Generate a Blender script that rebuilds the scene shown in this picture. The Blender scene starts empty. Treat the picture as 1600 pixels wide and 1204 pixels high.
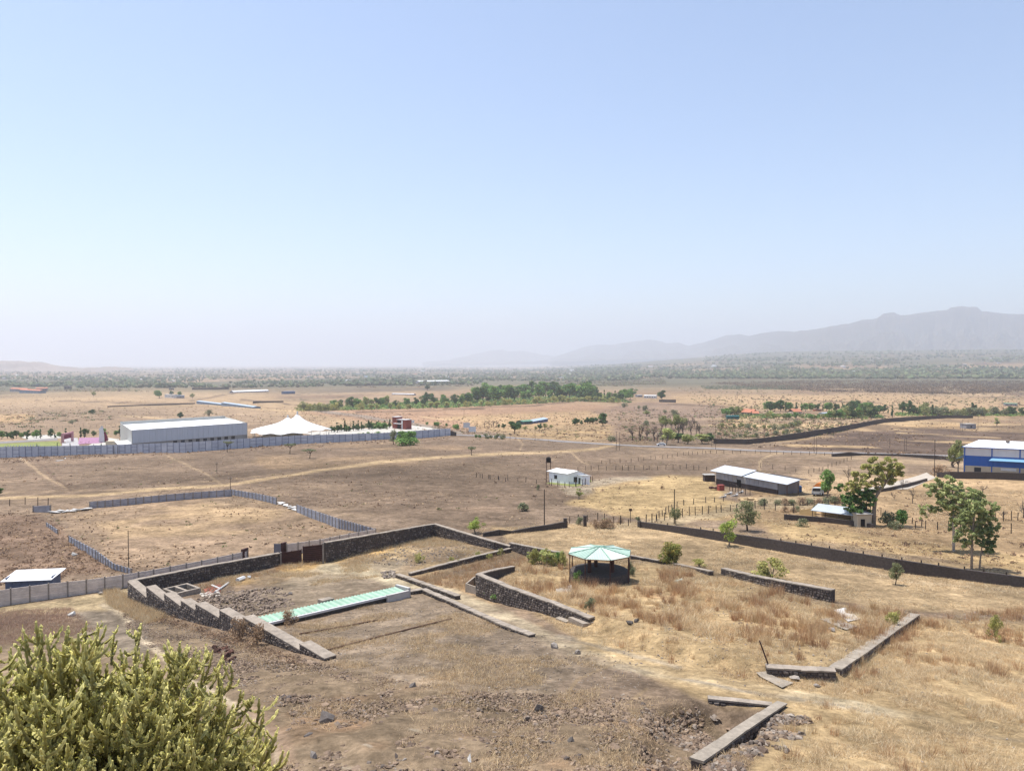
import bpy, math, random
import numpy as np
from math import radians, sin, cos, pi, hypot, atan2

# ---------------------------------------------------------------- camera, sky, sun, exposure
sc = bpy.context.scene
col = sc.collection
FPX, CXP, CYP, HOR = 1200.0, 800.0, 602.0, 568.0      # focal length in pixels of a 1600 wide picture, horizon row
PITCH = math.atan((CYP - HOR) / FPX)
CAMZ = 60.0
cam_d = bpy.data.cameras.new('camera'); cam = bpy.data.objects.new('camera', cam_d); col.objects.link(cam)
cam_d.sensor_width = 36.0; cam_d.lens = 36.0 * FPX / 1600.0
cam_d.clip_start = 0.1; cam_d.clip_end = 120000
cam.location = (0, 0, CAMZ); cam.rotation_euler = (pi / 2 - PITCH, 0, 0)
sc.camera = cam

SUN_EL, SUN_AZ = radians(73), radians(-68)            # azimuth from +y (away from the camera), negative = left
to_sun = (cos(SUN_EL) * sin(SUN_AZ), cos(SUN_EL) * cos(SUN_AZ), sin(SUN_EL))
w = bpy.data.worlds.new('World'); sc.world = w; w.use_nodes = True
nt = w.node_tree; nt.nodes.clear()
sky = nt.nodes.new('ShaderNodeTexSky'); sky.sky_type = 'NISHITA'; sky.sun_disc = False
sky.sun_elevation = SUN_EL; sky.sun_rotation = SUN_AZ
sky.air_density = 1.0; sky.dust_density = 1.2; sky.ozone_density = 2.3; sky.altitude = 400
bg = nt.nodes.new('ShaderNodeBackground'); bg.inputs['Strength'].default_value = 0.138
wo = nt.nodes.new('ShaderNodeOutputWorld')
nt.links.new(sky.outputs[0], bg.inputs[0]); nt.links.new(bg.outputs[0], wo.inputs[0])
sl = bpy.data.lights.new('sun', 'SUN'); sl.energy = 4.7; sl.angle = radians(0.55); sl.color = (1.0, 0.955, 0.89)
so = bpy.data.objects.new('sun', sl); col.objects.link(so)
import mathutils
so.rotation_euler = mathutils.Vector(to_sun).to_track_quat('Z', 'Y').to_euler()
so.location = (0, 0, 400)
sc.view_settings.view_transform = 'Standard'; sc.view_settings.look = 'None'
sc.view_settings.gamma = 1.0; sc.view_settings.use_curve_mapping = False
sc.view_settings.exposure = 0.50
sc.render.engine = 'CYCLES'
sc.cycles.max_bounces = 5; sc.cycles.diffuse_bounces = 2; sc.cycles.glossy_bounces = 1
sc.cycles.transmission_bounces = 2; sc.cycles.transparent_max_bounces = 6; sc.cycles.volume_bounces = 1
HAZE_DENSITY = 1.18e-4
HAZE_COLOR = (0.90, 0.93, 0.985)

rng = np.random.default_rng(7)
random.seed(7)

# ---------------------------------------------------------------- helpers: colour, noise
def lin(c):
    a = np.array(c, float) / 255.0
    return np.where(a <= 0.04045, a / 12.92, ((a + 0.055) / 1.055) ** 2.4)
K = 1.0 / 1.52
def alb(r, g, b, k=1.0):        # albedo that shows about this sRGB colour on sunlit level ground
    return tuple(np.clip(lin((r, g, b)) * K * k, 0, 0.85))
def earth(r, g, b):          # soil and straw tones: a touch more ochre
    c = lin((r, g, b)) * K; return np.array((c[0], c[1] * .985, c[2] * .88))

def _h(ix, iy, s):
    n = (ix.astype(np.int64) * 374761393 + iy.astype(np.int64) * 668265263 + s * 1442695041) & 0x7fffffff
    n = ((n ^ (n >> 13)) * 1274126177) & 0x7fffffff
    n = (n ^ (n >> 16)) & 0xffff
    return n / 65535.0
def vn(x, y, s=0):
    ix = np.floor(x); iy = np.floor(y); fx = x - ix; fy = y - iy
    fx = fx * fx * (3 - 2 * fx); fy = fy * fy * (3 - 2 * fy)
    a = _h(ix, iy, s); b = _h(ix + 1, iy, s); c = _h(ix, iy + 1, s); d = _h(ix + 1, iy + 1, s)
    return (a * (1 - fx) + b * fx) * (1 - fy) + (c * (1 - fx) + d * fx) * fy
def fbm(x, y, o=4, s=0):
    t = 0; a = 0.5; n = 0
    for i in range(o):
        t = t + a * vn(x * 2 ** i + 17.3 * i, y * 2 ** i - 9.1 * i, s + i); n += a; a *= 0.5
    return t / n
ONES = ['first', 'second', 'third', 'fourth', 'fifth', 'sixth', 'seventh', 'eighth', 'ninth', 'tenth', 'eleventh', 'twelfth', 'thirteenth', 'fourteenth', 'fifteenth', 'sixteenth', 'seventeenth', 'eighteenth', 'nineteenth']
def ordinal(i):
    if i < 19: return ONES[i]
    i += 1; t = {2: 'twent', 3: 'thirt', 4: 'fort', 5: 'fift'}[i // 10]
    return t + 'ieth' if i % 10 == 0 else t + 'y-' + ONES[i % 10 - 1]
def sm(t):
    t = np.clip(t, 0, 1); return t * t * (3 - 2 * t)

# ---------------------------------------------------------------- the lie of the land
RT = np.array([0, 6, 12, 20, 36, 50, 65, 80, 95, 130, 200, 340, 500, 800, 1500, 3000, 10000, 40000])
ZT = -np.array([5, 7.5, 11.5, 14.0, 17.6, 20.2, 22.6, 24.6, 26.0, 27.6, 30.2, 37, 43, 50, 60, 66, 72, 90.])
RR = np.array([0, 1500, 2500, 4000, 6500, 9000, 12000, 40000])
ZR = np.array([0, 2, 12, 40, 125, 215, 225, 225.])
def G0(x, y):
    x = np.asarray(x, float); y = np.asarray(y, float)
    r = np.hypot(x, y)
    lr = np.log(r + 8)
    z = np.interp(lr, np.log(RT + 8), ZT)
    az = np.arctan2(x, np.maximum(y, 1e-3))
    wgt = sm((az + 0.02) / 0.42) * (y > 0)
    z = z + wgt * np.interp(r, RR, ZR)
    z = z + 0.5 * (fbm(x / 14, y / 14, 3, 3) - 0.5) * sm((r - 12) / 40)
    z = z + 2.0 * (fbm(x / 70, y / 70, 3, 5) - 0.5) * sm((r - 110) / 200)
    z = z + 11.0 * (fbm(x / 420, y / 420, 3, 9) - 0.5) * sm((r - 420) / 900)
    return z + CAMZ
def ray(px, py):
    u = (px - CXP) / FPX; v = (CYP - py) / FPX
    return np.array([u, cos(PITCH) + sin(PITCH) * v, v * cos(PITCH) - sin(PITCH)])
TS = np.geomspace(8, 60000, 420)
def hit(px, py, G):
    d = ray(px, py)
    f = CAMZ + d[2] * TS - G(d[0] * TS, d[1] * TS)
    k = np.argmax(f < 0)
    if f[k] >= 0: k = len(TS) - 1
    k = max(k, 1)
    t = np.linspace(TS[k - 1], TS[k], 60)
    f = CAMZ + d[2] * t - G(d[0] * t, d[1] * t)
    j = max(int(np.argmax(f < 0)), 1)
    a, b = f[j - 1], f[j]
    tt = t[j - 1] + (t[j] - t[j - 1]) * (a / (a - b) if a > b else 0)
    return np.array([d[0] * tt, d[1] * tt, CAMZ + d[2] * tt])
def proj(x, y, z):
    z = z - CAMZ
    dep = y * cos(PITCH) - z * sin(PITCH); v = y * sin(PITCH) + z * cos(PITCH)
    dep = np.where(np.abs(dep) < 1e-3, 1e-3, dep)
    return CXP + FPX * x / dep, CYP - FPX * v / dep, dep
def polymask(x, y, poly, soft):
    """soft inside-mask of a polygon (any plane)"""
    poly = np.asarray(poly, float)[:, :2]; n = len(poly)
    x = np.asarray(x, float); y = np.asarray(y, float)
    res = np.zeros(x.shape)
    m = (x > poly[:, 0].min() - soft) & (x < poly[:, 0].max() + soft) & (y > poly[:, 1].min() - soft) & (y < poly[:, 1].max() + soft)
    if not m.any(): return res
    xs, ys = x[m], y[m]
    inside = np.zeros(xs.shape, bool); dmin = np.full(xs.shape, 1e18)
    for i in range(n):
        ax, ay = poly[i]; bx, by = poly[(i + 1) % n]
        c = ((ay > ys) != (by > ys))
        with np.errstate(divide='ignore', invalid='ignore'):
            xi = (bx - ax) * (ys - ay) / (by - ay if by != ay else 1e-9) + ax
        inside ^= c & (xs < xi)
        L = (bx - ax) ** 2 + (by - ay) ** 2 + 1e-12
        t = np.clip(((xs - ax) * (bx - ax) + (ys - ay) * (by - ay)) / L, 0, 1)
        dmin = np.minimum(dmin, np.hypot(xs - ax - t * (bx - ax), ys - ay - t * (by - ay)))
    sd = np.where(inside, dmin, -dmin)
    res[m] = sm(sd / (2 * soft) + 0.5)
    return res
def linemask(x, y, pts, width, soft):
    res = np.zeros(np.shape(x)); pts = np.asarray(pts, float); wd = width + soft
    for i in range(len(pts) - 1):
        (ax, ay), (bx, by) = pts[i][:2], pts[i + 1][:2]
        m = (x > min(ax, bx) - wd) & (x < max(ax, bx) + wd) & (y > min(ay, by) - wd) & (y < max(ay, by) + wd)
        if not m.any(): continue
        xs, ys = x[m], y[m]
        t = np.clip(((xs - ax) * (bx - ax) + (ys - ay) * (by - ay)) / ((bx - ax) ** 2 + (by - ay) ** 2), 0, 1)
        d = np.hypot(xs - ax - t * (bx - ax), ys - ay - t * (by - ay))
        res[m] = np.maximum(res[m], sm((width / 2 + soft / 2 - d) / soft))
    return res
def P0(px, py): return hit(px, py, G0)
# terraces and pits: level changes held by the walls
TERR = []
def terrace(pts, dz, soft): TERR.append((np.array([P0(*p)[:2] for p in pts]), dz, soft))
terrace([(752, 926), (925, 978), (1010, 1010), (1160, 1050), (1305, 1062), (1425, 962), (1303, 938), (1130, 905), (985, 880), (842, 870), (802, 893)], 0.9, 1.0)
terrace([(1112, 1100), (1195, 1110), (1165, 1150), (1060, 1200), (1000, 1180), (1040, 1110)], -1.3, 0.9)
def G(x, y):
    z = G0(x, y)
    for p, dz, s in TERR: z = z + dz * polymask(x, y, p, s)
    return z
def P(px, py): return hit(px, py, G)
def gz(x, y): return float(G(np.array([x]), np.array([y]))[0])
def zat(p, py):                 # height at which the picture row py is reached straight above ground point p
    u = (CYP - py) / FPX
    # solve CAMZ + z : v/dep = u
    y = p[1]; c, s = cos(PITCH), sin(PITCH)
    z = y * (u * c - s) / (c + u * s)
    return CAMZ + z
def dep(p): return p[1]
def mpp(p): return p[1] / FPX   # metres per picture pixel there

# ---------------------------------------------------------------- helpers: materials
MATS = {}
def mat(name, c, rough=0.9, noise=0.0, scale=3.0, bump=0.0, bscale=None, metal=0.0, c2=None, vcol=False, spec=0.2, stretch=None, emit=None, translucent=0.0, noise2=None, detail=6, nrough=.65):
    if name in MATS: return MATS[name]
    m = bpy.data.materials.new(name); m.use_nodes = True; n = m.node_tree; b = n.nodes['Principled BSDF']
    b.inputs['Roughness'].default_value = rough; b.inputs['Metallic'].default_value = metal
    b.inputs['Specular IOR Level'].default_value = spec
    src = None
    if vcol:
        a = n.nodes.new('ShaderNodeAttribute'); a.attribute_name = 'col'; src = a.outputs['Color']
    else:
        b.inputs['Base Color'].default_value = (*c, 1)
    tc = n.nodes.new('ShaderNodeTexCoord'); mp = n.nodes.new('ShaderNodeMapping')
    n.links.new(tc.outputs['Object'], mp.inputs[0])
    if stretch: mp.inputs['Scale'].default_value = stretch
    if noise > 0 or c2 is not None:
        t = n.nodes.new('ShaderNodeTexNoise'); t.inputs['Scale'].default_value = scale; t.inputs['Detail'].default_value = detail
        t.inputs['Roughness'].default_value = nrough
        n.links.new(mp.outputs[0], t.inputs['Vector'])
        r = n.nodes.new('ShaderNodeMapRange'); r.inputs[1].default_value = 0.3; r.inputs[2].default_value = 0.7
        n.links.new(t.outputs['Fac'], r.inputs[0])
        mx = n.nodes.new('ShaderNodeMix'); mx.data_type = 'RGBA'
        n.links.new(r.outputs[0], mx.inputs[0])
        if c2 is not None:
            mx.inputs[6].default_value = (*c, 1); mx.inputs[7].default_value = (*c2, 1)
        else:
            mx.blend_type = 'MULTIPLY'
            mx.inputs[0].default_value = 1
            r.inputs[3].default_value = 1 - noise; r.inputs[4].default_value = 1 + noise
            n.links.remove(mx.inputs[0].links[0])
            n.links.new(r.outputs[0], mx.inputs[7])
            if src is not None: n.links.new(src, mx.inputs[6])
            else: mx.inputs[6].default_value = (*c, 1)
        src = mx.outputs[2]
    if noise2 is not None:
        for sc2, am2, sd2 in noise2:
            t3 = n.nodes.new('ShaderNodeTexNoise'); t3.inputs['Scale'].default_value = sc2; t3.inputs['Detail'].default_value = 5; t3.inputs['Roughness'].default_value = .6
            m3 = n.nodes.new('ShaderNodeMapping'); m3.inputs['Location'].default_value = (sd2, sd2 * .7, 0); n.links.new(tc.outputs['Object'], m3.inputs[0]); n.links.new(m3.outputs[0], t3.inputs['Vector'])
            r3 = n.nodes.new('ShaderNodeMapRange'); r3.inputs[1].default_value = .35; r3.inputs[2].default_value = .65; r3.inputs[3].default_value = 1 - am2; r3.inputs[4].default_value = 1 + am2 * .8
            n.links.new(t3.outputs['Fac'], r3.inputs[0]); x3 = n.nodes.new('ShaderNodeMix'); x3.data_type = 'RGBA'; x3.blend_type = 'MULTIPLY'; x3.inputs[0].default_value = 1
            n.links.new(src, x3.inputs[6]); n.links.new(r3.outputs[0], x3.inputs[7]); src = x3.outputs[2]
    if src is not None: n.links.new(src, b.inputs['Base Color'])
    if bump > 0:
        t2 = n.nodes.new('ShaderNodeTexNoise'); t2.inputs['Scale'].default_value = bscale or scale * 3; t2.inputs['Detail'].default_value = 5
        n.links.new(mp.outputs[0], t2.inputs['Vector'])
        bp = n.nodes.new('ShaderNodeBump'); bp.inputs['Strength'].default_value = 1.0; bp.inputs['Distance'].default_value = bump
        n.links.new(t2.outputs['Fac'], bp.inputs['Height']); n.links.new(bp.outputs[0], b.inputs['Normal'])
    if translucent > 0:
        tr = n.nodes.new('ShaderNodeBsdfTranslucent'); ms = n.nodes.new('ShaderNodeMixShader'); ms.inputs[0].default_value = translucent
        if src is not None: n.links.new(src, tr.inputs[0])
        else: tr.inputs[0].default_value = (*c, 1)
        out = [q for q in n.nodes if q.type == 'OUTPUT_MATERIAL'][0]
        n.links.new(b.outputs[0], ms.inputs[1]); n.links.new(tr.outputs[0], ms.inputs[2]); n.links.new(ms.outputs[0], out.inputs[0])
    MATS[name] = m
    return m

# ---------------------------------------------------------------- helpers: meshes
def mk(name, V, F, mats=None, cols=None, midx=None, smooth=False):
    """mesh from numpy arrays; F is (m,3) or (m,4)"""
    V = np.asarray(V, np.float32); F = np.asarray(F, np.int32); k = F.shape[1]
    me = bpy.data.meshes.new(name)
    me.vertices.add(len(V)); me.vertices.foreach_set('co', V.ravel())
    me.loops.add(F.size); me.loops.foreach_set('vertex_index', F.ravel())
    me.polygons.add(len(F)); me.polygons.foreach_set('loop_start', np.arange(0, F.size, k, dtype=np.int32))
    try: me.polygons.foreach_set('loop_total', np.full(len(F), k, np.int32))
    except Exception: pass
    if cols is not None:
        a = me.color_attributes.new('col', 'FLOAT_COLOR', 'POINT')
        c = np.ones((len(V), 4), np.float32); c[:, :3] = cols; a.data.foreach_set('color', c.ravel())
    for m in (mats or []): me.materials.append(m)
    if midx is not None: me.polygons.foreach_set('material_index', np.asarray(midx, np.int32))
    me.update(calc_edges=True)
    me.polygons.foreach_set('use_smooth', np.full(len(F), bool(smooth)))
    me.update(); return me
def put(name, me, parent=None, loc=(0, 0, 0)):
    o = bpy.data.objects.new(name, me); col.objects.link(o); o.location = loc
    if parent is not None: o.parent = parent
    return o
def tag(o, label=None, cat=None, group=None, kind=None):
    if label: o['label'] = label
    if cat: o['category'] = cat
    if group: o['group'] = group
    if kind: o['kind'] = kind
    return o
def thing(name, label, cat, loc, group=None, rz=0.0):
    o = bpy.data.objects.new(name, None); col.objects.link(o); o.empty_display_size = 0.5
    o.location = tuple(float(v) for v in loc); o.rotation_euler = (0, 0, rz)
    return tag(o, label, cat, group, 'thing')
class MB:
    def __init__(s): s.v = []; s.f = []; s.m = []
    def add(s, vs, fs, m=0):
        k = len(s.v); s.v += [tuple(map(float, p)) for p in vs]
        for f in fs: s.f.append(tuple(i + k for i in f)); s.m.append(m)
    def hexa(s, b, t, m=0):     # 4 bottom points, 4 top points, same winding
        s.add(list(b) + list(t), [(3, 2, 1, 0), (4, 5, 6, 7), (0, 1, 5, 4), (1, 2, 6, 5), (2, 3, 7, 6), (3, 0, 4, 7)], m)
    def box(s, c, d, rz=0, m=0):
        hx, hy, hz = d[0] / 2, d[1] / 2, d[2] / 2; q = []
        for z in (-hz, hz):
            for x, y in ((-hx, -hy), (hx, -hy), (hx, hy), (-hx, hy)):
                q.append((c[0] + x * cos(rz) - y * sin(rz), c[1] + x * sin(rz) + y * cos(rz), c[2] + z))
        s.hexa(q[:4], q[4:], m)
    def tube(s, pts, rad, n=6, m=0, cap=True):
        pts = [np.array(p, float) for p in pts]
        if np.isscalar(rad): rad = [rad] * len(pts)
        k = len(s.v); ref = np.array([0.13, 0.91, 0.2])
        for i, p in enumerate(pts):
            d = pts[min(i + 1, len(pts) - 1)] - pts[max(i - 1, 0)]; d = d / (np.linalg.norm(d) + 1e-9)
            a = np.cross(d, ref); a /= (np.linalg.norm(a) + 1e-9); b = np.cross(d, a)
            for j in range(n):
                t = 2 * pi * j / n; s.v.append(tuple(p + rad[i] * (cos(t) * a + sin(t) * b)))
        for i in range(len(pts) - 1):
            for j in range(n):
                j2 = (j + 1) % n
                s.f.append((k + i * n + j, k + i * n + j2, k + (i + 1) * n + j2, k + (i + 1) * n + j)); s.m.append(m)
        if cap:
            s.f.append(tuple(k + (len(pts) - 1) * n + j for j in range(n))); s.m.append(m)
            s.f.append(tuple(k + j for j in reversed(range(n)))); s.m.append(m)
    def wallseg(s, A, B, th, za0, zb0, za1, zb1, m=0):
        A = np.array(A[:2], float); B = np.array(B[:2], float); d = B - A; d /= np.linalg.norm(d); nrm = np.array([-d[1], d[0]]) * th / 2
        q = [A - nrm, B - nrm, B + nrm, A + nrm]; zb = [za0, zb0, zb0, za0]; zt = [za1, zb1, zb1, za1]
        s.hexa([(*p, z) for p, z in zip(q, zb)], [(*p, z) for p, z in zip(q, zt)], m)
    def mesh(s, name, mats, org=(0, 0, 0), smooth=False):
        me = bpy.data.meshes.new(name)
        me.from_pydata([(a[0] - org[0], a[1] - org[1], a[2] - org[2]) for a in s.v], [], s.f)
        for m in (mats if isinstance(mats, (list, tuple)) else [mats]): me.materials.append(m)
        me.polygons.foreach_set('material_index', s.m)
        if smooth: me.polygons.foreach_set('use_smooth', [True] * len(s.f))
        me.update(); return me
    def build(s, name, mats, parent=None, smooth=False):
        org = parent.location if parent is not None else (0, 0, 0)
        return put(name, s.mesh(name, mats, org, smooth), parent)
    def solo(s, name, mats, org, label, cat, group=None, kind=None):
        o = put(name, s.mesh(name, mats, org), None, tuple(float(v) for v in org)); return tag(o, label, cat, group, kind or 'thing')
class Fr:
    """a building's frame: u along the front (A to B), v to the back, z up, in metres"""
    def __init__(s, A, B, C, z0=None):
        s.A = np.array(A[:2], float); s.B = np.array(B[:2], float); s.C = np.array(C[:2], float)
        s.L = np.linalg.norm(s.B - s.A); s.W = np.linalg.norm(s.C - s.A)
        s.eu = (s.B - s.A) / s.L; s.ev = (s.C - s.A) / s.W
        s.z0 = min(A[2], B[2], C[2]) if z0 is None else z0
    def p(s, u, v, z):
        q = s.A + s.eu * u + s.ev * v; return (q[0], q[1], s.z0 + z)
    def box(s, mb, u0, u1, v0, v1, z0, z1, m=0, z1b=None):
        z1b = z1 if z1b is None else z1b    # z1b: top height at v1
        mb.hexa([s.p(u0, v0, z0), s.p(u1, v0, z0), s.p(u1, v1, z0), s.p(u0, v1, z0)],
                [s.p(u0, v0, z1), s.p(u1, v0, z1), s.p(u1, v1, z1b), s.p(u0, v1, z1b)], m)
    def slab(s, mb, pts, th, m=0):          # four (u,v,z) corners, thickness downward
        mb.hexa([s.p(a, b, z - th) for a, b, z in pts], [s.p(*q) for q in pts], m)
    @property
    def org(s): return (float(s.A[0]), float(s.A[1]), float(s.z0))
def foot(a, b, c, perp=False):
    A, B, C = P(*a), P(*b), P(*c)
    if perp:
        e = (B - A)[:2]; e /= np.linalg.norm(e); n = np.array([-e[1], e[0]])
        wdt = np.linalg.norm((C - A)[:2]); C = np.array([*(A[:2] + n * wdt), C[2]])
    return Fr(A, B, C)

# ================================================================ THE SETTING
# ---------------------------------------------------------------- ground
py_rows = np.concatenate([np.arange(1262, 700, -2.0), np.arange(700, 610, -1.25), np.arange(610, 569.5, -0.45)])
e = (py_rows - HOR) / FPX
rr = np.full(len(e), 60.0)
for _ in range(60): rr = 0.5 * rr + 0.5 * (-np.interp(np.log(rr + 8), np.log(RT + 8), ZT)) / e
rr = np.maximum.accumulate(rr)
rr = np.concatenate([[0.3, 2, 4, 6, 8, 10, 12, 15, 18, 21, 24, 27, 30], rr[rr > 31], [45000]])
rr = np.unique(np.round(rr, 3))
az = np.concatenate([np.arange(-180, -37, 4.5), np.arange(-37, 37.01, 0.1), np.arange(41.5, 180, 4.5)])
az = np.radians(az)
RRg, AZg = np.meshgrid(rr, az, indexing='ij')
gx = (RRg * np.sin(AZg)).ravel(); gy = (RRg * np.cos(AZg)).ravel()
gzv = G(gx, gy)
ppx, ppy, pdep = proj(gx, gy, gzv)
infront = pdep > 1
ppx = np.where(infront, ppx, -9999); ppy = np.where(infront, ppy, 3000)
gr = np.hypot(gx, gy)
drow = np.gradient(rr); sp = np.repeat(drow, len(az))
# multi-octave patchiness, small octaves faded where the mesh can no longer hold them
pn = np.zeros(len(gx)); wsum = np.zeros(len(gx))
for i, (lam, am) in enumerate([(1.2, .55), (3.1, .7), (8, .9), (21, 1), (55, 1), (150, 1), (420, 1), (1200, 1), (3500, 1)]):
    wg = am * sm(lam / (2.2 * sp) - 0.25) * sm((gr + 60) / (lam * 0.55))
    pn += wg * (vn(gx / lam + 3.3 * i, gy / lam + 1.7 * i, 40 + i) - 0.5); wsum += wg ** 2
pn = pn / np.sqrt(wsum + 1e-6) * 3.0          # about -1..1
pn2 = np.zeros(len(gx)); wsum = np.zeros(len(gx))
for i, (lam, am) in enumerate([(2.0, .8), (6, .9), (17, 1), (47, 1), (160, 1), (600, 1), (2200, 1)]):
    wg = am * sm(lam / (2.2 * sp) - 0.25) * sm((gr + 60) / (lam * 0.55))
    pn2 += wg * (vn(gx / lam - 8.3 * i, gy / lam + 5.1 * i, 80 + i) - 0.5); wsum += wg ** 2
pn2 = pn2 / np.sqrt(wsum + 1e-6) * 3.0
def mixc(c, rgb, m):
    m = np.clip(m, 0, 1)[:, None]; return c * (1 - m) + np.array(rgb)[None, :] * m
A_ = earth
gc = np.tile(A_(160, 139, 123), (len(gx), 1))                                   # brown soil with dry turf
gc = mixc(gc, A_(132, 113, 100), sm(pn * 0.9 + 0.4))
gc = mixc(gc, A_(190, 165, 138), sm(pn2 * 1.1 - 0.05) * 0.75)
# far fields: a patchwork with its own crops and fallows
farw = sm((gr - 520) / 350)
qx = gx + 90 * (fbm(gx / 500, gy / 500, 2, 21) - .5); qy = gy + 140 * (fbm(gx / 600, gy / 600, 2, 22) - .5)
cw, ch = 95.0, 120.0
jit = _h(np.floor(qy / ch), np.floor(qy / ch) * 0, 5)
cell = _h(np.floor(qx / cw + jit * 3), np.floor(qy / ch), 31)
fcol = np.tile(A_(180, 156, 132), (len(gx), 1))
fcol = mixc(fcol, A_(160, 132, 112), sm((cell - .35) * 8)); fcol = mixc(fcol, A_(205, 176, 146), sm((cell - .62) * 12))
fcol = mixc(fcol, A_(140, 118, 104), sm((cell - .86) * 16))
fcol = mixc(fcol, A_(150, 128, 110), sm(pn * 0.9 + .3) * .55)
gc = gc * (1 - farw[:, None]) + fcol * farw[:, None]
edge = np.minimum(np.abs((qx / cw + jit * 3) % 1 - .5), np.abs((qy / ch) % 1 - .5))
gc = mixc(gc, A_(112, 100, 86), (1 - sm(edge / 0.035)) * farw * sm(pn2 + .8) * .8)
# paint zones; edges wander with the patch noise
jx = 16 * pn2; jy = 5.0 * pn
def zone(poly, rgb, soft=6, k=1.0, gate=None, amt=1.0, lo=0.0):
    global gc
    m = polymask(ppx + jx * amt, (ppy + jy * amt) * 2.2, [(a, b * 2.2) for a, b in poly], soft) * k
    if gate is not None: m = m * np.clip(gate, lo, 1)
    gc = mixc(gc, A_(*rgb), m)
def line(pts, rgb, width=4, soft=3, k=1.0, gate=None, sy=2.0, amt=.25):
    global gc
    m = linemask(ppx + jx * amt, (ppy + jy * amt) * sy, [(a, b * sy) for a, b in pts], width, soft) * k
    if gate is not None: m = m * np.clip(gate, 0, 1)
    gc = mixc(gc, A_(*rgb), m)
# middle distance
zone([(-200, 622), (300, 606), (560, 640), (560, 668), (150, 640), (-200, 668)], (196, 168, 138), 10, .7, sm(pn2 + .7))
zone([(-200, 640), (330, 640), (600, 668), (400, 690), (-200, 705)], (166, 143, 124), 10, .7)
zone([(-200, 645), (60, 648), (60, 662), (-200, 668)], (205, 172, 136), 8, .8)
zone([(480, 650), (700, 632), (900, 626), (1010, 640), (960, 664), (700, 672), (620, 664)], (182, 148, 126), 8, .9)
zone([(700, 655), (940, 640), (1000, 648), (1000, 690), (800, 680)], (190, 162, 128), 10, .7)
zone([(790, 676), (1000, 672), (1010, 690), (900, 690)], (208, 176, 134), 5, .8, sm(pn + .8))
zone([(420, 600), (640, 606), (1000, 590), (1300, 600), (1600, 640), (1300, 640), (1040, 632), (700, 640)], (186, 157, 130), 12, .55)
zone([(500, 612), (700, 606), (720, 612), (560, 618)], (128, 112, 106), 5, .7)
zone([(1040, 615), (1600, 620), (1700, 632), (1560, 655), (1180, 640), (1100, 640)], (196, 166, 134), 8, .8, sm(pn2 + .9))
zone([(1040, 628), (1150, 633), (1150, 655), (1060, 668), (950, 690), (940, 640)], (150, 128, 116), 8, .75)
zone([(1150, 655), (1360, 665), (1260, 690), (1080, 690)], (205, 176, 138), 6, .65, sm(pn + .7))
zone([(1180, 700), (1330, 672), (1430, 655), (1640, 662), (1700, 700), (1500, 712)], (122, 104, 95), 8, .95)
zone([(1180, 700), (1330, 672), (1430, 655), (1640, 662), (1700, 700), (1500, 712)], (203, 174, 140), 8, .9, sm(pn2 * 3 - .4))
zone([(1180, 700), (1330, 672), (1430, 655), (1640, 662), (1700, 700), (1500, 712)], (92, 78, 72), 8, .7, sm(pn * 3 - .6))
zone([(1430, 664), (1510, 662), (1520, 671), (1400, 670)], (205, 172, 134), 5, .8)
zone([(-200, 716), (500, 690), (700, 684), (1000, 700), (1180, 704), (1400, 720), (1500, 735), (1330, 742), (1110, 738), (880, 778), (740, 815), (560, 800), (340, 765), (-200, 775)], (143, 123, 109), 12, .75)
zone([(400, 705), (640, 690), (760, 700), (620, 722), (420, 735)], (168, 142, 116), 10, .6, sm(pn2 + .6))
zone([(500, 780), (720, 770), (880, 790), (740, 830), (560, 810)], (178, 151, 131), 10, .7, sm(pn + .7))
zone([(885, 778), (930, 757), (975, 748), (1045, 737), (1105, 740), (1125, 772), (1190, 792), (1130, 806), (1010, 806), (930, 790)], (216, 187, 145), 9, .97)
zone([(885, 778), (930, 757), (975, 748), (1045, 737), (1105, 740), (1125, 772), (1190, 792), (1130, 806), (1010, 806), (930, 790)], (188, 158, 124), 12, .6, sm(pn2 * 1.6 - .2))
zone([(860, 752), (950, 744), (1010, 740), (1020, 744), (960, 752), (890, 768)], (184, 168, 150), 4, .9)
zone([(740, 822), (880, 815), (1000, 812), (1150, 828), (1300, 850), (1700, 900), (1700, 960), (1350, 945), (1120, 890), (980, 866), (840, 858), (800, 850)], (212, 184, 150), 8, .95)
zone([(1190, 745), (1380, 735), (1470, 740), (1700, 748), (1700, 900), (1200, 825), (1130, 800)], (207, 176, 142), 8, .9)
zone([(1260, 725), (1420, 730), (1420, 755), (1230, 752)], (205, 178, 152), 8, .6)
zone([(1180, 800), (1420, 838), (1640, 868), (1700, 900), (1200, 828)], (222, 192, 148), 8, .7)
zone([(1220, 760), (1300, 768), (1290, 785), (1150, 792), (1080, 812), (960, 826), (900, 822), (1060, 800), (1140, 780)], (205, 184, 155), 5, .8)
zone([(75, 792), (300, 775), (440, 785), (560, 830), (400, 868), (205, 892), (160, 860)], (170, 146, 126), 8, .85)
zone([(130, 800), (330, 780), (460, 795), (380, 830), (180, 840)], (196, 168, 136), 12, .7, sm(pn2 + .3))
zone([(-200, 800), (60, 800), (190, 890), (-200, 915)], (146, 122, 108), 8, .8)
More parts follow.
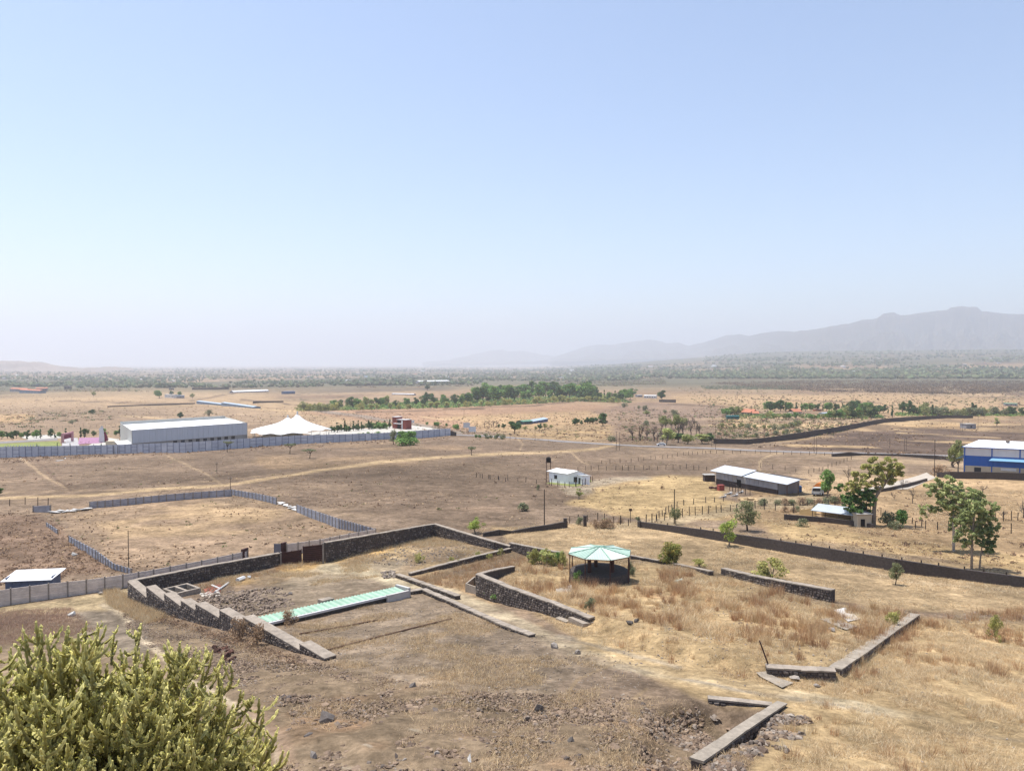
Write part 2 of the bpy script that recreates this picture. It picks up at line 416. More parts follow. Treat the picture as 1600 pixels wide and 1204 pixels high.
# lines: tracks, furrows and paths
line([(-60, 779), (150, 772), (250, 763), (350, 757), (420, 746), (500, 732), (600, 720), (700, 712), (770, 709), (860, 706), (930, 700), (960, 692)], (214, 186, 152), 8, 5)
line([(-60, 770), (200, 763), (350, 748), (450, 736)], (190, 164, 138), 3, 3, .7)
line([(35, 717), (60, 738), (105, 762)], (190, 165, 140), 5, 4, .8)
line([(60, 722), (110, 765)], (118, 98, 88), 4, 4, .7)
line([(265, 712), (320, 738), (345, 755)], (186, 162, 138), 5, 4, .8)
line([(890, 706), (905, 716), (920, 724)], (196, 170, 144), 3, 3, .8)
line([(862, 718), (880, 706), (810, 706), (815, 690), (806, 684)], (190, 166, 142), 3, 3, .7)
line([(1186, 730), (1195, 715), (1222, 706)], (205, 180, 150), 3, 3, .9)
line([(1186, 733), (1230, 748), (1260, 752)], (205, 180, 150), 3, 3, .9)
line([(470, 640), (560, 650), (640, 662), (720, 676)], (158, 148, 142), 7, 5, .8)
line([(480, 642), (640, 664)], (120, 108, 100), 2.5, 2, .6)
line([(0, 660), (170, 662), (300, 650)], (150, 128, 112), 3, 3, .5)
for a in ([(60, 628), (300, 632)], [(560, 645), (760, 640)], [(700, 640), (840, 634), (900, 628)], [(380, 625), (420, 628), (480, 636)], [(1050, 632), (1160, 636)], [(1180, 625), (1380, 630)], [(300, 628), (420, 606)], [(620, 603), (760, 600)], [(430, 604), (610, 598)], [(1290, 600), (1400, 612)], [(1440, 668), (1640, 666)], [(1300, 690), (1430, 688)]):
    line(a, (104, 88, 78), 3.2, 2.5, .8, sm(pn + .9))
for a in ([(190, 650), (330, 660)], [(330, 634), (470, 645)], [(1330, 656), (1420, 650), (1600, 655)], [(1110, 664), (1240, 672)], [(1160, 678), (1300, 682)], [(1200, 668), (1330, 664)], [(1400, 676), (1560, 684)], [(660, 652), (740, 660)]):
    line(a, (206, 178, 144), 3, 3, .8, sm(pn + .9))
# the near right slope of straw
zone([(800, 862), (1000, 870), (1120, 895), (1310, 945), (1440, 960), (1700, 975), (1900, 1260), (1120, 1260), (1180, 1180), (1240, 1110), (1100, 1085), (900, 1010), (780, 905)], (212, 184, 146), 14, .95)
zone([(1180, 1000), (1700, 960), (1900, 1260), (1180, 1260), (1240, 1110), (1330, 1060)], (186, 162, 132), 14, .7, sm(pn * 1.3 + .1))
zone([(800, 880), (1300, 945), (1430, 970), (1300, 1060), (1180, 1050), (930, 980), (760, 900)], (170, 140, 112), 12, .7, sm(pn2 * 1.4 + .15))
zone([(800, 880), (1300, 945), (1430, 970), (1300, 1060), (1180, 1050), (930, 980), (760, 900)], (160, 148, 140), 12, .8, sm(pn * 1.8 - .75))
zone([(1280, 920), (1640, 930), (1640, 985), (1440, 960), (1330, 950)], (172, 158, 146), 12, .5, sm(pn2 + .5))
zone([(500, 838), (679, 832), (790, 862), (640, 900), (600, 898), (440, 912), (330, 905), (440, 886)], (196, 170, 136), 8, .9, sm(pn + .9), lo=.4)
zone([(560, 850), (679, 836), (770, 862), (640, 884)], (166, 148, 122), 8, .7, sm(pn2 * 1.6 + .2))
zone([(440, 890), (600, 872), (620, 890), (420, 925)], (198, 182, 162), 8, .6)
zone([(310, 930), (440, 900), (620, 895), (600, 915), (398, 960), (330, 968)], (152, 137, 122), 8, .8)
zone([(420, 985), (640, 925), (790, 975), (1000, 1040), (900, 1100), (700, 1110), (520, 1040)], (168, 150, 134), 10, .75)
zone([(440, 975), (650, 925), (700, 960), (520, 1010)], (196, 162, 124), 8, .75, sm(pn2 * 1.4 + .4))
zone([(620, 900), (800, 860), (750, 930), (1000, 1010), (900, 1000), (700, 935)], (190, 158, 122), 8, .75, sm(pn + .8))
# left foreground slope: bare grey brown earth
zone([(-300, 950), (120, 948), (190, 950), (240, 960), (360, 1000), (480, 1030), (700, 1080), (900, 1090), (1100, 1110), (1180, 1180), (1160, 1300), (-300, 1300)], (152, 133, 114), 12, .9)
zone([(-300, 950), (120, 948), (190, 950), (240, 960), (360, 1000), (480, 1030), (700, 1080), (900, 1090), (1100, 1110), (1180, 1180), (1160, 1300), (-300, 1300)], (168, 134, 108), 12, .6, sm(pn2 * 1.5 - .35))
zone([(-300, 950), (120, 948), (190, 950), (240, 960), (360, 1000), (480, 1030), (700, 1080), (900, 1090), (1100, 1110), (1180, 1180), (1160, 1300), (-300, 1300)], (118, 103, 90), 12, .6, sm(pn * 2 - .7))
zone([(110, 952), (170, 948), (200, 970), (240, 1010), (200, 1030), (120, 990)], (152, 140, 130), 8, .7)
zone([(860, 1060), (980, 1030), (1010, 1060), (960, 1110), (870, 1110)], (176, 154, 138), 8, .7)
zone([(-200, 958), (110, 948), (100, 968), (-200, 1010)], (158, 132, 116), 8, .8)
zone([(-200, 946), (60, 935), (190, 916), (240, 926), (200, 945), (110, 952), (-200, 966)], (206, 184, 152), 6, .95)
zone([(175, 925), (205, 935), (250, 955), (225, 968), (180, 950)], (214, 180, 128), 5, .8)
zone([(330, 905), (430, 885), (660, 835), (600, 860), (470, 892), (350, 918)], (208, 172, 122), 5, .8, sm(pn + 1))
for cx_, cy_, w_ in [(650, 1142, 16), (537, 1099, 12), (545, 1200, 18), (576, 1172, 10), (700, 1030, 14), (842, 1012, 22), (1070, 1032, 20), (760, 1015, 12), (150, 962, 14), (1000, 1018, 16), (1122, 1006, 20), (950, 1008, 16)]:
    line([(cx_ - w_ / 2, cy_), (cx_ + w_ / 2, cy_ + 2)], (196, 188, 178), 7, 8, .75, sm(pn + .9), amt=.3)
# beaten tracks
line([(505, 885), (560, 890), (600, 905), (640, 915), (700, 928), (780, 960), (860, 1000), (950, 1030), (1010, 1045), (1130, 1066), (1250, 1085), (1400, 1112), (1520, 1130), (1660, 1150)], (206, 190, 166), 30, 16, .95, sm(pn * .5 + 1.0), amt=.6)
line([(1000, 1045), (1100, 1062), (1300, 1098), (1500, 1140), (1660, 1160)], (176, 165, 154), 9, 8, .8, sm(pn2 + .7), amt=.6)
line([(860, 990), (950, 1012), (1060, 1040)], (170, 158, 145), 10, 8, .7, amt=.6)
line([(900, 836), (1020, 850), (1200, 870), (1350, 905), (1450, 930), (1660, 950)], (222, 196, 160), 12, 10, .6, sm(pn2 + .6), amt=.6)
line([(1240, 868), (1420, 908), (1660, 925)], (186, 168, 148), 8, 8, .5, amt=.6)
line([(160, 944), (192, 960), (205, 990), (235, 1008), (262, 1030), (280, 1052), (340, 1085), (395, 1118), (430, 1150), (445, 1230)], (208, 190, 168), 13, 9, .9, amt=.2)
line([(395, 1110), (440, 1150), (455, 1220)], (190, 162, 142), 26, 18, .8, amt=.3)
line([(870, 1105), (900, 1060), (960, 1035)], (196, 170, 140), 6, 6, .7)
line([(870, 1110), (980, 1098), (1010, 1075)], (196, 170, 140), 6, 6, .6)
for a in ([(1000, 852), (1300, 890)], [(930, 842), (1180, 862)], [(1320, 905), (1640, 950)], [(1200, 838), (1600, 880)]):
    line(a, (226, 200, 162), 3, 4, .6, sm(pn + .8), amt=.7)
# haze of dryness far away: greener belt where the villages are
belt = sm((gr - 1500) / 800) * (1 - sm((gr - 9000) / 5000))
gc = mixc(gc, A_(104, 106, 92), belt * sm(pn * 1.1 + .55) * .85)
gc = gc * (1 - .17 * farw[:, None]) * np.where(gr[:, None] > 1e9, 1, 1)
gc = np.clip(gc * (1 + 0.19 * pn[:, None] + 0.10 * pn2[:, None]), 0.01, 0.8)
nR, nA = len(rr), len(az)
idx = np.arange(nR * nA).reshape(nR, nA)
F4 = np.stack([idx[:-1, :-1], idx[:-1, 1:], idx[1:, 1:], idx[1:, :-1]], -1).reshape(-1, 4)[:, ::-1]
# close the ring behind the camera
Fc = np.stack([idx[:-1, -1], idx[:-1, 0], idx[1:, 0], idx[1:, -1]], -1)[:, ::-1]
F4 = np.concatenate([F4, Fc])
# fine roughness of the near ground as real relief
nearw = (1 - sm((gr - 90) / 60)) * sm((gr - 25) / 10)
rough_zone = polymask(ppx, ppy, [(330, 995), (480, 1030), (700, 1080), (1100, 1100), (1180, 1180), (1160, 1300), (380, 1300), (460, 1120)], 25) + .9 * polymask(ppx, ppy, [(330, 930), (440, 910), (560, 905), (398, 960), (340, 968)], 8)
relief = nearw * (0.14 * (fbm(gx / 1.1, gy / 1.1, 3, 61) - .5) + rough_zone * (0.6 * (fbm(gx / 1.6, gy / 1.6, 4, 71) - .5) + .5 * (fbm(gx / 6, gy / 6, 2, 73) - .5)))
m_ground = mat('ground', (1, 1, 1), 1.0, noise=0.42, scale=2.6, bump=0.16, bscale=2.4, vcol=True, spec=0.05, detail=10, nrough=.75, noise2=[(1.0, .24, 6.3), (.33, .28, 3.1), (.06, .2, 9.7)])
gme = mk('ground', np.stack([gx, gy, gzv + relief], 1), F4, [m_ground], gc, smooth=True)
ground = tag(put('ground', gme), 'dry brown and straw coloured plain with tracks and fields running to the horizon', kind='structure')

# ---------------------------------------------------------------- mountains
def ridge(name, sil, dfoot, dcrest, dback, foot_py, seed, label, c1, c2, nz=34):
    sil = np.array(sil, float); xs = np.arange(sil[0, 0], sil[-1, 0] + .1, 2.5)
    hy = np.interp(xs, sil[:, 0], sil[:, 1]) + 1.1 * (fbm(xs / 9, xs * 0 + seed, 3, seed) - .5) * 2
    fy = np.interp(xs, [p[0] for p in foot_py], [p[1] for p in foot_py])
    hy = np.minimum(hy, fy + 1)
    azs = np.arctan((xs - CXP) / FPX); V = []; T = np.linspace(0, 1, nz)
    zc = (CYP - hy) / FPX - math.tan(PITCH); zf = (CYP - fy) / FPX - math.tan(PITCH)
    zcrest = zc * dcrest + CAMZ; zfoot = zf * dfoot + CAMZ - 25
    far_ = np.ones_like(xs) if name == 'hills' or dfoot > 12000 else 1 + .75 * (1 - sm((xs - 900) / 420))
    for t in T:
        y = (dfoot + (dcrest - dfoot) * t)
        spur = fbm(xs / 22 + 40, np.full_like(xs, t * 3.4) + seed, 5, seed + 3) - .5
        prof = t ** 1.25 * .62 + .38 * sm((t - .72) / .2)
        z = zfoot + (zcrest - zfoot) * np.clip(prof + spur * .75 * np.sin(pi * t) ** .8, 0, 1.0); z = CAMZ + (z - CAMZ) * far_
        x = np.tan(azs) * y * far_; V.append(np.stack([x, y * far_, z], 1))
    for t in (.4, 1.0):
        y = (dcrest + (dback - dcrest) * t) * far_; x = np.tan(azs) * y
        V.append(np.stack([x, y, CAMZ + (zcrest + (zfoot - 60 - zcrest) * t - CAMZ) * far_], 1))
    V = np.array(V); a, b = V.shape[:2]; ix = np.arange(a * b).reshape(a, b)
    F = np.stack([ix[:-1, :-1], ix[:-1, 1:], ix[1:, 1:], ix[1:, :-1]], -1).reshape(-1, 4)
    m = mat(name + '_rock', c1, 1.0, scale=0.004, c2=c2, bump=3.0, bscale=.02, stretch=(1, 1, 4))
    o = put(name, mk(name, V.reshape(-1, 3), F, [m], smooth=False))
    return tag(o, label, kind='structure')
brn, grn = alb(112, 98, 84), alb(76, 74, 62)
ridge('mountains', [(860, 560), (880, 553), (905, 544), (925, 539), (960, 538), (985, 534), (1010, 530.5), (1025, 531), (1040, 536), (1058, 535), (1075, 540), (1095, 536), (1120, 528), (1135, 524), (1155, 522), (1168, 525), (1190, 521), (1215, 517), (1240, 518), (1275, 514), (1300, 509), (1325, 506), (1345, 500), (1370, 498), (1378, 490), (1395, 488), (1405, 492), (1420, 492), (1440, 488), (1478, 485), (1484, 480), (1500, 478), (1525, 480), (1532, 486), (1555, 489), (1580, 491), (1640, 492), (1720, 486), (1850, 500)],
      9300, 11500, 15000, [(860, 562), (1000, 558), (1200, 552), (1400, 549), (1850, 546)], 11, 'hazy flat-topped mountain range rising beyond the plain on the right', brn, grn)
ridge('mountains', [(660, 566), (700, 562), (730, 556), (760, 549), (785, 546), (800, 549), (820, 548), (845, 554), (870, 556), (900, 548), (960, 545), (1010, 544), (1080, 556)],
      21000, 23500, 27000, [(660, 568), (1080, 560)], 17, 'faint far hills almost lost in haze near the middle of the horizon', brn, grn, 18)
ridge('hills', [(-420, 560), (-200, 556), (-60, 562), (0, 563.5), (30, 564), (70, 566), (95, 572), (130, 575), (180, 572.5), (205, 575), (225, 584)],
      6300, 7400, 9000, [(-420, 588), (0, 586), (100, 584), (225, 584)], 23, 'low bare rounded hill on the left end of the horizon', alb(176, 152, 134), alb(132, 114, 98), 20)

# ---------------------------------------------------------------- haze box round the whole place
def haze_box():
    mb = MB(); mb.hexa([(-47000, -47000, -62), (47000, -47000, -62), (47000, 47000, -62), (-47000, 47000, -62)], [(-47000, -47000, 1150), (47000, -47000, 1150), (47000, 47000, 1150), (-47000, 47000, 1150)])
    m = bpy.data.materials.new('haze_air'); m.use_nodes = True; n = m.node_tree; n.nodes.clear()
    pv = n.nodes.new('ShaderNodeVolumePrincipled'); pv.inputs['Density'].default_value = HAZE_DENSITY
    pv.inputs['Color'].default_value = (*HAZE_COLOR, 1); pv.inputs['Anisotropy'].default_value = 0.35
    o = n.nodes.new('ShaderNodeOutputMaterial'); n.links.new(pv.outputs[0], o.inputs['Volume'])
    h = mb.build('haze', m); tag(h, 'pale dusty air over the whole plain', kind='stuff'); return h
haze_box()

# ================================================================ WALLS, FENCES AND THE COMPOUND
m_stone = mat('basalt', alb(112, 102, 96), 0.95, noise=.35, scale=2.2, bump=.03, bscale=9)
m_stone2 = mat('basalt_light', alb(150, 138, 128), 0.95, noise=.3, scale=2.2, bump=.03, bscale=9)
m_mortar = mat('mortar', alb(96, 88, 84), 1.0, noise=.3, scale=4)
m_mortar_pale = mat('mortar_pale', alb(132, 124, 118), 1.0, noise=.3, scale=3)
m_cope = mat('cement_coping', alb(176, 163, 148), 0.95, noise=.4, scale=1.1, bump=.04, bscale=6, detail=9, nrough=.75)
m_conc = mat('concrete', alb(176, 164, 148), 0.9, noise=.4, scale=1.2, bump=.04, bscale=6, detail=9, nrough=.75)
m_precast = mat('precast_concrete', alb(244, 230, 218), 0.9, noise=.2, scale=1.2, bump=.015, bscale=5)
m_precast_blue = mat('precast_blue_grey', alb(180, 182, 192), 0.9, noise=.22, scale=1.0)
m_post = mat('grey_post', alb(170, 160, 150), 0.9, noise=.2, scale=2)
m_dark_steel = mat('dark_red_steel', alb(96, 68, 64), 0.7, noise=.25, scale=2, metal=.2)
m_rust = mat('rusty_steel', alb(112, 86, 70), 0.8, noise=.3, scale=3)
m_pole = mat('weathered_pole', alb(84, 74, 68), 0.9, noise=.3, scale=2)
m_white = mat('white_paint', alb(236, 236, 234, 1.1), 0.6, noise=.06, scale=.5)
m_white_dirty = mat('dusty_white', alb(222, 218, 212), 0.7, noise=.12, scale=.8)
m_glass = mat('dark_glass', alb(52, 58, 66), 0.25, spec=.5)
m_dark = mat('dark_opening', alb(42, 40, 40), 0.9)

def subdiv(a, b, step):
    a = np.array(a[:2]); b = np.array(b[:2]); n = max(1, int(round(np.linalg.norm(b - a) / step)))
    return [a + (b - a) * i / n for i in range(n + 1)]
def stone_face(mb, A, B, zb0, zb1, zt0, zt1, side, th, seed, size=.42, m=0):
    """irregular stones set proud of a wall face, each its own little block"""
    r = random.Random(seed); A = np.array(A[:2], float); B = np.array(B[:2], float); L = np.linalg.norm(B - A)
    e = (B - A) / L; n = np.array([e[1], -e[0]]) * side; u = 0.0
    h = max(zt0 - zb0, zt1 - zb1); rows = max(1, int(round(h / (size * .72))))
    for k in range(rows):
        u = -r.random() * .2
        while u < L - .05:
            w = size * r.uniform(.6, 1.35); u1 = min(u + w, L); uu = max(u, 0)
            def Z(t, f): return (zb0 + (zb1 - zb0) * t / L) * (1 - f) + (zt0 + (zt1 - zt0) * t / L) * f
            f0 = k / rows; f1 = (k + 1) / rows
            jj = lambda s: r.uniform(-s, s)
            c = [(uu + .03 + abs(jj(.05)), Z(uu, f0) + .03 + jj(.05)), (u1 - .03 + jj(.03), Z(u1, f0) + .03 + jj(.05)), (u1 - .03 + jj(.04), Z(u1, f1) - .03 + jj(.05)), (uu + .03 + jj(.04), Z(uu, f1) - .03 + jj(.05))]
            if u1 - uu > .12:
                d = r.uniform(.03, .1); cu = sum(q[0] for q in c) / 4; cz = sum(q[1] for q in c) / 4
                base = [(*(A + e * q[0] + n * (th / 2 - .01)), q[1]) for q in c]
                top = [(*(A + e * (cu + (q[0] - cu) * .72) + n * (th / 2 + d)), cz + (q[1] - cz) * .7) for q in c]
                mb.add(base + top, [(4, 5, 6, 7), (0, 1, 5, 4), (1, 2, 6, 5), (2, 3, 7, 6), (3, 0, 4, 7)], m if r.random() < .7 else m + 1)
            u = u1
def P_(p): return P(*p)
def stone_wall(pts, tops, th, label, sides=(1,), coping=True, step=6.0, size=.42, group=None, name='stone_wall', depth=.5, cat='wall', cw=.07, mats=None, cop=None, bytop=None):
    """pts: picture points along the foot; tops: picture rows of the top above each of them"""
    g = [P(*p) for p in pts] if bytop is None else [P0(*p) for p in pts]; hz = [zat(q, t) for q, t in zip(g, tops)] if bytop is None else [q[2] + bytop for q in g]
    t = thing(name, label, cat, g[0], group); core, cp, st = MB(), MB(), MB(); sd = hash(label) % 1000
    sd = sum(map(ord, label))
    for i in range(len(g) - 1):
        pp = subdiv(g[i], g[i + 1], step); n = len(pp) - 1
        for k in range(n):
            a, b = pp[k], pp[k + 1]; f0, f1 = k / n, (k + 1) / n
            za = hz[i] + (hz[i + 1] - hz[i]) * f0; zb = hz[i] + (hz[i + 1] - hz[i]) * f1
            ga, gb = gz(*a) - depth, gz(*b) - depth
            core.wallseg(a, b, th, ga, gb, za, zb)
            if coping:
                rj = random.Random(sd * 31 + i * 7 + k); Lk = np.linalg.norm(b - a); nk = max(1, int(Lk / (.9 if cop is not m_conc else 3.0))) if a[1] < 140 else 1; e_ = (b - a) / Lk; nn_ = np.array([-e_[1], e_[0]])
                for kk in range(nk):
                    f0_, f1_ = kk / nk, (kk + 1) / nk; p0_, p1_ = a + (b - a) * f0_ + nn_ * rj.uniform(-.025, .025), a + (b - a) * f1_ + nn_ * rj.uniform(-.025, .025); jz = rj.uniform(-.018, .018)
                    cp.wallseg(p0_, p1_, th + cw * 2 + rj.uniform(-.06, .05), za + (zb - za) * f0_ + .002 + jz, za + (zb - za) * f1_ + .002 + jz, za + (zb - za) * f0_ + .11 + jz, za + (zb - za) * f1_ + .11 + jz + rj.uniform(-.02, .02))
            for s in sides: stone_face(st, a, b, ga + depth - .25, gb + depth - .25, za - .03, zb - .03, s, th, sd + i * 50 + k, size)
    core.build('wall_body', mats or m_mortar, t)
    if coping: cp.build('coping', cop or m_cope, t)
    if sides: tag(st.build('stone', [m_stone, m_stone2], t), kind='stuff')
    return t, g, hz

# back wall of the compound, the gate in it and the far corner
stone_wall([(203, 934), (320, 906), (437, 882)], [908, 885, 864], .5, 'dark rubble stone wall with pale coping running left of the dark steel gate', (1,))
stone_wall([(507, 878), (600, 856), (679, 838)], [848, 832, 818.5], .5, 'dark rubble stone wall between the steel gate and the far corner', (1,))
stone_wall([(679, 838), (730, 848), (775, 858), (797, 860)], [818.5, 834, 847, 853], .5, 'dark rubble stone wall sloping down right from the far corner', (1,))

# stepped wall: eight level lengths climbing the slope
foots = [((200, 936), (229, 949)), ((229, 949), (257, 958)), ((257, 958), (283, 967)), ((283, 967), (306, 973)), ((306, 973), (343, 982)), ((343, 982), (380, 991)), ((380, 991), (468, 1020)), ((468, 1020), (508, 1031))]
tops8 = [(908.5, 934), (916.5, 940), (927.5, 948), (938, 954), (943.5, 966), (953, 975.5), (964.5, 1015.5), (1006, 1030)]
t = thing('stepped_stone_wall', 'dark stone wall stepping up the slope in eight level lengths with broad pale tops', 'wall', P(200, 936))
for i, ((a, b), (ta, tb)) in enumerate(zip(foots, tops8)):
    A, B = P(*a), P(*b); zl = (zat(A, ta) + zat(B, tb)) / 2
    d = (B - A)[:2]; d /= np.linalg.norm(d); nrm = np.array([-d[1], d[0]]) * .45    # wall lies to the inner side of its outer foot line
    if nrm[0] < 0: nrm = -nrm
    a2, b2 = A[:2] + nrm, B[:2] + nrm; core, cp, st = MB(), MB(), MB()
    za, zb = zat(A, ta), zat(B, tb); zm = (za + zb) / 2; za = zm + (za - zm) * .9; zb = zm + (zb - zm) * .9
    core.wallseg(a2 + d * .004, b2 - d * .004, .9, A[2] - .9, B[2] - .9, za, zb)
    core.build('wall_length', m_mortar_pale if i < 7 else m_mortar, t)
    cp.wallseg(a2, b2 - d * .01, .98, za + .003, zb + .003, za + .09, zb + .09); cp.build('coping', m_cope, t)
    sgn = 1 if np.dot(np.array([d[1], -d[0]]), -nrm) > 0 else -1
    stone_face(st, a2, b2, A[2] - .5, B[2] - .5, za - .04, zb - .04, sgn, .9, 300 + i, .4)
    tag(st.build('stone', [m_stone, m_stone2], t), kind='stuff')

# the double gate: horizontal dark slats between posts
def gate():
    A, B = P(439, 883), P(505, 879); zt0, zt1 = zat(A, 863), zat(B, 849.5)
    t = thing('steel_gate', 'dark maroon double gate of horizontal steel slats in the back stone wall', 'gate', A)
    M = (A + B) / 2
    for (p, q, z0, z1) in ((A, M, zt0, zt0 + (zt1 - zt0) * .35), (M, B, zt1 - .15, zt1)):
        d = (q - p)[:2]; L = np.linalg.norm(d); d /= L
        a, b = p[:2] + d * .06, q[:2] - d * .06; za = p[2] + .1; zb = q[2] + .1
        n = 9
        for k in range(n):
            f0 = k / n + .012; f1 = (k + 1) / n - .02
            mb = MB(); mb.wallseg(a, b, .04, za + (z0 - za) * f0, zb + (z1 - zb) * f0, za + (z0 - za) * f1, zb + (z1 - zb) * f1); mb.build('slat', m_dark_steel, t)
        for f in (0.02, .5, .98):
            c = a + (b - a) * f; zz = za + (zb - za) * f; zh = z0 + (z1 - z0) * f
            mb = MB(); mb.box((c[0], c[1] + .09, (zz + zh) / 2), (.07, .05, zh - zz + .1)); mb.build('upright', m_dark_steel, t)
        mb = MB(); mb.wallseg(a + (0, .05), b + (0, .05), .015, za, zb, z0 - .05, z1 - .05); mb.build('added_dark_sheet', m_dark, t)  # dark sheet added behind the slats to hide the sunlit ground
    for p, zt, nm in ((A, zt0 + .1, 'post'), (B, zt1 + .15, 'post')):
        mb = MB(); mb.box((p[0], p[1], (p[2] - .4 + zt) / 2), (.18, .18, zt - p[2] + .4)); mb.build('gate_post', m_post, t)
gate()

# precast concrete wall on the near left, panel by panel
def precast(pts, tops, n_each, label, m_panel, m_pst, name='precast_wall', panel_name='panel', post_name='post', grooves=4, group=None, th=.06, gaps=(), post=.14, lean=0.0):
    g = [P(*p) for p in pts]; hz = [zat(q, tt) for q, tt in zip(g, tops)]
    t = thing(name, label, 'wall', g[0], group); r = random.Random(len(label)); c = 0
    for i in range(len(g) - 1):
        n = n_each[i]; a0, b0 = g[i][:2], g[i + 1][:2]; d = (b0 - a0) / np.linalg.norm(b0 - a0)
        q = [(a0 + (b0 - a0) * k / n) for k in range(n + 1)]; zt = [hz[i] + (hz[i + 1] - hz[i]) * k / n for k in range(n + 1)]
        for k in range(n + 1):
            if k == n and i < len(g) - 2: continue
            mb = MB(); z0 = gz(*q[k]) - .3; mb.box((q[k][0], q[k][1], (z0 + zt[k] + .06) / 2), (post, post, zt[k] + .06 - z0), atan2(d[1], d[0])); mb.build(post_name, m_pst, t)
        for k in range(n):
            c += 1
            if c in gaps: continue
            a, b = q[k] + d * (post / 2 + .004), q[k + 1] - d * (post / 2 + .004); zb = min(gz(*a), gz(*b)) - .15; r.uniform(0, .05); zq0, zq1 = zt[k] - .03, zt[k + 1] - .03; ztop = 0
            mb = MB(); H0 = zq0 - zb; H1 = zq1 - zb
            for j in range(grooves):
                mb.wallseg(a, b, th + (j % 2) * .02, zb + H0 * j / grooves + .012, zb + H1 * j / grooves + .012, zb + H0 * (j + 1) / grooves - .012, zb + H1 * (j + 1) / grooves - .012)
            mb.build(panel_name, m_panel, t)
    return t
precast([(-40, 954), (17, 945), (76, 936), (135, 927), (192, 919), (240, 908), (315, 892), (386, 874)], [927, 918.5, 911, 905, 897, 889, 875, 860], [2, 2, 2, 2, 2, 3, 3], 'long grey precast concrete panel wall at the lower left beside the dirt track', m_precast, m_post, grooves=5)
precast([(448, 868), (500, 858), (545, 848), (587, 838)], [849, 842, 833, 825.5], [3, 3, 3], 'short grey precast panel wall just behind the steel gate and stone wall', m_precast, m_post, grooves=4)
precast([(52, 800), (79, 800)], [790, 789], [1], 'single leftover grey panel at the plot corner left of the broken gap', m_precast_blue, m_post, post=.2)
precast([(140, 794), (200, 789), (260, 783), (315, 778), (362, 775)], [783.5, 778, 772, 767.5, 764], [5, 5, 4, 4], 'blue grey precast panel wall along the far side of the empty plot', m_precast_blue, m_post, post=.2)
precast([(362, 773), (400, 780), (432, 788)], [764, 770, 777], [7, 6], 'blue grey panel wall right of the plot, upper length before its white gap', m_precast_blue, m_post, post=.2)
precast([(464, 800), (500, 814), (530, 826), (566, 832), (585, 834)], [788, 800, 810, 820, 825], [6, 6, 8, 3], 'blue grey panel wall right of the plot, lower length meeting the near wall', m_precast_blue, m_post, post=.2)
precast([(73, 822), (90, 834)], [816, 827], [5], 'short ragged grey panel run at the upper left side of the plot', m_precast_blue, m_post, post=.2)
precast([(108, 846), (150, 874), (178, 890), (205, 896)], [837, 859, 880, 888], [9, 7, 5], 'sagging grey panel wall down the left side of the plot', m_precast_blue, m_post, post=.2)
# the gate recess by the plot
def recess():
    A, B = P(428, 869), P(439, 869); t = thing('metal_gate', 'small grey metal gate with dark post behind the stone wall', 'gate', A)
    z1 = zat(A, 849); mb = MB(); mb.wallseg(A, B, .05, A[2], B[2], z1, z1); mb.build('gate_leaf', mat('grey_sheet', alb(150, 146, 150), .6, noise=.1), t)
    C, D = P(440, 869), P(447, 867); z1 = zat(C, 848); mb = MB(); mb.wallseg(C, D, .3, C[2] - .2, D[2] - .2, z1, z1); mb.build('gate_post', m_dark_steel, t)
    A, B = P(378, 876), P(387, 873); t = thing('metal_gate', 'dark gate post block at the right end of the long panel wall', 'gate', A)
    z1 = zat(A, 858); mb = MB(); mb.wallseg(A, B, .3, A[2] - .3, B[2] - .3, z1, z1); mb.build('gate_post', m_dark_steel, t)
recess()
# fallen white sheets in the gap of the plot wall
def sheets(pts, label, n, seed, s=(1.0, .6), m=None, name='fallen_sheet', cat='sheet', grp=None):
    r = random.Random(seed)
    for k in range(n):
        f = (k + r.uniform(.2, .8)) / n; i = min(int(f * (len(pts) - 1)), len(pts) - 2); ff = f * (len(pts) - 1) - i
        x = pts[i][0] + (pts[i + 1][0] - pts[i][0]) * ff + r.uniform(-1, 1); y = pts[i][1] + (pts[i + 1][1] - pts[i][1]) * ff + r.uniform(-.8, .8)
        p = P(x, y); mb = MB(); a = r.uniform(0, 3); w, d = s[0] * r.uniform(.6, 1.4), s[1] * r.uniform(.6, 1.3)
        c = [np.array(p) + np.array((sx * w / 2 * cos(a) - sy * d / 2 * sin(a), sx * w / 2 * sin(a) + sy * d / 2 * cos(a), .08 + r.uniform(0, .35))) for sx, sy in ((-1, -1), (1, -1), (1, 1), (-1, 1))]
        mb.hexa([q - np.array((0, 0, .04)) for q in c], c); mb.solo(name, m or m_white_dirty, p, label + (', ' + ordinal(k) + ' from the left' if n > 1 else ''), cat, grp)
sheets([(82, 801), (110, 799), (138, 796)], 'white broken sheet in the far gap of the plot wall', 14, 5, (2.2, .8), grp='white sheets in the plot wall gap')
sheets([(434, 785), (450, 791), (463, 798)], 'white broken panel leaning in the right gap of the plot wall', 9, 6, (1.6, .9), grp='white panels in the right gap')
sheets([(733, 1192), (734, 1192)], 'small white scrap lying on the bare slope near the bottom', 1, 3, (.25, .2)); sheets([(30, 717), (36, 718)], 'white plank on the field edge below the blue fence', 1, 8, (4, .5)); sheets([(86, 722), (104, 716)], 'pale board dropped near the blue fence', 3, 9, (3, .4), grp='pale boards by the blue fence')

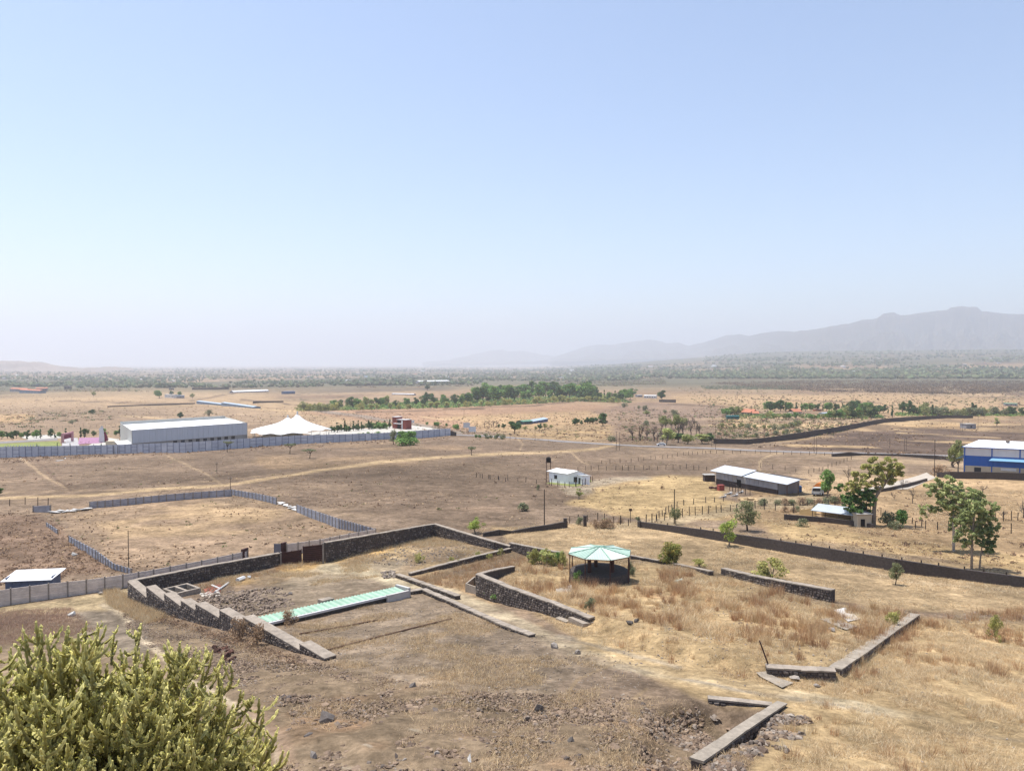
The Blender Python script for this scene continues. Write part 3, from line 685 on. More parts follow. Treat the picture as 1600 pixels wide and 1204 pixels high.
# low walls inside the compound
stone_wall([(621, 902), (660, 916), (716, 936)], [897, 911, 931], .5, 'low pale curb wall crossing the compound from left to its middle', (1,), size=.3, cop=m_cope)
stone_wall([(640, 899), (700, 886), (760, 871), (797, 862)], [896, 880, 865, 857], .4, 'low half buried wall leading right to the compound corner', (1,), size=.3)
stone_wall([(560, 944), (625, 930), (661, 925), (700, 941), (785, 979), (832, 995)], [942, 927, 920.5, 937, 975, 992], .5, 'long curb wall bending around the grassy plot beyond the green roof', (1,), size=.3)
stone_wall([(747, 930), (800, 946), (860, 960), (925, 972)], [897, 919, 940, 966], .55, 'chest high stone wall holding the gazebo terrace on its left side', (1,), size=.4)
stone_wall([(748, 926), (775, 905), (802, 892)], [897, 890, 885], .45, 'short wall running back from the terrace corner into the weeds', (), size=.4)
stone_wall([(797, 858), (842, 866), (880, 873)], [848, 857, 864], .4, 'low stone wall half hidden by weeds behind the gazebo', (1,), size=.35)
stone_wall([(985, 873), (1050, 884), (1112, 899)], [868, 879.5, 893], .45, 'low stone wall running right behind the gazebo terrace', (1,), size=.35)
stone_wall([(1130, 897), (1180, 911), (1240, 926), (1302, 941)], [888, 900, 911, 922], .6, 'dark stone retaining wall right of the gazebo with a pale top', (1,), size=.38)
stone_wall([(1430, 963), (1390, 990), (1350, 1018), (1305, 1048)], [960, 987, 1015, 1045], .75, 'broad grey concrete curb running diagonally down to the wall corner', (-1,), size=.35, cop=m_conc)
stone_wall([(1197, 1049), (1250, 1053), (1305, 1061)], [1042, 1045, 1048], .6, 'short curb wall at the terrace foot below the iron rod', (1,), size=.35)
stone_wall([(1106, 1094), (1160, 1099), (1207, 1104)], None, .4, 'stone wall closing the far side of the rubble pit', (1,), depth=1.8, size=.4, bytop=.1)
stone_wall([(1222, 1102), (1160, 1143), (1088, 1194)], None, .46, 'broad topped retaining wall running down beside the rubble pit', (-1, 1), depth=1.6, size=.4, cop=m_conc, bytop=.12)
# the long boundary wall on the right with stubs on top
t, g, hz = stone_wall([(997, 823), (1100, 840), (1200, 858), (1300, 876), (1400, 893), (1500, 905), (1640, 922)], [814, 827, 841, 857, 873, 888, 906], .4, 'long dark boundary wall crossing the straw field on the right', (), coping=False, name='boundary_wall')
for px, py in [(1045, 822), (1095, 827), (1115, 829), (1221, 842), (1245, 847), (1269, 849), (1296, 856), (1322, 860), (1350, 865), (1379, 868), (1409, 875), (1440, 880), (1467, 884), (1507, 890), (1538, 894), (1574, 900)]:
    for i in range(len(g) - 1):
        a = proj(*g[i])[0]; b = proj(*g[i + 1])[0]
        if a <= px <= b:
            f = (px - a) / (b - a); q = g[i] + (g[i + 1] - g[i]) * f; z = hz[i] + (hz[i + 1] - hz[i]) * f
            mb = MB(); mb.box((q[0], q[1], z + .12), (.13, .13, .45)); mb.build('stub_post', m_pole, t)
stone_wall([(755, 838), (780, 836), (800, 832)], [832, 827, 829], .4, 'broken end of the dark brick wall left of the open gateway', (), coping=False, name='boundary_wall')
stone_wall([(800, 833), (830, 830), (858, 827), (886, 824)], [829, 823, 819, 813.5], .4, 'dark wall rising to the left pier of the open gateway', (), coping=False, name='boundary_wall')
for (x, y, tp, lb) in ((883, 824, 810, 'left'), (914, 822, 806, 'right')):
    p = P(x, y); z = zat(p, tp); mb = MB(); mb.box((p[0], p[1], (p[2] + z) / 2 - .1), (.55, .55, z - p[2] + .2)); mb.box((p[0], p[1], z + .04), (.65, .65, .08))
    mb.solo('gate_pier', m_mortar, p, f'dark stone gate pier on the {lb} side of the open gateway', 'gate pier')
# far dark walls
stone_wall([(1115, 693), (1167, 694), (1200, 690.5), (1260, 683), (1300, 676.5), (1340, 668), (1380, 660), (1420, 657), (1480, 653), (1520, 653)], [685, 686, 683, 674, 668, 661, 654, 651, 648, 649], .5, 'black stone wall climbing past the orange roofed houses', (), coping=False, name='boundary_wall', step=12)
stone_wall([(1300, 713), (1328, 712), (1345, 711), (1400, 712), (1460, 717), (1495, 718)], [709, 706, 708, 709, 711, 714], .6, 'low dark earth and stone bank beside the road near the blue factory', (), coping=False, name='boundary_wall', step=12)
stone_wall([(1464, 745), (1485, 747), (1540, 748), (1640, 751)], [738, 736.5, 737, 740], .4, 'dark block wall in front of the blue and white factory', (), coping=False, name='boundary_wall')
stone_wall([(1352, 772), (1390, 766), (1430, 757), (1448, 751)], [768, 761, 752, 747], .4, 'low dark wall along the pale yard behind the big tree', (), coping=False, name='boundary_wall')
stone_wall([(1225, 812), (1290, 816), (1345, 822), (1366, 825)], [803, 808, 815, 819], .4, 'low dark stone wall in front of the yellow shed', (), coping=False, name='boundary_wall')
for a in (([(168, 636), (250, 633), (305, 631)], [634, 631, 629], 'dark dry stone bank on the left plain, left of the long blue roof'), ([(395, 630), (443, 628)], [626.5, 626], 'dark field wall just right of the long blue roof'), ([(300, 609), (358, 608)], [606, 605], 'dark long low wall in the fields above the long blue roof'), ([(1030, 628), (1056, 629)], [624, 624], 'dark compound wall right of the small white farm shed'), ([(540, 603), (640, 600)], [600.8, 598.5], 'thin dark field wall far beyond the tent')):
    stone_wall(a[0], a[1], .6, a[2], (), coping=False, name='field_wall', step=25)

# ---------------------------------------------------------------- gazebo
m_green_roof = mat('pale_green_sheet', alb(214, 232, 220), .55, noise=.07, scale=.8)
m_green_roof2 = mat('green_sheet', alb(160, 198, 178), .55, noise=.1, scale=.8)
def gazebo():
    c = P(937, 907); k = mpp(c); R = 51 * k; ze = zat(c, 862.5); za = ze + .62
    t = thing('gazebo', 'octagonal gazebo with pale green corrugated roof on thin dark posts', 'gazebo', c)
    N = 8; ang = [radians(12 + 45 * i) for i in range(N)]
    E = [np.array((c[0] + R * cos(a), c[1] + R * sin(a), ze)) for a in ang]; ap = np.array((c[0], c[1], za))
    for i in range(N):
        a, b = E[i], E[(i + 1) % N]; mb = MB(); n = 16
        for j in range(n):     # corrugations run down the slope
            f0, f1 = j / n, (j + 1) / n; p0 = a + (b - a) * f0; p1 = a + (b - a) * f1; pm = (p0 + p1) / 2
            lift = np.array((0, 0, .05)); tri_t = .985
            # upper end on the hip lines
            def up(f):
                if f <= .5: s = 2 * f; return a + (ap - a) * s * tri_t
                s = 2 * (1 - f); return b + (ap - b) * s * tri_t
            q0, q1 = up(f0), up(f1); qm = up((f0 + f1) / 2)
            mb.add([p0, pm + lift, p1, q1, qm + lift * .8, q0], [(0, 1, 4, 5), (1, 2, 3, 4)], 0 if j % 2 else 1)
        mb.build('roof_sheet', [m_green_roof, m_green_roof2 if i % 3 == 1 else m_green_roof], t)  # darker alternate ribs on some facets put corrugation shade into the colour
        mb = MB(); mb.tube([a + np.array((0, 0, .07)), ap + np.array((0, 0, .06))], .05, 5); mb.build('hip_bar', m_green_roof2, t)
        mb = MB(); mb.tube([a - (0, 0, .05), b - (0, 0, .05)], .05, 5); mb.build('eave_bar', m_rust, t)
        mb = MB(); mb.tube([a - (0, 0, .1), ap - (0, 0, .12)], .035, 4); mb.build('rafter', m_dark_steel, t)
        pb = c + (a - c) * .96; pb = np.array((pb[0], pb[1], gz(pb[0], pb[1]) - .2)); mb = MB(); mb.tube([pb, np.array((pb[0], pb[1], ze - .03))], .055, 6); mb.build('post', m_dark_steel, t)
    for a in (radians(100), radians(215), radians(-30)):
        q = np.array((c[0] + .42 * R * cos(a), c[1] + .42 * R * sin(a), c[2])); mb = MB()
        mb.tube([q - (0, 0, .2), q + (0, 0, 1.2), (q[0], q[1], ze + .3)], [.26, .22, .2], 8); mb.build('inner_pillar', m_dark_steel, t)
    mb = MB(); g0 = c[2]; mb.tube([(c[0], c[1] + .3, g0 - .6), (c[0], c[1] + .3, g0 + 1.15), (c[0], c[1] + .3, g0 + 1.2)], [R * .97, R * .9, R * .8], 22); mb.build('shade_drum', m_mortar, t)  # dark drum added to fill out the shaded interior under the roof
    mb = MB(); mb.tube([ap - (0, 0, .1), ap + (0, 0, .16)], [.18, .06], 8); mb.build('finial', m_green_roof2, t)
gazebo()

# ---------------------------------------------------------------- sunken tank with the long green roof
m_strip = mat('faded_green_sheet', alb(186, 214, 192), .6, noise=.18, scale=.9); m_strip_shade = mat('faded_green_sheet_shade', alb(160, 198, 174), .6, noise=.18, scale=.9)  # second, darker copy paints the shading of the corrugations
def green_roof():
    A, B = P(417, 979), P(641, 931); C = P(398, 968)
    zf = zat(A, 973); zf2 = zat(B, 921.5)
    t = thing('sunken_trench_roof', 'long pale green corrugated roof over a sunken trench with white edge', 'shed roof', A)
    A2, B2 = A[:2], B[:2]; e = (B2 - A2); L = np.linalg.norm(e); e /= L; n = np.array([-e[1], e[0]]); W = 1.6
    n_sheet = 22
    zA, zB = zf, zf2
    for k in range(n_sheet):
        mb = MB(); nc = 2
        for j in range(nc):
            f0 = (k + j / nc) / n_sheet; f1 = (k + (j + 1) / nc) / n_sheet; fm = (f0 + f1) / 2
            def q(f, v, l): return (*(A2 + e * L * f * .965 + n * v), zA + (zB - zA) * f + v * .10 + l)
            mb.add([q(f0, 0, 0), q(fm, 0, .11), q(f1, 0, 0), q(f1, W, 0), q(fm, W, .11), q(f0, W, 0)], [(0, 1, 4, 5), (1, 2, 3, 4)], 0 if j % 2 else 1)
        mb.build('roof_sheet', [m_strip, m_strip_shade], t)
    def bar(nm, f0, f1, v0, v1, lo, hi, m):
        mb = MB(); P4 = [(f0, v0), (f1, v0), (f1, v1), (f0, v1)]
        mb.hexa([(*(A2 + e * L * f + n * v), zA + (zB - zA) * f + lo) for f, v in P4], [(*(A2 + e * L * f + n * v), zA + (zB - zA) * f + hi) for f, v in P4]); return mb.build(nm, m, t)
    bar('front_edge', 0, .965, -.22, -.01, -.16, .05, m_white)
    bar('trench_wall', .0, 1.0, .25, .5, -1.6, -.16, m_mortar_pale)
    bar('trench_kerb', .28, 1.02, -1.3, -.75, -1.0, -.62, m_cope)
    bar('parapet', .975, .995, -.15, W + .3, -.9, .32, m_white_dirty)
    bar('parapet', .80, .974, -.4, -.125, -.9, .12, m_white_dirty)
    bar('back_kerb', .42, .50, W + .1, W + .9, -.3, .35, m_cope)
green_roof()

# concrete twin basin in the corner
def basin():
    A, B, C = P(275, 934), P(314, 926), P(265, 929); fr = Fr(A, B, P(268, 930), A[2] - .15)
    H = zat(A, 927) - fr.z0; L, W = fr.L, 3.0; fr.ev = np.array([-fr.eu[1], fr.eu[0]])
    t = thing('concrete_basin', 'open grey concrete tank with two basins in the compound corner', 'tank', fr.org)
    for nm, a in (('front_wall', (0, L, 0, .28)), ('back_wall', (0, L, W - .28, W)), ('end_wall', (0, .28, .281, W - .281)), ('end_wall', (L - .28, L, .281, W - .281)), ('divider', (L * .42, L * .42 + .3, .281, W - .281))):
        mb = MB(); fr.box(mb, *a, -.3, H); mb.build(nm, m_cope, t)
    mb = MB(); fr.box(mb, .281, L - .281, .281, W - .281, -.3, .12); mb.build('basin_floor', m_dark, t)
basin()
# slabs
def slab_obj(pts, th, label, m, name='concrete_slab'):
    q = [P(*p) for p in pts]; zs = sum(a[2] for a in q) / 4; mb = MB(); q = [np.array((a[0], a[1], zs + (a[2] - zs) * .15)) for a in q]; mb.hexa([(a[0], a[1], a[2] - .5) for a in q], [(a[0], a[1], a[2] + th * .7) for a in q])
    mb.solo(name, m, q[0], label, 'slab')
slab_obj([(888, 972), (911, 980), (931, 970), (912, 964)], .3, 'grey slab lying at the near end of the gazebo terrace wall', m_cope)
slab_obj([(868, 968), (884, 973), (896, 967), (880, 962)], .15, 'small flat slab left of the terrace wall end', m_conc)
slab_obj([(868, 922), (893, 918), (896, 926), (872, 930)], .06, 'thin pale slab in the weeds left of the gazebo', m_conc)
slab_obj([(1052, 908), (1066, 905), (1068, 912), (1056, 913)], .05, 'scrap of pale green roofing sheet lying in the dry grass', m_green_roof, 'roofing_scrap')
def lowbox():
    A, B, C = P(727, 924), P(746, 929), P(741, 916); fr = Fr(A, B, C, A[2] - .2); H = zat(A, 911) - fr.z0
    t = thing('concrete_trough', 'small square concrete box built against the terrace wall corner', 'trough', fr.org)
    for nm, a in (('front_wall', (0, fr.L, 0, .2)), ('back_wall', (0, fr.L, fr.W - .2, fr.W)), ('side_wall', (0, .2, .201, fr.W - .201))):
        mb = MB(); fr.box(mb, *a, 0, H); mb.build(nm, m_cope, t)
lowbox()
# the leaning rod, the pipes, kerb lines in the lower plot
def rod(a, b, r, label, m, name='iron_rod', h0=0, cat='rod'):
    A = P(*a); z = zat(A, b[1]); B = np.array((A[0] + (b[0] - a[0]) * mpp(A), A[1], z)); mb = MB(); mb.tube([A, B], r, 6); mb.solo(name, m, A, label, cat)
rod((1202, 1042), (1186, 1000), .05, 'leaning dark iron rod at the end of the short curb wall', m_dark_steel)
def lying(a, b, r, label, m, name, cat):
    A, B = P(*a), P(*b); mb = MB(); n = 14; pts = []
    for i in range(n + 1):
        x, y = A[:2] + (B - A)[:2] * i / n; pts.append((x, y, gz(x, y) + r * .6 + .03))
    mb.tube(pts, r, 6); mb.solo(name, m, A, label, cat)
lying((512, 1016), (706, 967), .07, 'long rusty pipe lying across the grassy plot', m_rust, 'pipe', 'pipe')
lying((468, 991), (590, 969), .07, 'second rusty pipe nearer the green roof', m_rust, 'pipe', 'pipe')
lying((371, 909), (381, 905), .28, 'white plastic pipe piece lying by the rubble heap', m_white, 'pipe', 'pipe')
lying((387, 903.5), (391, 903), .2, 'tiny white pipe piece right of the white plastic pipe', m_white, 'pipe', 'pipe')
lying((336, 926), (357, 911), .12, 'pale plank lying on the reddish debris', m_white_dirty, 'plank', 'plank')
lying((331, 915), (345, 921), .12, 'pale plank crossing the other one on the debris', m_white_dirty, 'plank', 'plank')
lying((335, 850), (353, 848), .06, 'thin dark pole lying inside the empty plot', m_dark_steel, 'pole', 'pole')

# ---------------------------------------------------------------- utility poles and wire fences
def pole(x, y, top, label, arm=True, r=.11, grp=None, hw=.9, name='utility_pole'):
    A = P(x, y); z = zat(A, top); t = thing(name, label, 'pole', A, grp); r = max(r, .45 * mpp(A) * .5)
    mb = MB(); mb.tube([A - (0, 0, .3), (A[0], A[1], z)], [r, r * .75], 6); mb.build('shaft', m_pole, t)
    if arm:
        mb = MB(); mb.box((A[0], A[1] - r - .05, z - .35), (hw, .08, .09), .3); mb.build('crossarm', m_pole, t)
        for s in (-1, 0, 1): mb = MB(); mb.tube([(A[0] + s * hw * .45, A[1] - r - .05, z - .3), (A[0] + s * hw * .45, A[1] - r - .05, z - .1)], .05, 5); mb.build('insulator', m_white_dirty, t)
pole(850.5, 821, 764, 'tall bare pole beside the dark wall of the open gateway', False, .1)
pole(1053.5, 818, 764, 'tall pole standing at the left end of the long boundary wall', False, .1)
pole(201, 890, 828, 'thin lamp pole standing inside the empty plot', False, .06)
pole(1460, 745, 687, 'tall dark pole left of the blue and white factory')
for (x, y, tp, lb) in [(836, 689, 668, 'pole by the road right of the round dark green tree'), (1272, 708, 680, 'left one of two poles beside the road below the black wall'), (1276, 709, 682, 'right one of two poles beside the road below the black wall'), (1112, 698, 675, 'pole by the light green roadside trees'), (1118, 702, 660, 'tall pole right of the roadside trees'), (1413, 705, 685, 'left pole of the pair on the dark burnt field'), (1416, 703, 682, 'right pole of the pair on the dark burnt field'), (1504, 674, 655, 'pole left of the grey cabin on the field'), (1528, 671, 650, 'pole right of the grey cabin on the field'), (1394, 650, 633, 'pole standing in front of the far right orchard'), (1152, 623, 611, 'pole on the tan slope above the orange roofs'), (1287, 633, 622, 'pole on the tan slope right of the orange roofs'), (1333, 631, 616, 'pole on the far tan slope near the middle right'), (963, 703, 673, 'left pole by the road near the dry bush'), (968, 703, 675, 'right pole by the road near the dry bush'), (797, 688, 676, 'short pole at the roadside track junction'), (1566, 632, 622, 'small pole near the green roof at the far right'), (1390, 700, 684, 'thin pole on the burnt field near its middle'), (339, 739, 722, 'thin pole on the brown field above the plot'), (360, 768, 745, 'thin pole at the far corner of the plot wall'), (725, 652, 640, 'slim pole on the pinkish field right of the brick gateway'), (683, 676, 655, 'pole standing right of the brick gateway')]:
    pole(x, y, tp, lb, r=.08)
sq = P(985, 818); 
def board_on_post(x, y, tp, label, w=1.0, h=.9, m=None, posts=1, name='sign_board', cat='sign'):
    A = P(x, y); z = zat(A, tp); t = thing(name, label, cat, A)
    mb = MB(); mb.box((A[0], A[1], (A[2] + z) / 2 - .1), (.1, .1, z - A[2])); mb.build('post', m_pole, t)
    mb = MB(); mb.box((A[0], A[1] - .09, z - h / 2), (w, .06, h)); mb.build('board', m or m_rust, t)
board_on_post(985, 817, 794, 'small dark square board on a post by the wire fence', .5, .45, m_dark_steel)
board_on_post(729, 676, 660, 'white billboard left one of three beyond the blue fence end', 4, 3.2, m_white); board_on_post(738, 680, 666, 'white billboard lower right one of three beyond the blue fence end', 4, 3, m_white)
board_on_post(644, 664, 656, 'small white board just right of the brick gateway', 3, 2, m_white)

post_me = {}
def wire_fence(runs, h, label, step_px=None, n=12, m=None, name='wire_fence', r=.06, wires=True, tilt=.04):
    pts = [P(*p) for p in runs]; t = thing(name, label, 'fence', pts[0]); rr_ = random.Random(len(label) * 7)
    key = (m.name if m else 'p', r)
    if key not in post_me:
        mb = MB(); mb.box((0, 0, .5), (r * 2, r * 2, 1.0)); post_me[key] = mb.mesh('post', m or m_pole)
    seg = [np.linalg.norm((pts[i + 1] - pts[i])[:2]) for i in range(len(pts) - 1)]; L = sum(seg); last = None; wm = MB()
    for k in range(n + 1):
        s = L * k / n + (rr_.uniform(-.2, .2) * L / n if 0 < k < n else 0); i = 0
        while i < len(seg) - 1 and s > seg[i]: s -= seg[i]; i += 1
        q = pts[i] + (pts[i + 1] - pts[i]) * min(s / seg[i], 1); z = gz(q[0], q[1]); hh = h * rr_.uniform(.8, 1.15)
        o = put('post', post_me[key], t, (q[0] - pts[0][0], q[1] - pts[0][1], z - .15 - pts[0][2])); o.scale = (1, 1, hh + .15); o.rotation_euler = (rr_.uniform(-tilt, tilt), rr_.uniform(-tilt, tilt), rr_.uniform(0, 1.5))
        cur = np.array((q[0], q[1], z + hh))
        if last is not None and wires:
            for f in (.35, .7, .95):
                wm.tube([last - (0, 0, hh * (1 - f)), cur - (0, 0, hh * (1 - f))], .012, 3, cap=False)
        last = cur
    if wires: wm.build('wire', m_post, t)
wire_fence([(998, 820), (1060, 808), (1100, 803), (1180, 794), (1240, 800)], 1.5, 'wire fence of rough posts below the tan straw field, along the track', n=22)
wire_fence([(890, 817), (935, 812), (985, 822), (1000, 824)], 1.4, 'wire fence of rough posts right of the open gateway', n=8)
wire_fence([(903, 735), (990, 734), (1070, 732), (1104, 735)], 1.4, 'wire fence running from the white hut to the long black shed', n=18, wires=False)
wire_fence([(940, 724), (985, 722), (1040, 716), (1110, 708)], 1.4, 'wire fence on the brown field above the white hut', n=18, wires=False)
wire_fence([(1110, 708), (1200, 709), (1300, 712)], 1.4, 'wire fence just below the road on the brown field', n=16, wires=False)
wire_fence([(790, 752), (740, 745), (850, 757), (900, 760)], 1.2, 'short wire fence on the brown field left of the white hut', n=14, wires=False)
wire_fence([(1025, 812), (1060, 790), (1130, 783)], 1.3, 'wire fence up the right part of the tan straw field', n=12)
wire_fence([(1430, 826), (1500, 828), (1640, 836)], 1.6, 'wire fence behind the gum trees on the right', n=11)
wire_fence([(1555, 815), (1600, 812), (1640, 812)], 1.6, 'wire fence around the bare trees at the right edge', n=6)
wire_fence([(1250, 790), (1300, 792), (1340, 796)], 1.3, 'short wire fence behind the yellow shed', n=8)
wire_fence([(1360, 800), (1400, 812), (1440, 822)], 1.3, 'wire fence near the dark shrubs under the big tree', n=8)
wire_fence([(0, 672), (90, 668), (190, 666)], 1.8, 'thin pole fence behind the garden on the left', n=22, wires=False)
wire_fence([(465, 643), (560, 650), (620, 656), (700, 662)], 1.8, 'line of fence posts along the grey lane beyond the tent', n=34, wires=False)
wire_fence([(1188, 730), (1262, 740), (1330, 718)], 1.3, 'wire fence on the dark field behind the black shed', n=14, wires=False)
wire_fence([(1150, 625), (1300, 628), (1390, 634)], 2.0, 'far row of posts on the tan slope above the orchard', n=16, wires=False, r=.12)
wire_fence([(560, 605), (640, 606), (760, 604)], 2.4, 'far row of posts on the pink field beyond the tent', n=14, wires=False, r=.15)
wire_fence([(15, 790), (40, 788), (75, 790)], 1.6, 'three thin posts left of the plot corner', n=3, wires=False)

# ---------------------------------------------------------------- blue sheet fence
m_blue1 = mat('blue_sheet', alb(222, 228, 240), .55, noise=.12, scale=.35); m_blue2 = mat('blue_sheet_pale', alb(236, 240, 248), .55, noise=.12, scale=.35)
m_blue3 = mat('blue_frame', alb(128, 138, 170), .6)
def blue_fence():
    run = [((-60, 717), 699), ((0, 715), 698), ((60, 713), 697), ((130, 710), 696), ((205, 708), 694), ((290, 707), 691), ((350, 702), 687), ((400, 698), 684), ((470, 693), 680), ((540, 690), 678), ((600, 686), 676), ((660, 684), 672), ((704, 680), 669)]
    g = [P(*a) for a, _ in run]; z = [zat(q, tp) for q, (_, tp) in zip(g, run)]
    t = thing('blue_sheet_fence', 'long blue corrugated sheet fence in front of the shed and tent', 'fence', g[0]); rnd = random.Random(4)
    tot = 0
    for i in range(len(g) - 1):
        x0, x1 = run[i][0][0], run[i + 1][0][0]; n = max(1, round((x1 - x0) / 9.5))
        a0, b0 = g[i][:2], g[i + 1][:2]; d = (b0 - a0) / np.linalg.norm(b0 - a0)
        for k in range(n):
            a = a0 + (b0 - a0) * k / n; b = a0 + (b0 - a0) * (k + 1) / n; za = z[i] + (z[i + 1] - z[i]) * k / n; zb = z[i] + (z[i + 1] - z[i]) * (k + 1) / n
            mb = MB(); ga, gb = gz(*a) - .2, gz(*b) - .2; w = np.linalg.norm(b - a)
            s = 8
            for j in range(s):
                f0, f1 = (j + .05) / s, (j + .62) / s; p, q = a + (b - a) * f0, a + (b - a) * f1
                mb.wallseg(p, q, .09, ga, gb, za + (zb - za) * f0 + .05, za + (zb - za) * f1 + .05, 0)
            mb.wallseg(a + d * .03, b - d * .03, .03, ga, gb, za, zb, 0)
            mb.build('sheet_panel', m_blue1 if rnd.random() < .72 else m_blue2, t)
            mb = MB(); nrm = np.array([d[1], -d[0]]) * .12; mb.box((a[0] + nrm[0], a[1] + nrm[1], (ga + za) / 2 + .1), (.16, .1, za - ga), atan2(d[1], d[0])); mb.build('post', m_blue3, t)
            if k % 2 == 0:
                mb = MB(); aa, bb = a + nrm * .8, b + nrm * .8
                for f in (.33, .7): mb.wallseg(aa, bb, .06, ga + (za - ga) * f, gb + (zb - gb) * f, ga + (za - ga) * f + .1, gb + (zb - gb) * f + .1)
                mb.build('rail', m_blue3, t)
blue_fence()
stone_wall([(704, 681), (713, 681)], [673, 675], .4, 'short dark wall closing the right end of the blue fence', (), coping=False, name='boundary_wall')

# ================================================================ ROAD AND PAVING
m_road = mat('asphalt', alb(158, 151, 147), .95, noise=.15, scale=.4)
def strip(name, pts, wpx, m, label, lift=.12, cat=None, thick=.5):
    """pts: picture points of the centre line; the strip follows the ground"""
    q = [P(*p) for p in pts]; V = []; F = []; k = 0
    for i in range(len(q) - 1):
        n = max(2, int(np.linalg.norm((q[i + 1] - q[i])[:2]) / 6))
        for j in range(n + (i == len(q) - 2)):
            f = j / n; c = q[i][:2] + (q[i + 1] - q[i])[:2] * f; d = (q[i + 1] - q[i])[:2]; d = d / np.linalg.norm(d); nn = np.array([-d[1], d[0]])
            for s in (-1, -.34, .34, 1):
                v = c + nn * wpx / 2 * s; V.append((v[0], v[1], max(gz(*v), gz(*c) - .3) + lift))
            k += 1
    for i in range(k - 1):
        for j in range(3): a = i * 4 + j; F.append((a, a + 1, a + 5, a + 4))
    return tag(put(name, mk(name, V, np.array(F)[:, ::-1], [m])), label, kind='structure')
strip('road', [(700, 679), (760, 681), (800, 684), (900, 691), (1000, 697), (1100, 700), (1200, 704.5), (1290, 707.5), (1350, 708), (1420, 710.5), (1500, 713), (1700, 716)], 7.5, m_road, 'grey asphalt road crossing the plain', .15)
def patch(name, pts, m, label, lift=.06, kind='structure', cat=None, n=14):
    """a sheet laid on the ground inside a four sided outline"""
    q = [np.array(P(*p)[:2]) for p in pts]; V = []; F = []
    for i in range(n + 1):
        for j in range(n + 1):
            u, v = i / n, j / n; a = (q[0] * (1 - u) + q[1] * u) * (1 - v) + (q[3] * (1 - u) + q[2] * u) * v
            V.append((a[0], a[1], gz(*a) + lift))
    for i in range(n):
        for j in range(n): a = i * (n + 1) + j; F.append((a, a + n + 1, a + n + 2, a + 1))
    return tag(put(name, mk(name, V, F, [m])), label, kind=kind)
m_lawn = mat('lawn_grass', alb(150, 156, 92), 1.0, noise=.2, scale=.3); m_pave = mat('pale_paving', alb(214, 208, 196), .9, noise=.1, scale=.3)
m_pave2 = mat('grey_paving', alb(196, 192, 190), .9, noise=.1, scale=.3)
patch('pavement', [(510, 684), (700, 673), (640, 664), (470, 676)], m_pave, 'pale paved forecourt between the tent and the brick gateway', .1)
patch('pavement', [(97, 700), (125, 700), (121, 684), (97, 684)], m_pave2, 'pale paved square in front of the pink arch', .1)
patch('lawn', [(-60, 704), (97, 698), (92, 689), (-60, 696)], m_lawn, 'mown yellow green lawn behind the blue fence', .1)
patch('pavement', [(0, 693), (90, 688), (90, 684), (0, 690)], m_road, 'grey garden lane above the lawn', .12)
patch('pavement', [(128, 700), (190, 699), (186, 686), (165, 684)], m_pave, 'pale path beside the purple flower bed', .08)
patch('pavement', [(1418, 764), (1462, 746), (1448, 738), (1340, 766)], mat('dusty_yard', alb(206, 194, 178), 1, noise=.15, scale=.3), 'pale dusty yard leading to the factory', .06)
patch('lawn', [(853, 755), (900, 760), (925, 752), (911, 742)], m_lawn, 'small green lawn around the white hut', .05)
patch('pavement', [(50, 690), (96, 684), (92, 678), (30, 682)], m_pave, 'pale strip of garden paths', .07)

for pts, m_, lb in [([(1303, 954), (1320, 950), (1345, 968), (1325, 972)], m_white_dirty, 'white washed slab in the grass beyond the retaining wall end'), ([(1281, 968), (1300, 966), (1340, 980), (1322, 985)], m_conc, 'grey slab beside the white washed slab'), ([(1181, 1052), (1198, 1050), (1240, 1068), (1222, 1076)], m_conc, 'worn grey slab below the short curb wall')]:
    o = patch('concrete_slab', pts, m_, lb, .1, 'thing', n=5); o['category'] = 'slab'
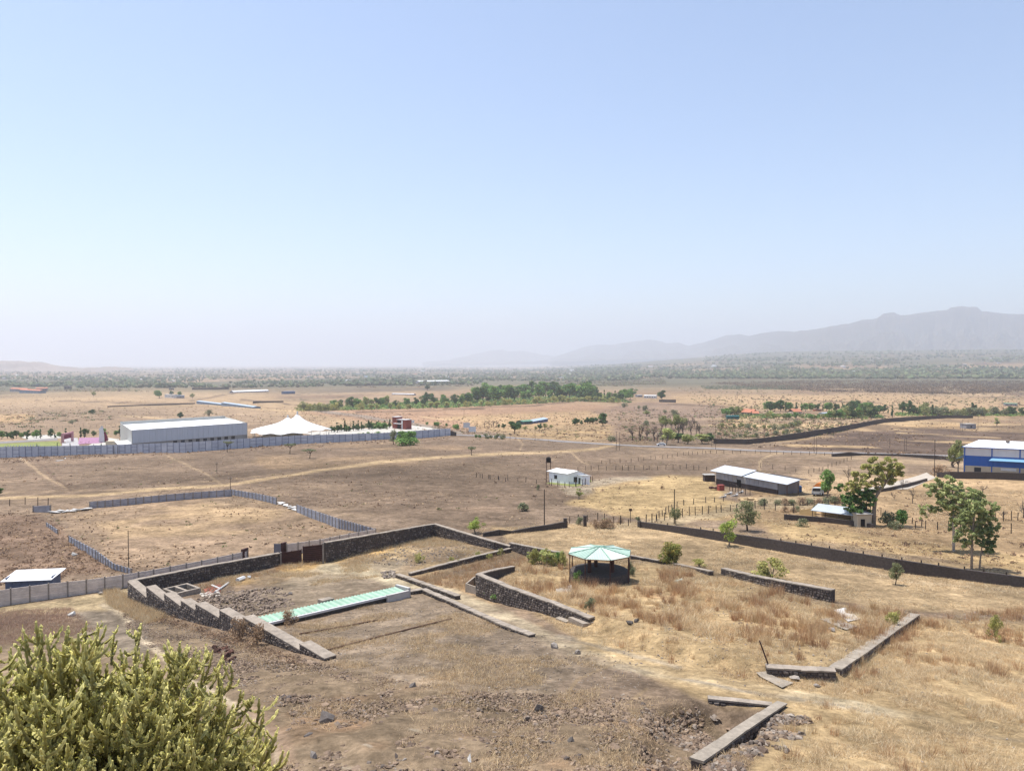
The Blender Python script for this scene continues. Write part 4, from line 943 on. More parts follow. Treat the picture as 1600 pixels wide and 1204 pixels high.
# ================================================================ BUILDINGS
m_shed_grey = mat('grey_cladding', alb(226, 232, 240), .5, noise=.05, scale=.2, stretch=(6, 6, .1)); m_shed_light = mat('pale_cladding', alb(214, 214, 206), .5, noise=.05, scale=.2)
m_roof_white = mat('white_roof', alb(244, 244, 244, 1.25), .5, noise=.05, scale=.15); m_cream = mat('cream_wall', alb(222, 208, 182), .9, noise=.1, scale=.5)
m_plain_grey = mat('grey_plinth', alb(186, 182, 176), .9, noise=.1, scale=.4); m_win = m_glass  # plain pale grey shared by several walls, lids and roofs
def big_shed():
    A, B, C = P(207, 703), P(386, 690), P(189, 693); fr = Fr(A, B, C); fr.z0 = A[2] - .3
    t = thing('industrial_shed', 'long grey industrial shed with white roof behind the blue fence', 'shed', fr.org)
    H = zat(A, 672.5) - fr.z0; HB = zat(B, 660.5) - fr.z0; L, W = fr.L, fr.W; H = (H + HB) / 2
    n = 22; hz = H * .36
    for k in range(n):
        mb = MB(); u0, u1 = L * k / n, L * (k + 1) / n
        fr.box(mb, u0 + .02, u1 - .02, 0, .25, hz, H, 0); mb.build('wall_panel', m_shed_grey, t)
    mb = MB(); fr.box(mb, 0, L, .3, .5, 0, hz + .02); mb.build('plinth_wall', m_plain_grey, t)
    for k in range(4):
        mb = MB(); fr.box(mb, -.25, -.002, W * k / 4 + .02, W * (k + 1) / 4 - .02, 0, H); mb.build('end_panel', m_shed_light, t)
    mb = MB(); fr.box(mb, L + .002, L + .25, 0, W, 0, H); mb.build('end_wall', m_shed_light, t)
    mb = MB(); fr.box(mb, -.25, L + .25, W + .002, W + .25, 0, H + .6); mb.build('back_wall', m_shed_light, t)
    mb = MB(); fr.slab(mb, [(-.2, .252, H - .5), (L + .2, .252, H - .5), (L + .2, W * .5, H - .15), (-.2, W * .5, H - .15)], .12); fr.slab(mb, [(-.2, W * .5 + .002, H - .15), (L + .2, W * .5 + .002, H - .15), (L + .2, W, H - .9), (-.2, W, H - .9)], .12); mb.build('roof', m_roof_white, t)
    for k in range(9):
        u = L * (.33 + .065 * k) if k < 7 else L * (.33 + .065 * k)
        f = MB(); fr.box(f, u, u + 1.9, .2, .295, hz * .42, hz * .92); o = f.build('window', m_win, t)
        f = MB(); fr.box(f, u + .85, u + 1.0, .14, .195, hz * .42, hz * .92); f.build('mullion', m_white, o)
    mb = MB(); fr.box(mb, -6.2, -.3, -.5, W * .35, H * .33, H * .36); mb.build('porch_roof', m_roof_white, t)
    for v in (-.3, W * .3):
        mb = MB(); fr.box(mb, -6, -5.8, v, v + .2, 0, H * .33 - .01); mb.build('porch_post', m_white, t)
    mb = MB(); fr.box(mb, -.25, L + .25, -.08, -.003, H - .02, H + .22); mb.build('gutter', m_white, t)
big_shed()
def tent():
    A = P(387, 695); B = P(512, 681); c = P(449, 684); t = thing('marquee_tent', 'large white marquee tent with two peaks beside the grey shed', 'tent', c)
    mpx = mpp(c); Hx = lambda px: (px - 449) * mpx
    # fabric: a height field over an ellipse-ish plan, pulled up at two poles, scalloped edge
    n, m_ = 64, 18; V = []; F = []; rx, ry = 62 * mpx, 20.0
    pk = [(Hx(441 - 5) - 0, 2.5, zat(c, 652) - c[2]), (Hx(459), -1.0, zat(c, 645.5) - c[2])]
    ze = zat(c, 676.5) - c[2]
    pk = [(Hx(440), 4.0, zat(c, 652.5) - c[2]), (Hx(461), -3.0, zat(c, 645.5) - c[2])]
    for i in range(m_ + 1):
        for j in range(n):
            a = 2 * pi * j / n; s = i / m_; sc_ = 1 + .03 * cos(a * 12)
            x, y = rx * s * cos(a) * sc_, ry * s * sin(a) * sc_; z = ze - .25 * (x / rx) - 0
            h = 0
            for (X, Y, Z) in pk:
                d = hypot((x - X) / 1.35, (y - Y)); h = max(h, (Z - ze) * (.62 * max(0, 1 - (d / 20.0)) + .38 * math.exp(-d / 2.6)) )
            z += h - .35 * s ** 8 * (1 + .4 * cos(a * 12)); V.append((x, y + 8, z))
    for i in range(m_):
        for j in range(n):
            j2 = (j + 1) % n; F.append((i * n + j, i * n + j2, (i + 1) * n + j2, (i + 1) * n + j))
    put('canopy', mk('canopy', V, F, [mat('tent_fabric', alb(250, 250, 250, 1.25), .8, translucent=.15)], smooth=True), t)
    for (X, Y, Z) in pk:
        mb = MB(); mb.tube([(X, Y + 8, Z - .8), (X, Y + 8, Z + .9)], [.55, .3], 8); put('peak_cap', mb.mesh('peak_cap', m_white), t)
        mb = MB(); mb.tube([(X, Y + 8, 0), (X, Y + 8, Z - .8)], .2, 6); put('mast', mb.mesh('mast', m_post), t)
    for j in range(20):
        a = 2 * pi * j / 20; x, y = rx * .95 * cos(a), ry * .95 * sin(a); g = gz(c[0] + x, c[1] + y + 8) - c[2]
        mb = MB(); mb.tube([(x, y + 8, g), (x, y + 8, ze - .2)], .14, 6); put('pole', mb.mesh('pole', m_white), t)
    mb = MB()
    for j in range(9, 40):
        a = 2 * pi * j / 40; a2 = 2 * pi * (j + 1) / 40; p = [(rx * .72 * cos(q), ry * .7 * sin(q) + 8) for q in (a, a2)]
        mb.wallseg(p[0], p[1], .1, -1, -1, ze - 1.1, ze - 1.1)
    mb2 = put('back_curtain', mb.mesh('back_curtain', m_cream), t)
tent()
m_brick = mat('red_brick', alb(152, 78, 66), .9, noise=.2, scale=.8)
def brick_gate():
    A, B, C = P(613, 669), P(634, 671), P(617, 665); fr = Fr(A, B, C); fr.z0 = min(A[2], B[2]) - .1; k = mpp(A); L = fr.L; Wd = 5.0; fr.ev = np.array([-fr.eu[1], fr.eu[0]])
    t = thing('brick_gatehouse', 'red brick gatehouse with flat white roofs at the far end of the forecourt', 'gatehouse', fr.org); H = zat(A, 651) - fr.z0
    parts = [('tall_pier', 0, L * .32, 0, H, m_brick), ('mid_block', L * .33, L * .68, 0, H * .8, m_brick), ('right_pier', L * .69, L, 0, H * .82, m_brick)]
    for nm, u0, u1, z0, z1, m in parts:
        mb = MB(); fr.box(mb, u0, u1 - .02, 0, Wd, z0, z1); mb.build(nm, m, t)
        mb = MB(); fr.box(mb, u0 - .2, u1 + .1, -.3, Wd + .2, z1 + .002, z1 + .2); mb.build('roof', m_white, t)
    mb = MB(); fr.box(mb, L * .2, L * .75, -1.4, -.003, H * .45, H * .5); mb.build('porch_slab', m_white, t)
    mb = MB(); fr.box(mb, L * .69, L * .78, -.12, -.003, .1, H * .78); mb.build('white_column', m_white, t)
    for a, b in ((.38, .62),):
        mb = MB(); fr.box(mb, L * a, L * b, -.05, .0, H * .52, H * .74); mb.build('window', m_dark, t)
        mb = MB(); fr.box(mb, L * a, L * b, -.05, .0, 0.1, H * .4); mb.build('doorway', m_dark, t)
brick_gate()
def hut():
    A, B, C = P(861, 749), P(890, 757), P(878, 743); fr = Fr(A, B, C); fr.z0 = min(A[2], B[2]); E = P(910, 753)
    t = thing('white_hut', 'small white farm hut with pitched white roof inside a fenced lawn', 'hut', fr.org)
    A, B = P(858, 753), P(888, 756); fr = Fr(A, B, P(876, 748)); fr.z0 = min(A[2], B[2]) - .1
    n = np.array([-fr.eu[1], fr.eu[0]]); fr.ev = (n * .55 + fr.eu * .45 * 1.4); fr.ev /= np.linalg.norm(fr.ev)
    H = zat(A, 736) - fr.z0; L = fr.L; W = 4.4
    m = mat('whitewash', alb(250, 250, 252, 1.3), .9, noise=.06, scale=.8)
    mb = MB(); fr.box(mb, 0, L, 0, .25, 0, H); mb.build('front_wall', m, t)
    mb = MB(); fr.box(mb, 0, L, W - .25, W, 0, H * .95); mb.build('back_wall', m, t)
    for u in (0, L - .25):
        mb = MB(); fr.box(mb, u + (.001 if u == 0 else 0), u + .25, .251, W * .5, 0, H, z1b=H + .75); fr.box(mb, u, u + .25, W * .5 + .001, W - .251, 0, H + .75, z1b=H * .95); mb.build('gable_wall', m, t)
    mb = MB(); fr.slab(mb, [(-.4, -.4, H + .02), (L + .3, -.4, H + .02), (L + .3, W * .5, H + .85), (-.4, W * .5, H + .85)], .08); mb.build('roof', m_roof_white, t)
    mb = MB(); fr.slab(mb, [(-.4, W * .5 + .004, H + .85), (L + .3, W * .5 + .004, H + .85), (L + .3, W + .3, H * .93), (-.4, W + .3, H * .93)], .08); mb.build('roof', m_roof_white, t)
    f = MB(); fr.box(f, L * .28, L * .42, -.06, -.002, H * .42, H * .75); f.build('window', m_win, t)
    f = MB(); fr.box(f, L + .002, L + .06, W * .3, W * .62, H * .3, H * .75); f.build('window', m_win, t)
    # lean-to on the right
    mb = MB(); fr.box(mb, L + .01, L + 1.5, W * .5, W * .95, 0, H * .9); mb.build('side_room', m, t)
    mb = MB(); fr.box(mb, L + .05, L + 1.7, W * .45, W * 1.0, H * .9 + .003, H * .9 + .1); mb.build('side_roof', m_white, t)
    f = MB(); fr.box(f, L + .5, L + 1.1, W * .5 - .06, W * .5 - .003, 0.1, H * .7); f.build('door', m_win, t)
    # tank on stand behind
    c = P(857, 752); tt = thing('water_tank', 'black water tank on a tall steel stand beside the white hut', 'water tank', c); z1 = zat(c, 722)
    for i, (sx, sy) in enumerate(((-1, -1), (1, -1), (1, 1), (-1, 1))):
        mb = MB(); mb.tube([(c[0] + sx * .55, c[1] + sy * .55, c[2] - .2), (c[0] + sx * .5, c[1] + sy * .5, z1)], .07, 5); mb.build('leg', m_dark_steel, tt)
    mb = MB(); mb.box((c[0], c[1], z1 + .04), (1.5, 1.5, .08)); mb.build('platform', m_dark_steel, tt)
    mb = MB(); mb.tube([(c[0], c[1], z1 + .09), (c[0], c[1], z1 + .2), (c[0], c[1], z1 + 1.1), (c[0], c[1], z1 + 1.35), (c[0], c[1], z1 + 1.42)], [.6, .64, .64, .4, .15], 12); mb.build('tank', m_dark, tt)
    wire_fence([(853, 757), (886, 762), (912, 758), (926, 752)], 1.5, 'dark post fence around the lawn of the white hut', n=10, m=m_dark_steel)
hut()
def black_shed():
    m_blk = mat('dark_block', alb(88, 78, 76), .95, noise=.25, scale=1); m_gm = mat('galvanised_sheet', alb(176, 178, 186), .45, noise=.15, scale=.5, metal=.2)
    m_rs = mat('light_roof_sheet', alb(226, 232, 240), .5, noise=.06, scale=.4)
    A, B = P(1119, 757), P(1215, 772); fr = Fr(A, B, P(1135, 748)); fr.z0 = min(A[2], B[2]) - .3; nn = np.array([-fr.eu[1], fr.eu[0]]); fr.ev = nn; L = fr.L; W = 6.8
    zl = lambda p, tp, : zat(p, tp) - fr.z0
    HA, HB = zl(A, 735.5), zl(B, 752.5); H = (HA + HB) / 2
    t = thing('long_shed', 'long dark shed with two pale sheet roofs and a grey clad front', 'shed', fr.org)
    M = L * .47
    # base blocks, sheets above
    n = 14
    for k in range(n):
        u0, u1 = L * k / n, L * (k + 1) / n
        if k == 5: continue
        mb = MB(); fr.box(mb, u0, u1, 0, .25, 0, H * .5); mb.build('block_panel', m_blk, t)
        mb = MB(); fr.box(mb, u0 + .03, u1 - .03, -.06, .18, H * .5 + .01, H * .97); mb.build('sheet_panel', m_gm if k not in (4, 6) else m_plain_grey, t)
    mb = MB(); fr.box(mb, L * 5 / n, L * 6 / n, .1, .2, .1, H * .7); mb.build('doorway', m_dark, t)
    mb = MB(); fr.box(mb, L * 5 / n, L * 6 / n, -.02, .2, H * .7 + .01, H * .97); mb.build('sheet_panel', m_gm, t)
    for u in (0, L):
        mb = MB(); fr.box(mb, u - .12, u + .12, .26, W, 0, H * .9); mb.build('side_wall', m_gm, t)
    mb = MB(); fr.box(mb, 0, L, W + .001, W + .25, 0, H); mb.build('back_wall', m_gm, t)
    mb = MB(); fr.slab(mb, [(-1.4, -.7, H + .02), (M, -.7, H + .02), (M, W * .62, H + 1.05), (-1.4, W * .62, H + 1.05)], .08); mb.build('roof', m_rs, t)
    mb = MB(); fr.slab(mb, [(M + .6, -.8, H + .0), (L + 3.4, -.8, H - .1), (L + 3.4, W * .5, H + .65), (M + .6, W * .5, H + .8)], .08); mb.build('roof', m_rs, t)
    mb = MB(); fr.slab(mb, [(-1, W * .625, H + 1.05), (M + 3, W * .625, H + 1.05), (M + 3, W + .3, H + .5), (-1, W + .3, H + .5)], .08); mb.build('rear_roof', m_mortar, t)
    mb = MB(); fr.slab(mb, [(M + 3.1, W * .5 + .01, H + .8), (L + 3.4, W * .5 + .01, H + .65), (L + 3.4, W, H + .4), (M + 3.1, W, H + .4)], .08); mb.build('rear_roof', m_mortar, t)
    for v in (-.5, W * .45):
        mb = MB(); q = fr.p(L + 3.1, v, 0); mb.tube([(q[0], q[1], q[2] - .3), (q[0], q[1], fr.z0 + H - .12)], .09, 6); mb.build('post', m_rust, t)
    # small tank hut at the left end
    a = P(1104, 752); t2 = thing('lean_to', 'small dark lean-to with a grey lid at the left end of the long shed', 'hut', a); z = zat(a, 742)
    mb = MB(); mb.box((a[0] + .9, a[1] + 1.2, (a[2] + z) / 2 - .1), (2.6, 2.2, z - a[2] + .1)); mb.build('body', m_blk, t2)
    mb = MB(); mb.box((a[0] + .9, a[1] + 1.2, z), (3.0, 2.6, .12)); mb.build('lid', m_plain_grey, t2)
    # clutter in front
    for (x, y, w_, d_, h_, m, nm, lb, ct) in [(1247, 768, 1.7, 1.7, 1.5, mat('blue_plastic', alb(60, 104, 158), .5), 'water_tank', 'blue plastic water tank at the right end of the long shed', 'water tank'), (1126, 766, 1.4, 1.0, 1.3, mat('red_metal', alb(178, 92, 84), .6, noise=.2), 'metal_drum', 'faded red metal box among the clutter before the long shed', 'box'), (1116, 765, 2.6, 1.4, .9, m_dark_steel, 'scrap_heap', 'dark heap of scrap left of the faded red box', 'scrap'), (1147, 759, 2.0, 1.0, .9, m_white, 'covered_cart', 'white covered bundle at the doorway of the long shed', 'bundle'), (1205, 768, 1.6, .8, .3, m_white, 'white_sheet', 'white sheet on the ground near the right half of the long shed', 'sheet')]:
        p = P(x, y); mb = MB(); a = .3
        if nm == 'water_tank':
            mb.tube([p, p + (0, 0, .1), p + (0, 0, h_ * .85), p + (0, 0, h_)], [w_ * .48, w_ * .5, w_ * .5, w_ * .3], 14)
        elif nm == 'metal_drum':
            mb.box(p + (0, 0, h_ / 2), (w_, d_, h_), a); mb.box(p + (0, 0, h_ + .03), (w_ + .1, d_ + .1, .06), a)
        else:
            rnd = random.Random(x)
            for k in range(7): mb.box(p + (rnd.uniform(-w_, w_) * .35, rnd.uniform(-d_, d_) * .3, h_ * rnd.uniform(.15, .6)), (w_ * rnd.uniform(.3, .6), d_ * rnd.uniform(.3, .7), h_ * rnd.uniform(.2, .6)), rnd.uniform(0, 3))
        mb.solo(nm, m, p, lb, ct)
    mb = MB(); p = P(1165, 781); rnd = random.Random(3)
    V = []
    for k in range(26):
        a = rnd.uniform(0, 6.28); r = rnd.uniform(0, 1); mb.box(p + (cos(a) * r * 2.6, sin(a) * r * 1.6, .3 * (1 - r) + .05), (rnd.uniform(.5, 1.2), rnd.uniform(.4, .9), rnd.uniform(.2, .5)), a)
    mb.solo('sand_heap', mat('yellow_sand', alb(226, 196, 150), 1, noise=.1), p, 'pale yellow heap of fodder below the long shed', 'heap')
    for i, (x, y, w_) in enumerate([(1140, 772, 2.2), (1150, 775, 1.8), (1158, 770, 2.0), (1132, 777, 1.5)]):
        p = P(x, y); mb = MB()
        for k in range(4): mb.box(p + (k * .25 - .4, k * .2, .1 + .08 * k), (w_, .25, .07), .3 + .25 * k)
        mb.solo('timber_pile', m_white_dirty, p, ['pale planks stacked below the doorway', 'pale planks right of the faded red box', 'short pale planks under the shed wall', 'grey planks nearest the straw field'][i], 'planks')
    wire_fence([(1140, 766), (1160, 772), (1172, 774)], 1.7, 'little pen of dark posts in front of the long shed', n=6, wires=True)
black_shed()
def factory():
    m_wb = mat('blue_cladding', alb(52, 110, 200), .5, noise=.05, scale=.2); m_wg = mat('grey_white_cladding', alb(236, 236, 240), .5, noise=.05, scale=.2)
    m_awn = mat('pale_blue_awning', alb(140, 190, 226), .5)
    A, B = P(1507, 743), P(1640, 750); fr = Fr(A, B, P(1520, 733)); fr.z0 = min(A[2], B[2]) - .2; fr.ev = np.array([-fr.eu[1], fr.eu[0]]); fr.ev = fr.ev * .8 + fr.eu * .6
    H = zat(A, 698) - fr.z0; L = fr.L; W = 15.0
    t = thing('blue_factory', 'blue and white clad factory with bright white roof at the right edge', 'factory', fr.org)
    for nm, z0, z1, m in (('lower_wall', 0, H * .38, m_cream), ('blue_band', H * .38 + .002, H * .72, m_wb), ('upper_wall', H * .72 + .002, H, m_wg)):
        n = 10
        for k in range(n):
            mb = MB(); fr.box(mb, L * k / n + .02, L * (k + 1) / n - .02, 0, .3, z0, z1); mb.build(nm, m, t)
        mb = MB(); fr.box(mb, -.3, -.002, 0, W, z0, z1); mb.build('end_' + nm, m, t)
    for k in (0, L * .33, L * .66):
        mb = MB(); fr.box(mb, k - .12, k + .12, -.14, -.003, 0, H); mb.build('corner_strip', m_wb, t)
    mb = MB(); fr.slab(mb, [(-.6, -.4, H + .04), (L, -.4, H + .04), (L, W * .5, H + 1.8), (-.6, W * .5, H + 1.8)], .15); fr.slab(mb, [(-.6, W * .5, H + 1.8), (L, W * .5, H + 1.8), (L, W, H + .1), (-.6, W, H + .1)], .15); mb.build('roof', m_roof_white, t)
    mb = MB(); fr.box(mb, -.6, L, -.52, -.42, H - .1, H + .12); mb.build('gutter', m_wb, t)
    for u in (L * .27, L * .62):
        mb = MB(); q = np.array(fr.p(u + 2, W * .38, H + 1.05)); mb.tube([q, q + (0, 0, .35), q + (0, 0, .6), q + (0, 0, .9), q + (0, 0, 1.0)], [.3, .3, .55, .5, .15], 10); mb.build('roof_vent', m_mortar_pale, t)
        mb = MB(); fr.slab(mb, [(u - .6, W * .16, H + .65), (u + 1.0, W * .16, H + .65), (u + 1.6, W * .25, H + .97), (u, W * .25, H + .97)], .05); mb.build('skylight', m_plain_grey, t)
    mb = MB(); fr.slab(mb, [(L * .33 + .15, -1.8, H * .6), (L, -1.8, H * .6), (L, -.02, H * .68), (L * .33 + .15, -.02, H * .68)], .08); mb.build('awning', m_awn, t)
    mb = MB(); fr.slab(mb, [(-2.2, 0, H * .6), (-.32, 0, H * .72), (-.32, 5, H * .72), (-2.2, 5, H * .6)], .08); mb.build('awning', m_awn, t)
    f = MB(); fr.box(f, L * .12, L * .2, -.08, -.003, H * .15, H * .33); f.build('window', m_win, t)
    f = MB(); fr.box(f, L * .44, L * .62, -.2, -.05, H * .27, H * .36); f.build('white_board', m_white, t)
factory()
def yellow_shed():
    A, B = P(1270, 812), P(1332, 820); fr = Fr(A, B, P(1290, 806)); fr.z0 = min(A[2], B[2]) - .1; fr.ev = np.array([-fr.eu[1], fr.eu[0]]); L = fr.L; W = 4.2
    m_y = mat('yellow_plaster', alb(222, 190, 136), .9, noise=.1, scale=.7)
    H = zat(A, 797) - fr.z0 + .1; t = thing('yellow_shed', 'low ochre walled shed with a pale sheet roof under the big tree', 'shed', fr.org)
    mb = MB(); fr.box(mb, 0, L, W, W + .2, 0, H); mb.build('back_wall', m_y, t)
    mb = MB(); fr.box(mb, .2, L - .2, .4, .55, 0, H * .38); mb.build('low_front_wall', m_y, t)
    mb = MB(); fr.box(mb, L - .2, L, .56, W - .01, 0, H * .9); mb.build('side_wall', m_plain_grey, t)
    mb = MB(); fr.slab(mb, [(-.2, -.5, H), (L + .2, -.5, H), (L + .2, W * .75, H + .7), (-.2, W * .75, H + .7)], .08); mb.build('roof', mat('grey_white_sheet', alb(206, 214, 220), .5, noise=.1, scale=.5), t)
    mb = MB(); fr.slab(mb, [(-.2, W * .75 + .01, H + .7), (L + .2, W * .75 + .01, H + .7), (L + .2, W + .4, H + .3), (-.2, W + .4, H + .3)], .08); mb.build('roof', m_plain_grey, t)
    for k in range(4):
        mb = MB(); q = fr.p(L * k / 3, -.2, 0); mb.tube([(q[0], q[1], q[2] - .2), (q[0], q[1], q[2] + H - .03)], .06, 6); mb.build('post', m_rust, t)
    mb = MB(); fr.box(mb, .1, L * .95, .3, .36, H * .6, H * .66); mb.build('rail', m_rust, t)
    # tan wall left of it and low room on the right
    a = P(1250, 803); t = thing('mud_wall', 'ochre plastered wall left of the low shed', 'wall', a); mb = MB(); b = P(1275, 806); mb.wallseg(a, b, .3, a[2] - .3, b[2] - .3, zat(a, 796), zat(b, 793)); mb.build('wall_body', m_y, t)
    a = P(1352, 824); z = zat(a, 804); t = thing('outhouse', 'small cream room behind the big tree trunk', 'hut', a)
    mb = MB(); mb.box((a[0], a[1] + 1.5, (a[2] + z) / 2), (2.4, 2.4, z - a[2])); mb.build('body', m_cream, t); mb = MB(); mb.box((a[0], a[1] + 1.5, z + .05), (2.8, 2.8, .1)); mb.build('roof', m_plain_grey, t)
    mb = MB(); mb.box((a[0] - .3, a[1] + .27, a[2] + .7), (.7, .05, 1.4)); mb.build('door', m_dark, t)
yellow_shed()
def tin_shed():
    A, B = P(8, 923), P(81, 919); fr = Fr(A, B, P(15, 914)); fr.z0 = min(A[2], B[2]) - .3; fr.ev = np.array([-fr.eu[1], fr.eu[0]]); L = fr.L; W = 2.4
    H = zat(A, 907) - fr.z0; t = thing('tin_shed', 'small blue grey tin shed with white roof behind the precast wall', 'shed', fr.org)
    m_b = mat('blue_grey_tin', alb(108, 122, 148), .5, noise=.12, scale=.6)
    for k in range(6):
        mb = MB(); fr.box(mb, L * k / 6 + .02, L * (k + 1) / 6 - .02, 0, .08, 0, H); mb.build('wall_panel', m_b, t)
    mb = MB(); fr.box(mb, 0, .08, .081, W, 0, H + .3); fr.box(mb, L - .08, L, .081, W, 0, H + .3); mb.build('end_wall', m_b, t)
    mb = MB(); fr.box(mb, 0, L, W + .001, W + .08, 0, H + .4); mb.build('back_wall', m_b, t)
    mb = MB(); fr.slab(mb, [(-.35, -.35, H + .01), (L + .1, -.35, H + .01), (L + .5, W + .4, H + .55), (.0, W + .4, H + .55)], .06); mb.build('roof', m_roof_white, t)
tin_shed()
def block(pxA, pxB, top, W, label, wall, roof, name='farm_building', cat='building', pitch=0.0, win=0, over=.3, overhang=True, seedy=0, group=None, wm=None):
    A, B = P(*pxA), P(*pxB); fr = Fr(A, B, A + np.array((0, 1, 0))); fr.ev = np.array([-fr.eu[1], fr.eu[0]]); fr.z0 = min(A[2], B[2]) - .4; L = fr.L
    H = max(zat((A + B) / 2, top) - fr.z0, 1.5); t = thing(name, label, cat, fr.org, group)
    mb = MB(); fr.box(mb, 0, L, 0, W, 0, H); mb.build('wall', wall, t)
    mb = MB()
    if pitch > 0:
        fr.slab(mb, [(-over, -over, H + .03), (L + over, -over, H + .03), (L + over, W / 2, H + pitch), (-over, W / 2, H + pitch)], .12); fr.slab(mb, [(-over, W / 2, H + pitch), (L + over, W / 2, H + pitch), (L + over, W + over, H + .03), (-over, W + over, H + .03)], .12)
    else: fr.box(mb, -over, L + over, -over, W + over, H + .003, H + .25)
    mb.build('roof', roof, t)
    for k in range(win):
        u = L * (k + .5) / win; f = MB(); fr.box(f, u - min(.6, L / win * .3), u + min(.6, L / win * .3), -.06, -.003, H * .35, H * .7); f.build('window', wm or m_win, t)
    return t
m_orange = mat('orange_tiles', alb(214, 142, 112), .8, noise=.12, scale=.5); m_bluewall = mat('blue_grey_wall', alb(134, 154, 176), .7, noise=.1, scale=.3); m_tealroof = mat('pale_blue_roof', alb(196, 214, 228), .5, noise=.06, scale=.2)
m_bluet = mat('blue_tarp', alb(70, 104, 150), .7, noise=.1, scale=.3); m_gw = mat('grey_wall', alb(168, 166, 170), .9, noise=.1, scale=.3); m_tealr = mat('green_roof', alb(110, 158, 132), .6, noise=.1)
block((307, 631), (345, 633.5), 628.6, 9, 'long low shed with pale blue roof on the left plain, left half', m_bluewall, m_tealroof, 'poultry_shed', 'shed', .8, 5)
block((346, 634), (396, 638), 632, 9, 'long low shed with pale blue roof on the left plain, right half', m_bluewall, m_tealroof, 'poultry_shed', 'shed', .8, 6)
block((365, 614), (420, 612), 611, 14, 'wide white roofed shed far behind the big grey shed', m_gw, m_roof_white, 'farm_shed', 'shed', 2.5, 5)
block((444, 615.5), (461, 615), 611.5, 9, 'blue covered shed right of the wide white roof', m_bluet, m_bluet, 'farm_shed', 'shed', .8, 2)
block((612, 616.5), (646, 617.5), 615.2, 9, 'thin white roofed shed just above the left grove', m_gw, m_roof_white, 'farm_shed', 'shed', .8, 4)
block((655, 599.5), (703, 598.5), 595.5, 30, 'big pale far shed with a row of dark openings beyond the grove', m_gw, m_white, 'warehouse', 'warehouse', 3.0, 8)
block((15, 612), (40, 612.5), 607.5, 12, 'long school building with orange roof at the far left, left wing', m_gw, m_orange, 'school_building', 'building', 2.2, 6)
block((30, 614), (62, 614.5), 609.5, 12, 'long school building with orange roof at the far left, front wing', m_bluewall, m_orange, 'school_building', 'building', 2.2, 7)
block((56, 611), (74, 611), 606.5, 10, 'small orange roofed block at the right end of the far left school', m_gw, m_orange, 'school_building', 'building', 2, 3)
block((57, 604), (64, 604), 600, 6, 'tiny blue block standing above the far orange roofs', m_bluet, m_bluet, 'water_tower', 'building', 0, 1)
block((257, 621), (272, 621.5), 616.5, 7, 'white farmhouse beside the dark tree on the left plain', m_white, m_plain_grey, 'farmhouse', 'house', .8, 3)
block((276, 622), (288, 622), 618, 6, 'grey farm shed right of the white farmhouse on the left plain', m_gw, m_bluewall, 'farm_shed', 'shed', .8, 1)
block((1158, 648), (1176, 648.5), 644, 9, 'house with a pale orange tiled roof left in the orchard', m_cream, m_orange, 'tiled_house', 'house', 3.0, 4)
block((1176, 649), (1186, 649), 645.5, 7, 'lower wing with orange roof right of the pale orange house', m_cream, m_orange, 'tiled_house', 'house', 2.0, 2)
block((1240, 646.5), (1253, 646.5), 643, 8, 'small orange pyramid roofed house in the middle of the orchard', m_cream, m_orange, 'tiled_house', 'house', 2.6, 2)
block((1334, 650), (1350, 650), 646, 8, 'red orange roofed house at the right part of the orchard', m_cream, mat('red_tiles', alb(208, 120, 96), .8, noise=.1), 'tiled_house', 'house', 2.0, 2)
block((1136, 655), (1155, 655), 650, 6, 'teal net covered nursery left of the pale orange house', mat('teal_net', alb(52, 108, 110), .8), mat('teal_net', alb(52, 108, 110), .8), 'nursery', 'nursery', .6, 0)
block((1286, 648), (1296, 648), 645, 6, 'pale teal roofed pool shed in the orchard', m_white, m_tealroof, 'pool_shed', 'shed', .5, 1)
block((1275, 642), (1284, 642), 639, 5, 'tiny orange plastered cabin among the orchard trees', m_orange, m_cream, 'cabin', 'cabin', 0, 1)
block((1510, 669.5), (1525, 669.5), 662.5, 6, 'plain grey concrete cabin alone on the right field', m_gw, m_plain_grey, 'concrete_cabin', 'cabin', 0, 1)
block((1570, 634), (1590, 634.5), 630.5, 8, 'shed with a green edged roof at the far right', m_gw, m_tealr, 'farm_shed', 'shed', .8, 3)
block((817, 663), (832, 662.5), 658, 7, 'dark teal shed left end of the blue roofed sheds by the road', mat('teal_dark', alb(70, 96, 104), .8), m_tealr, 'farm_shed', 'shed', .8, 2)
block((832, 661.5), (856, 658.5), 656, 7, 'blue walled shed with pale roof by the red earth yard', m_bluet, m_tealroof, 'farm_shed', 'shed', 1.0, 4)
block((1006, 621.5), (1025, 622), 618, 8, 'white walled farm shed right of the green grove', m_white, m_white, 'farm_shed', 'shed', 1.0, 5)
block((996, 620), (1004, 620), 617, 6, 'small dim hut at the right end of the green grove', m_gw, m_plain_grey, 'hut', 'hut', .6, 1)
block((100, 608), (110, 608), 603, 8, 'square dark unfinished house on the far left plain', m_mortar_pale, m_gw, 'unfinished_house', 'house', 0, 2, wm=m_dark)
block((264, 609), (272, 609), 606, 8, 'dark small block left of the long dark field wall', m_mortar_pale, m_gw, 'unfinished_house', 'house', 0, 1, wm=m_dark)
block((536, 596), (553, 595.5), 593.8, 10, 'little far white building above the pink field', m_white, m_roof_white, 'farm_building', 'building', 1.0, 3)
block((890, 580), (897, 580), 577, 14, 'far white tower-like building near the middle of the plain', m_white, m_white, 'farm_building', 'building', 1.0, 2)
rb = random.Random(12)
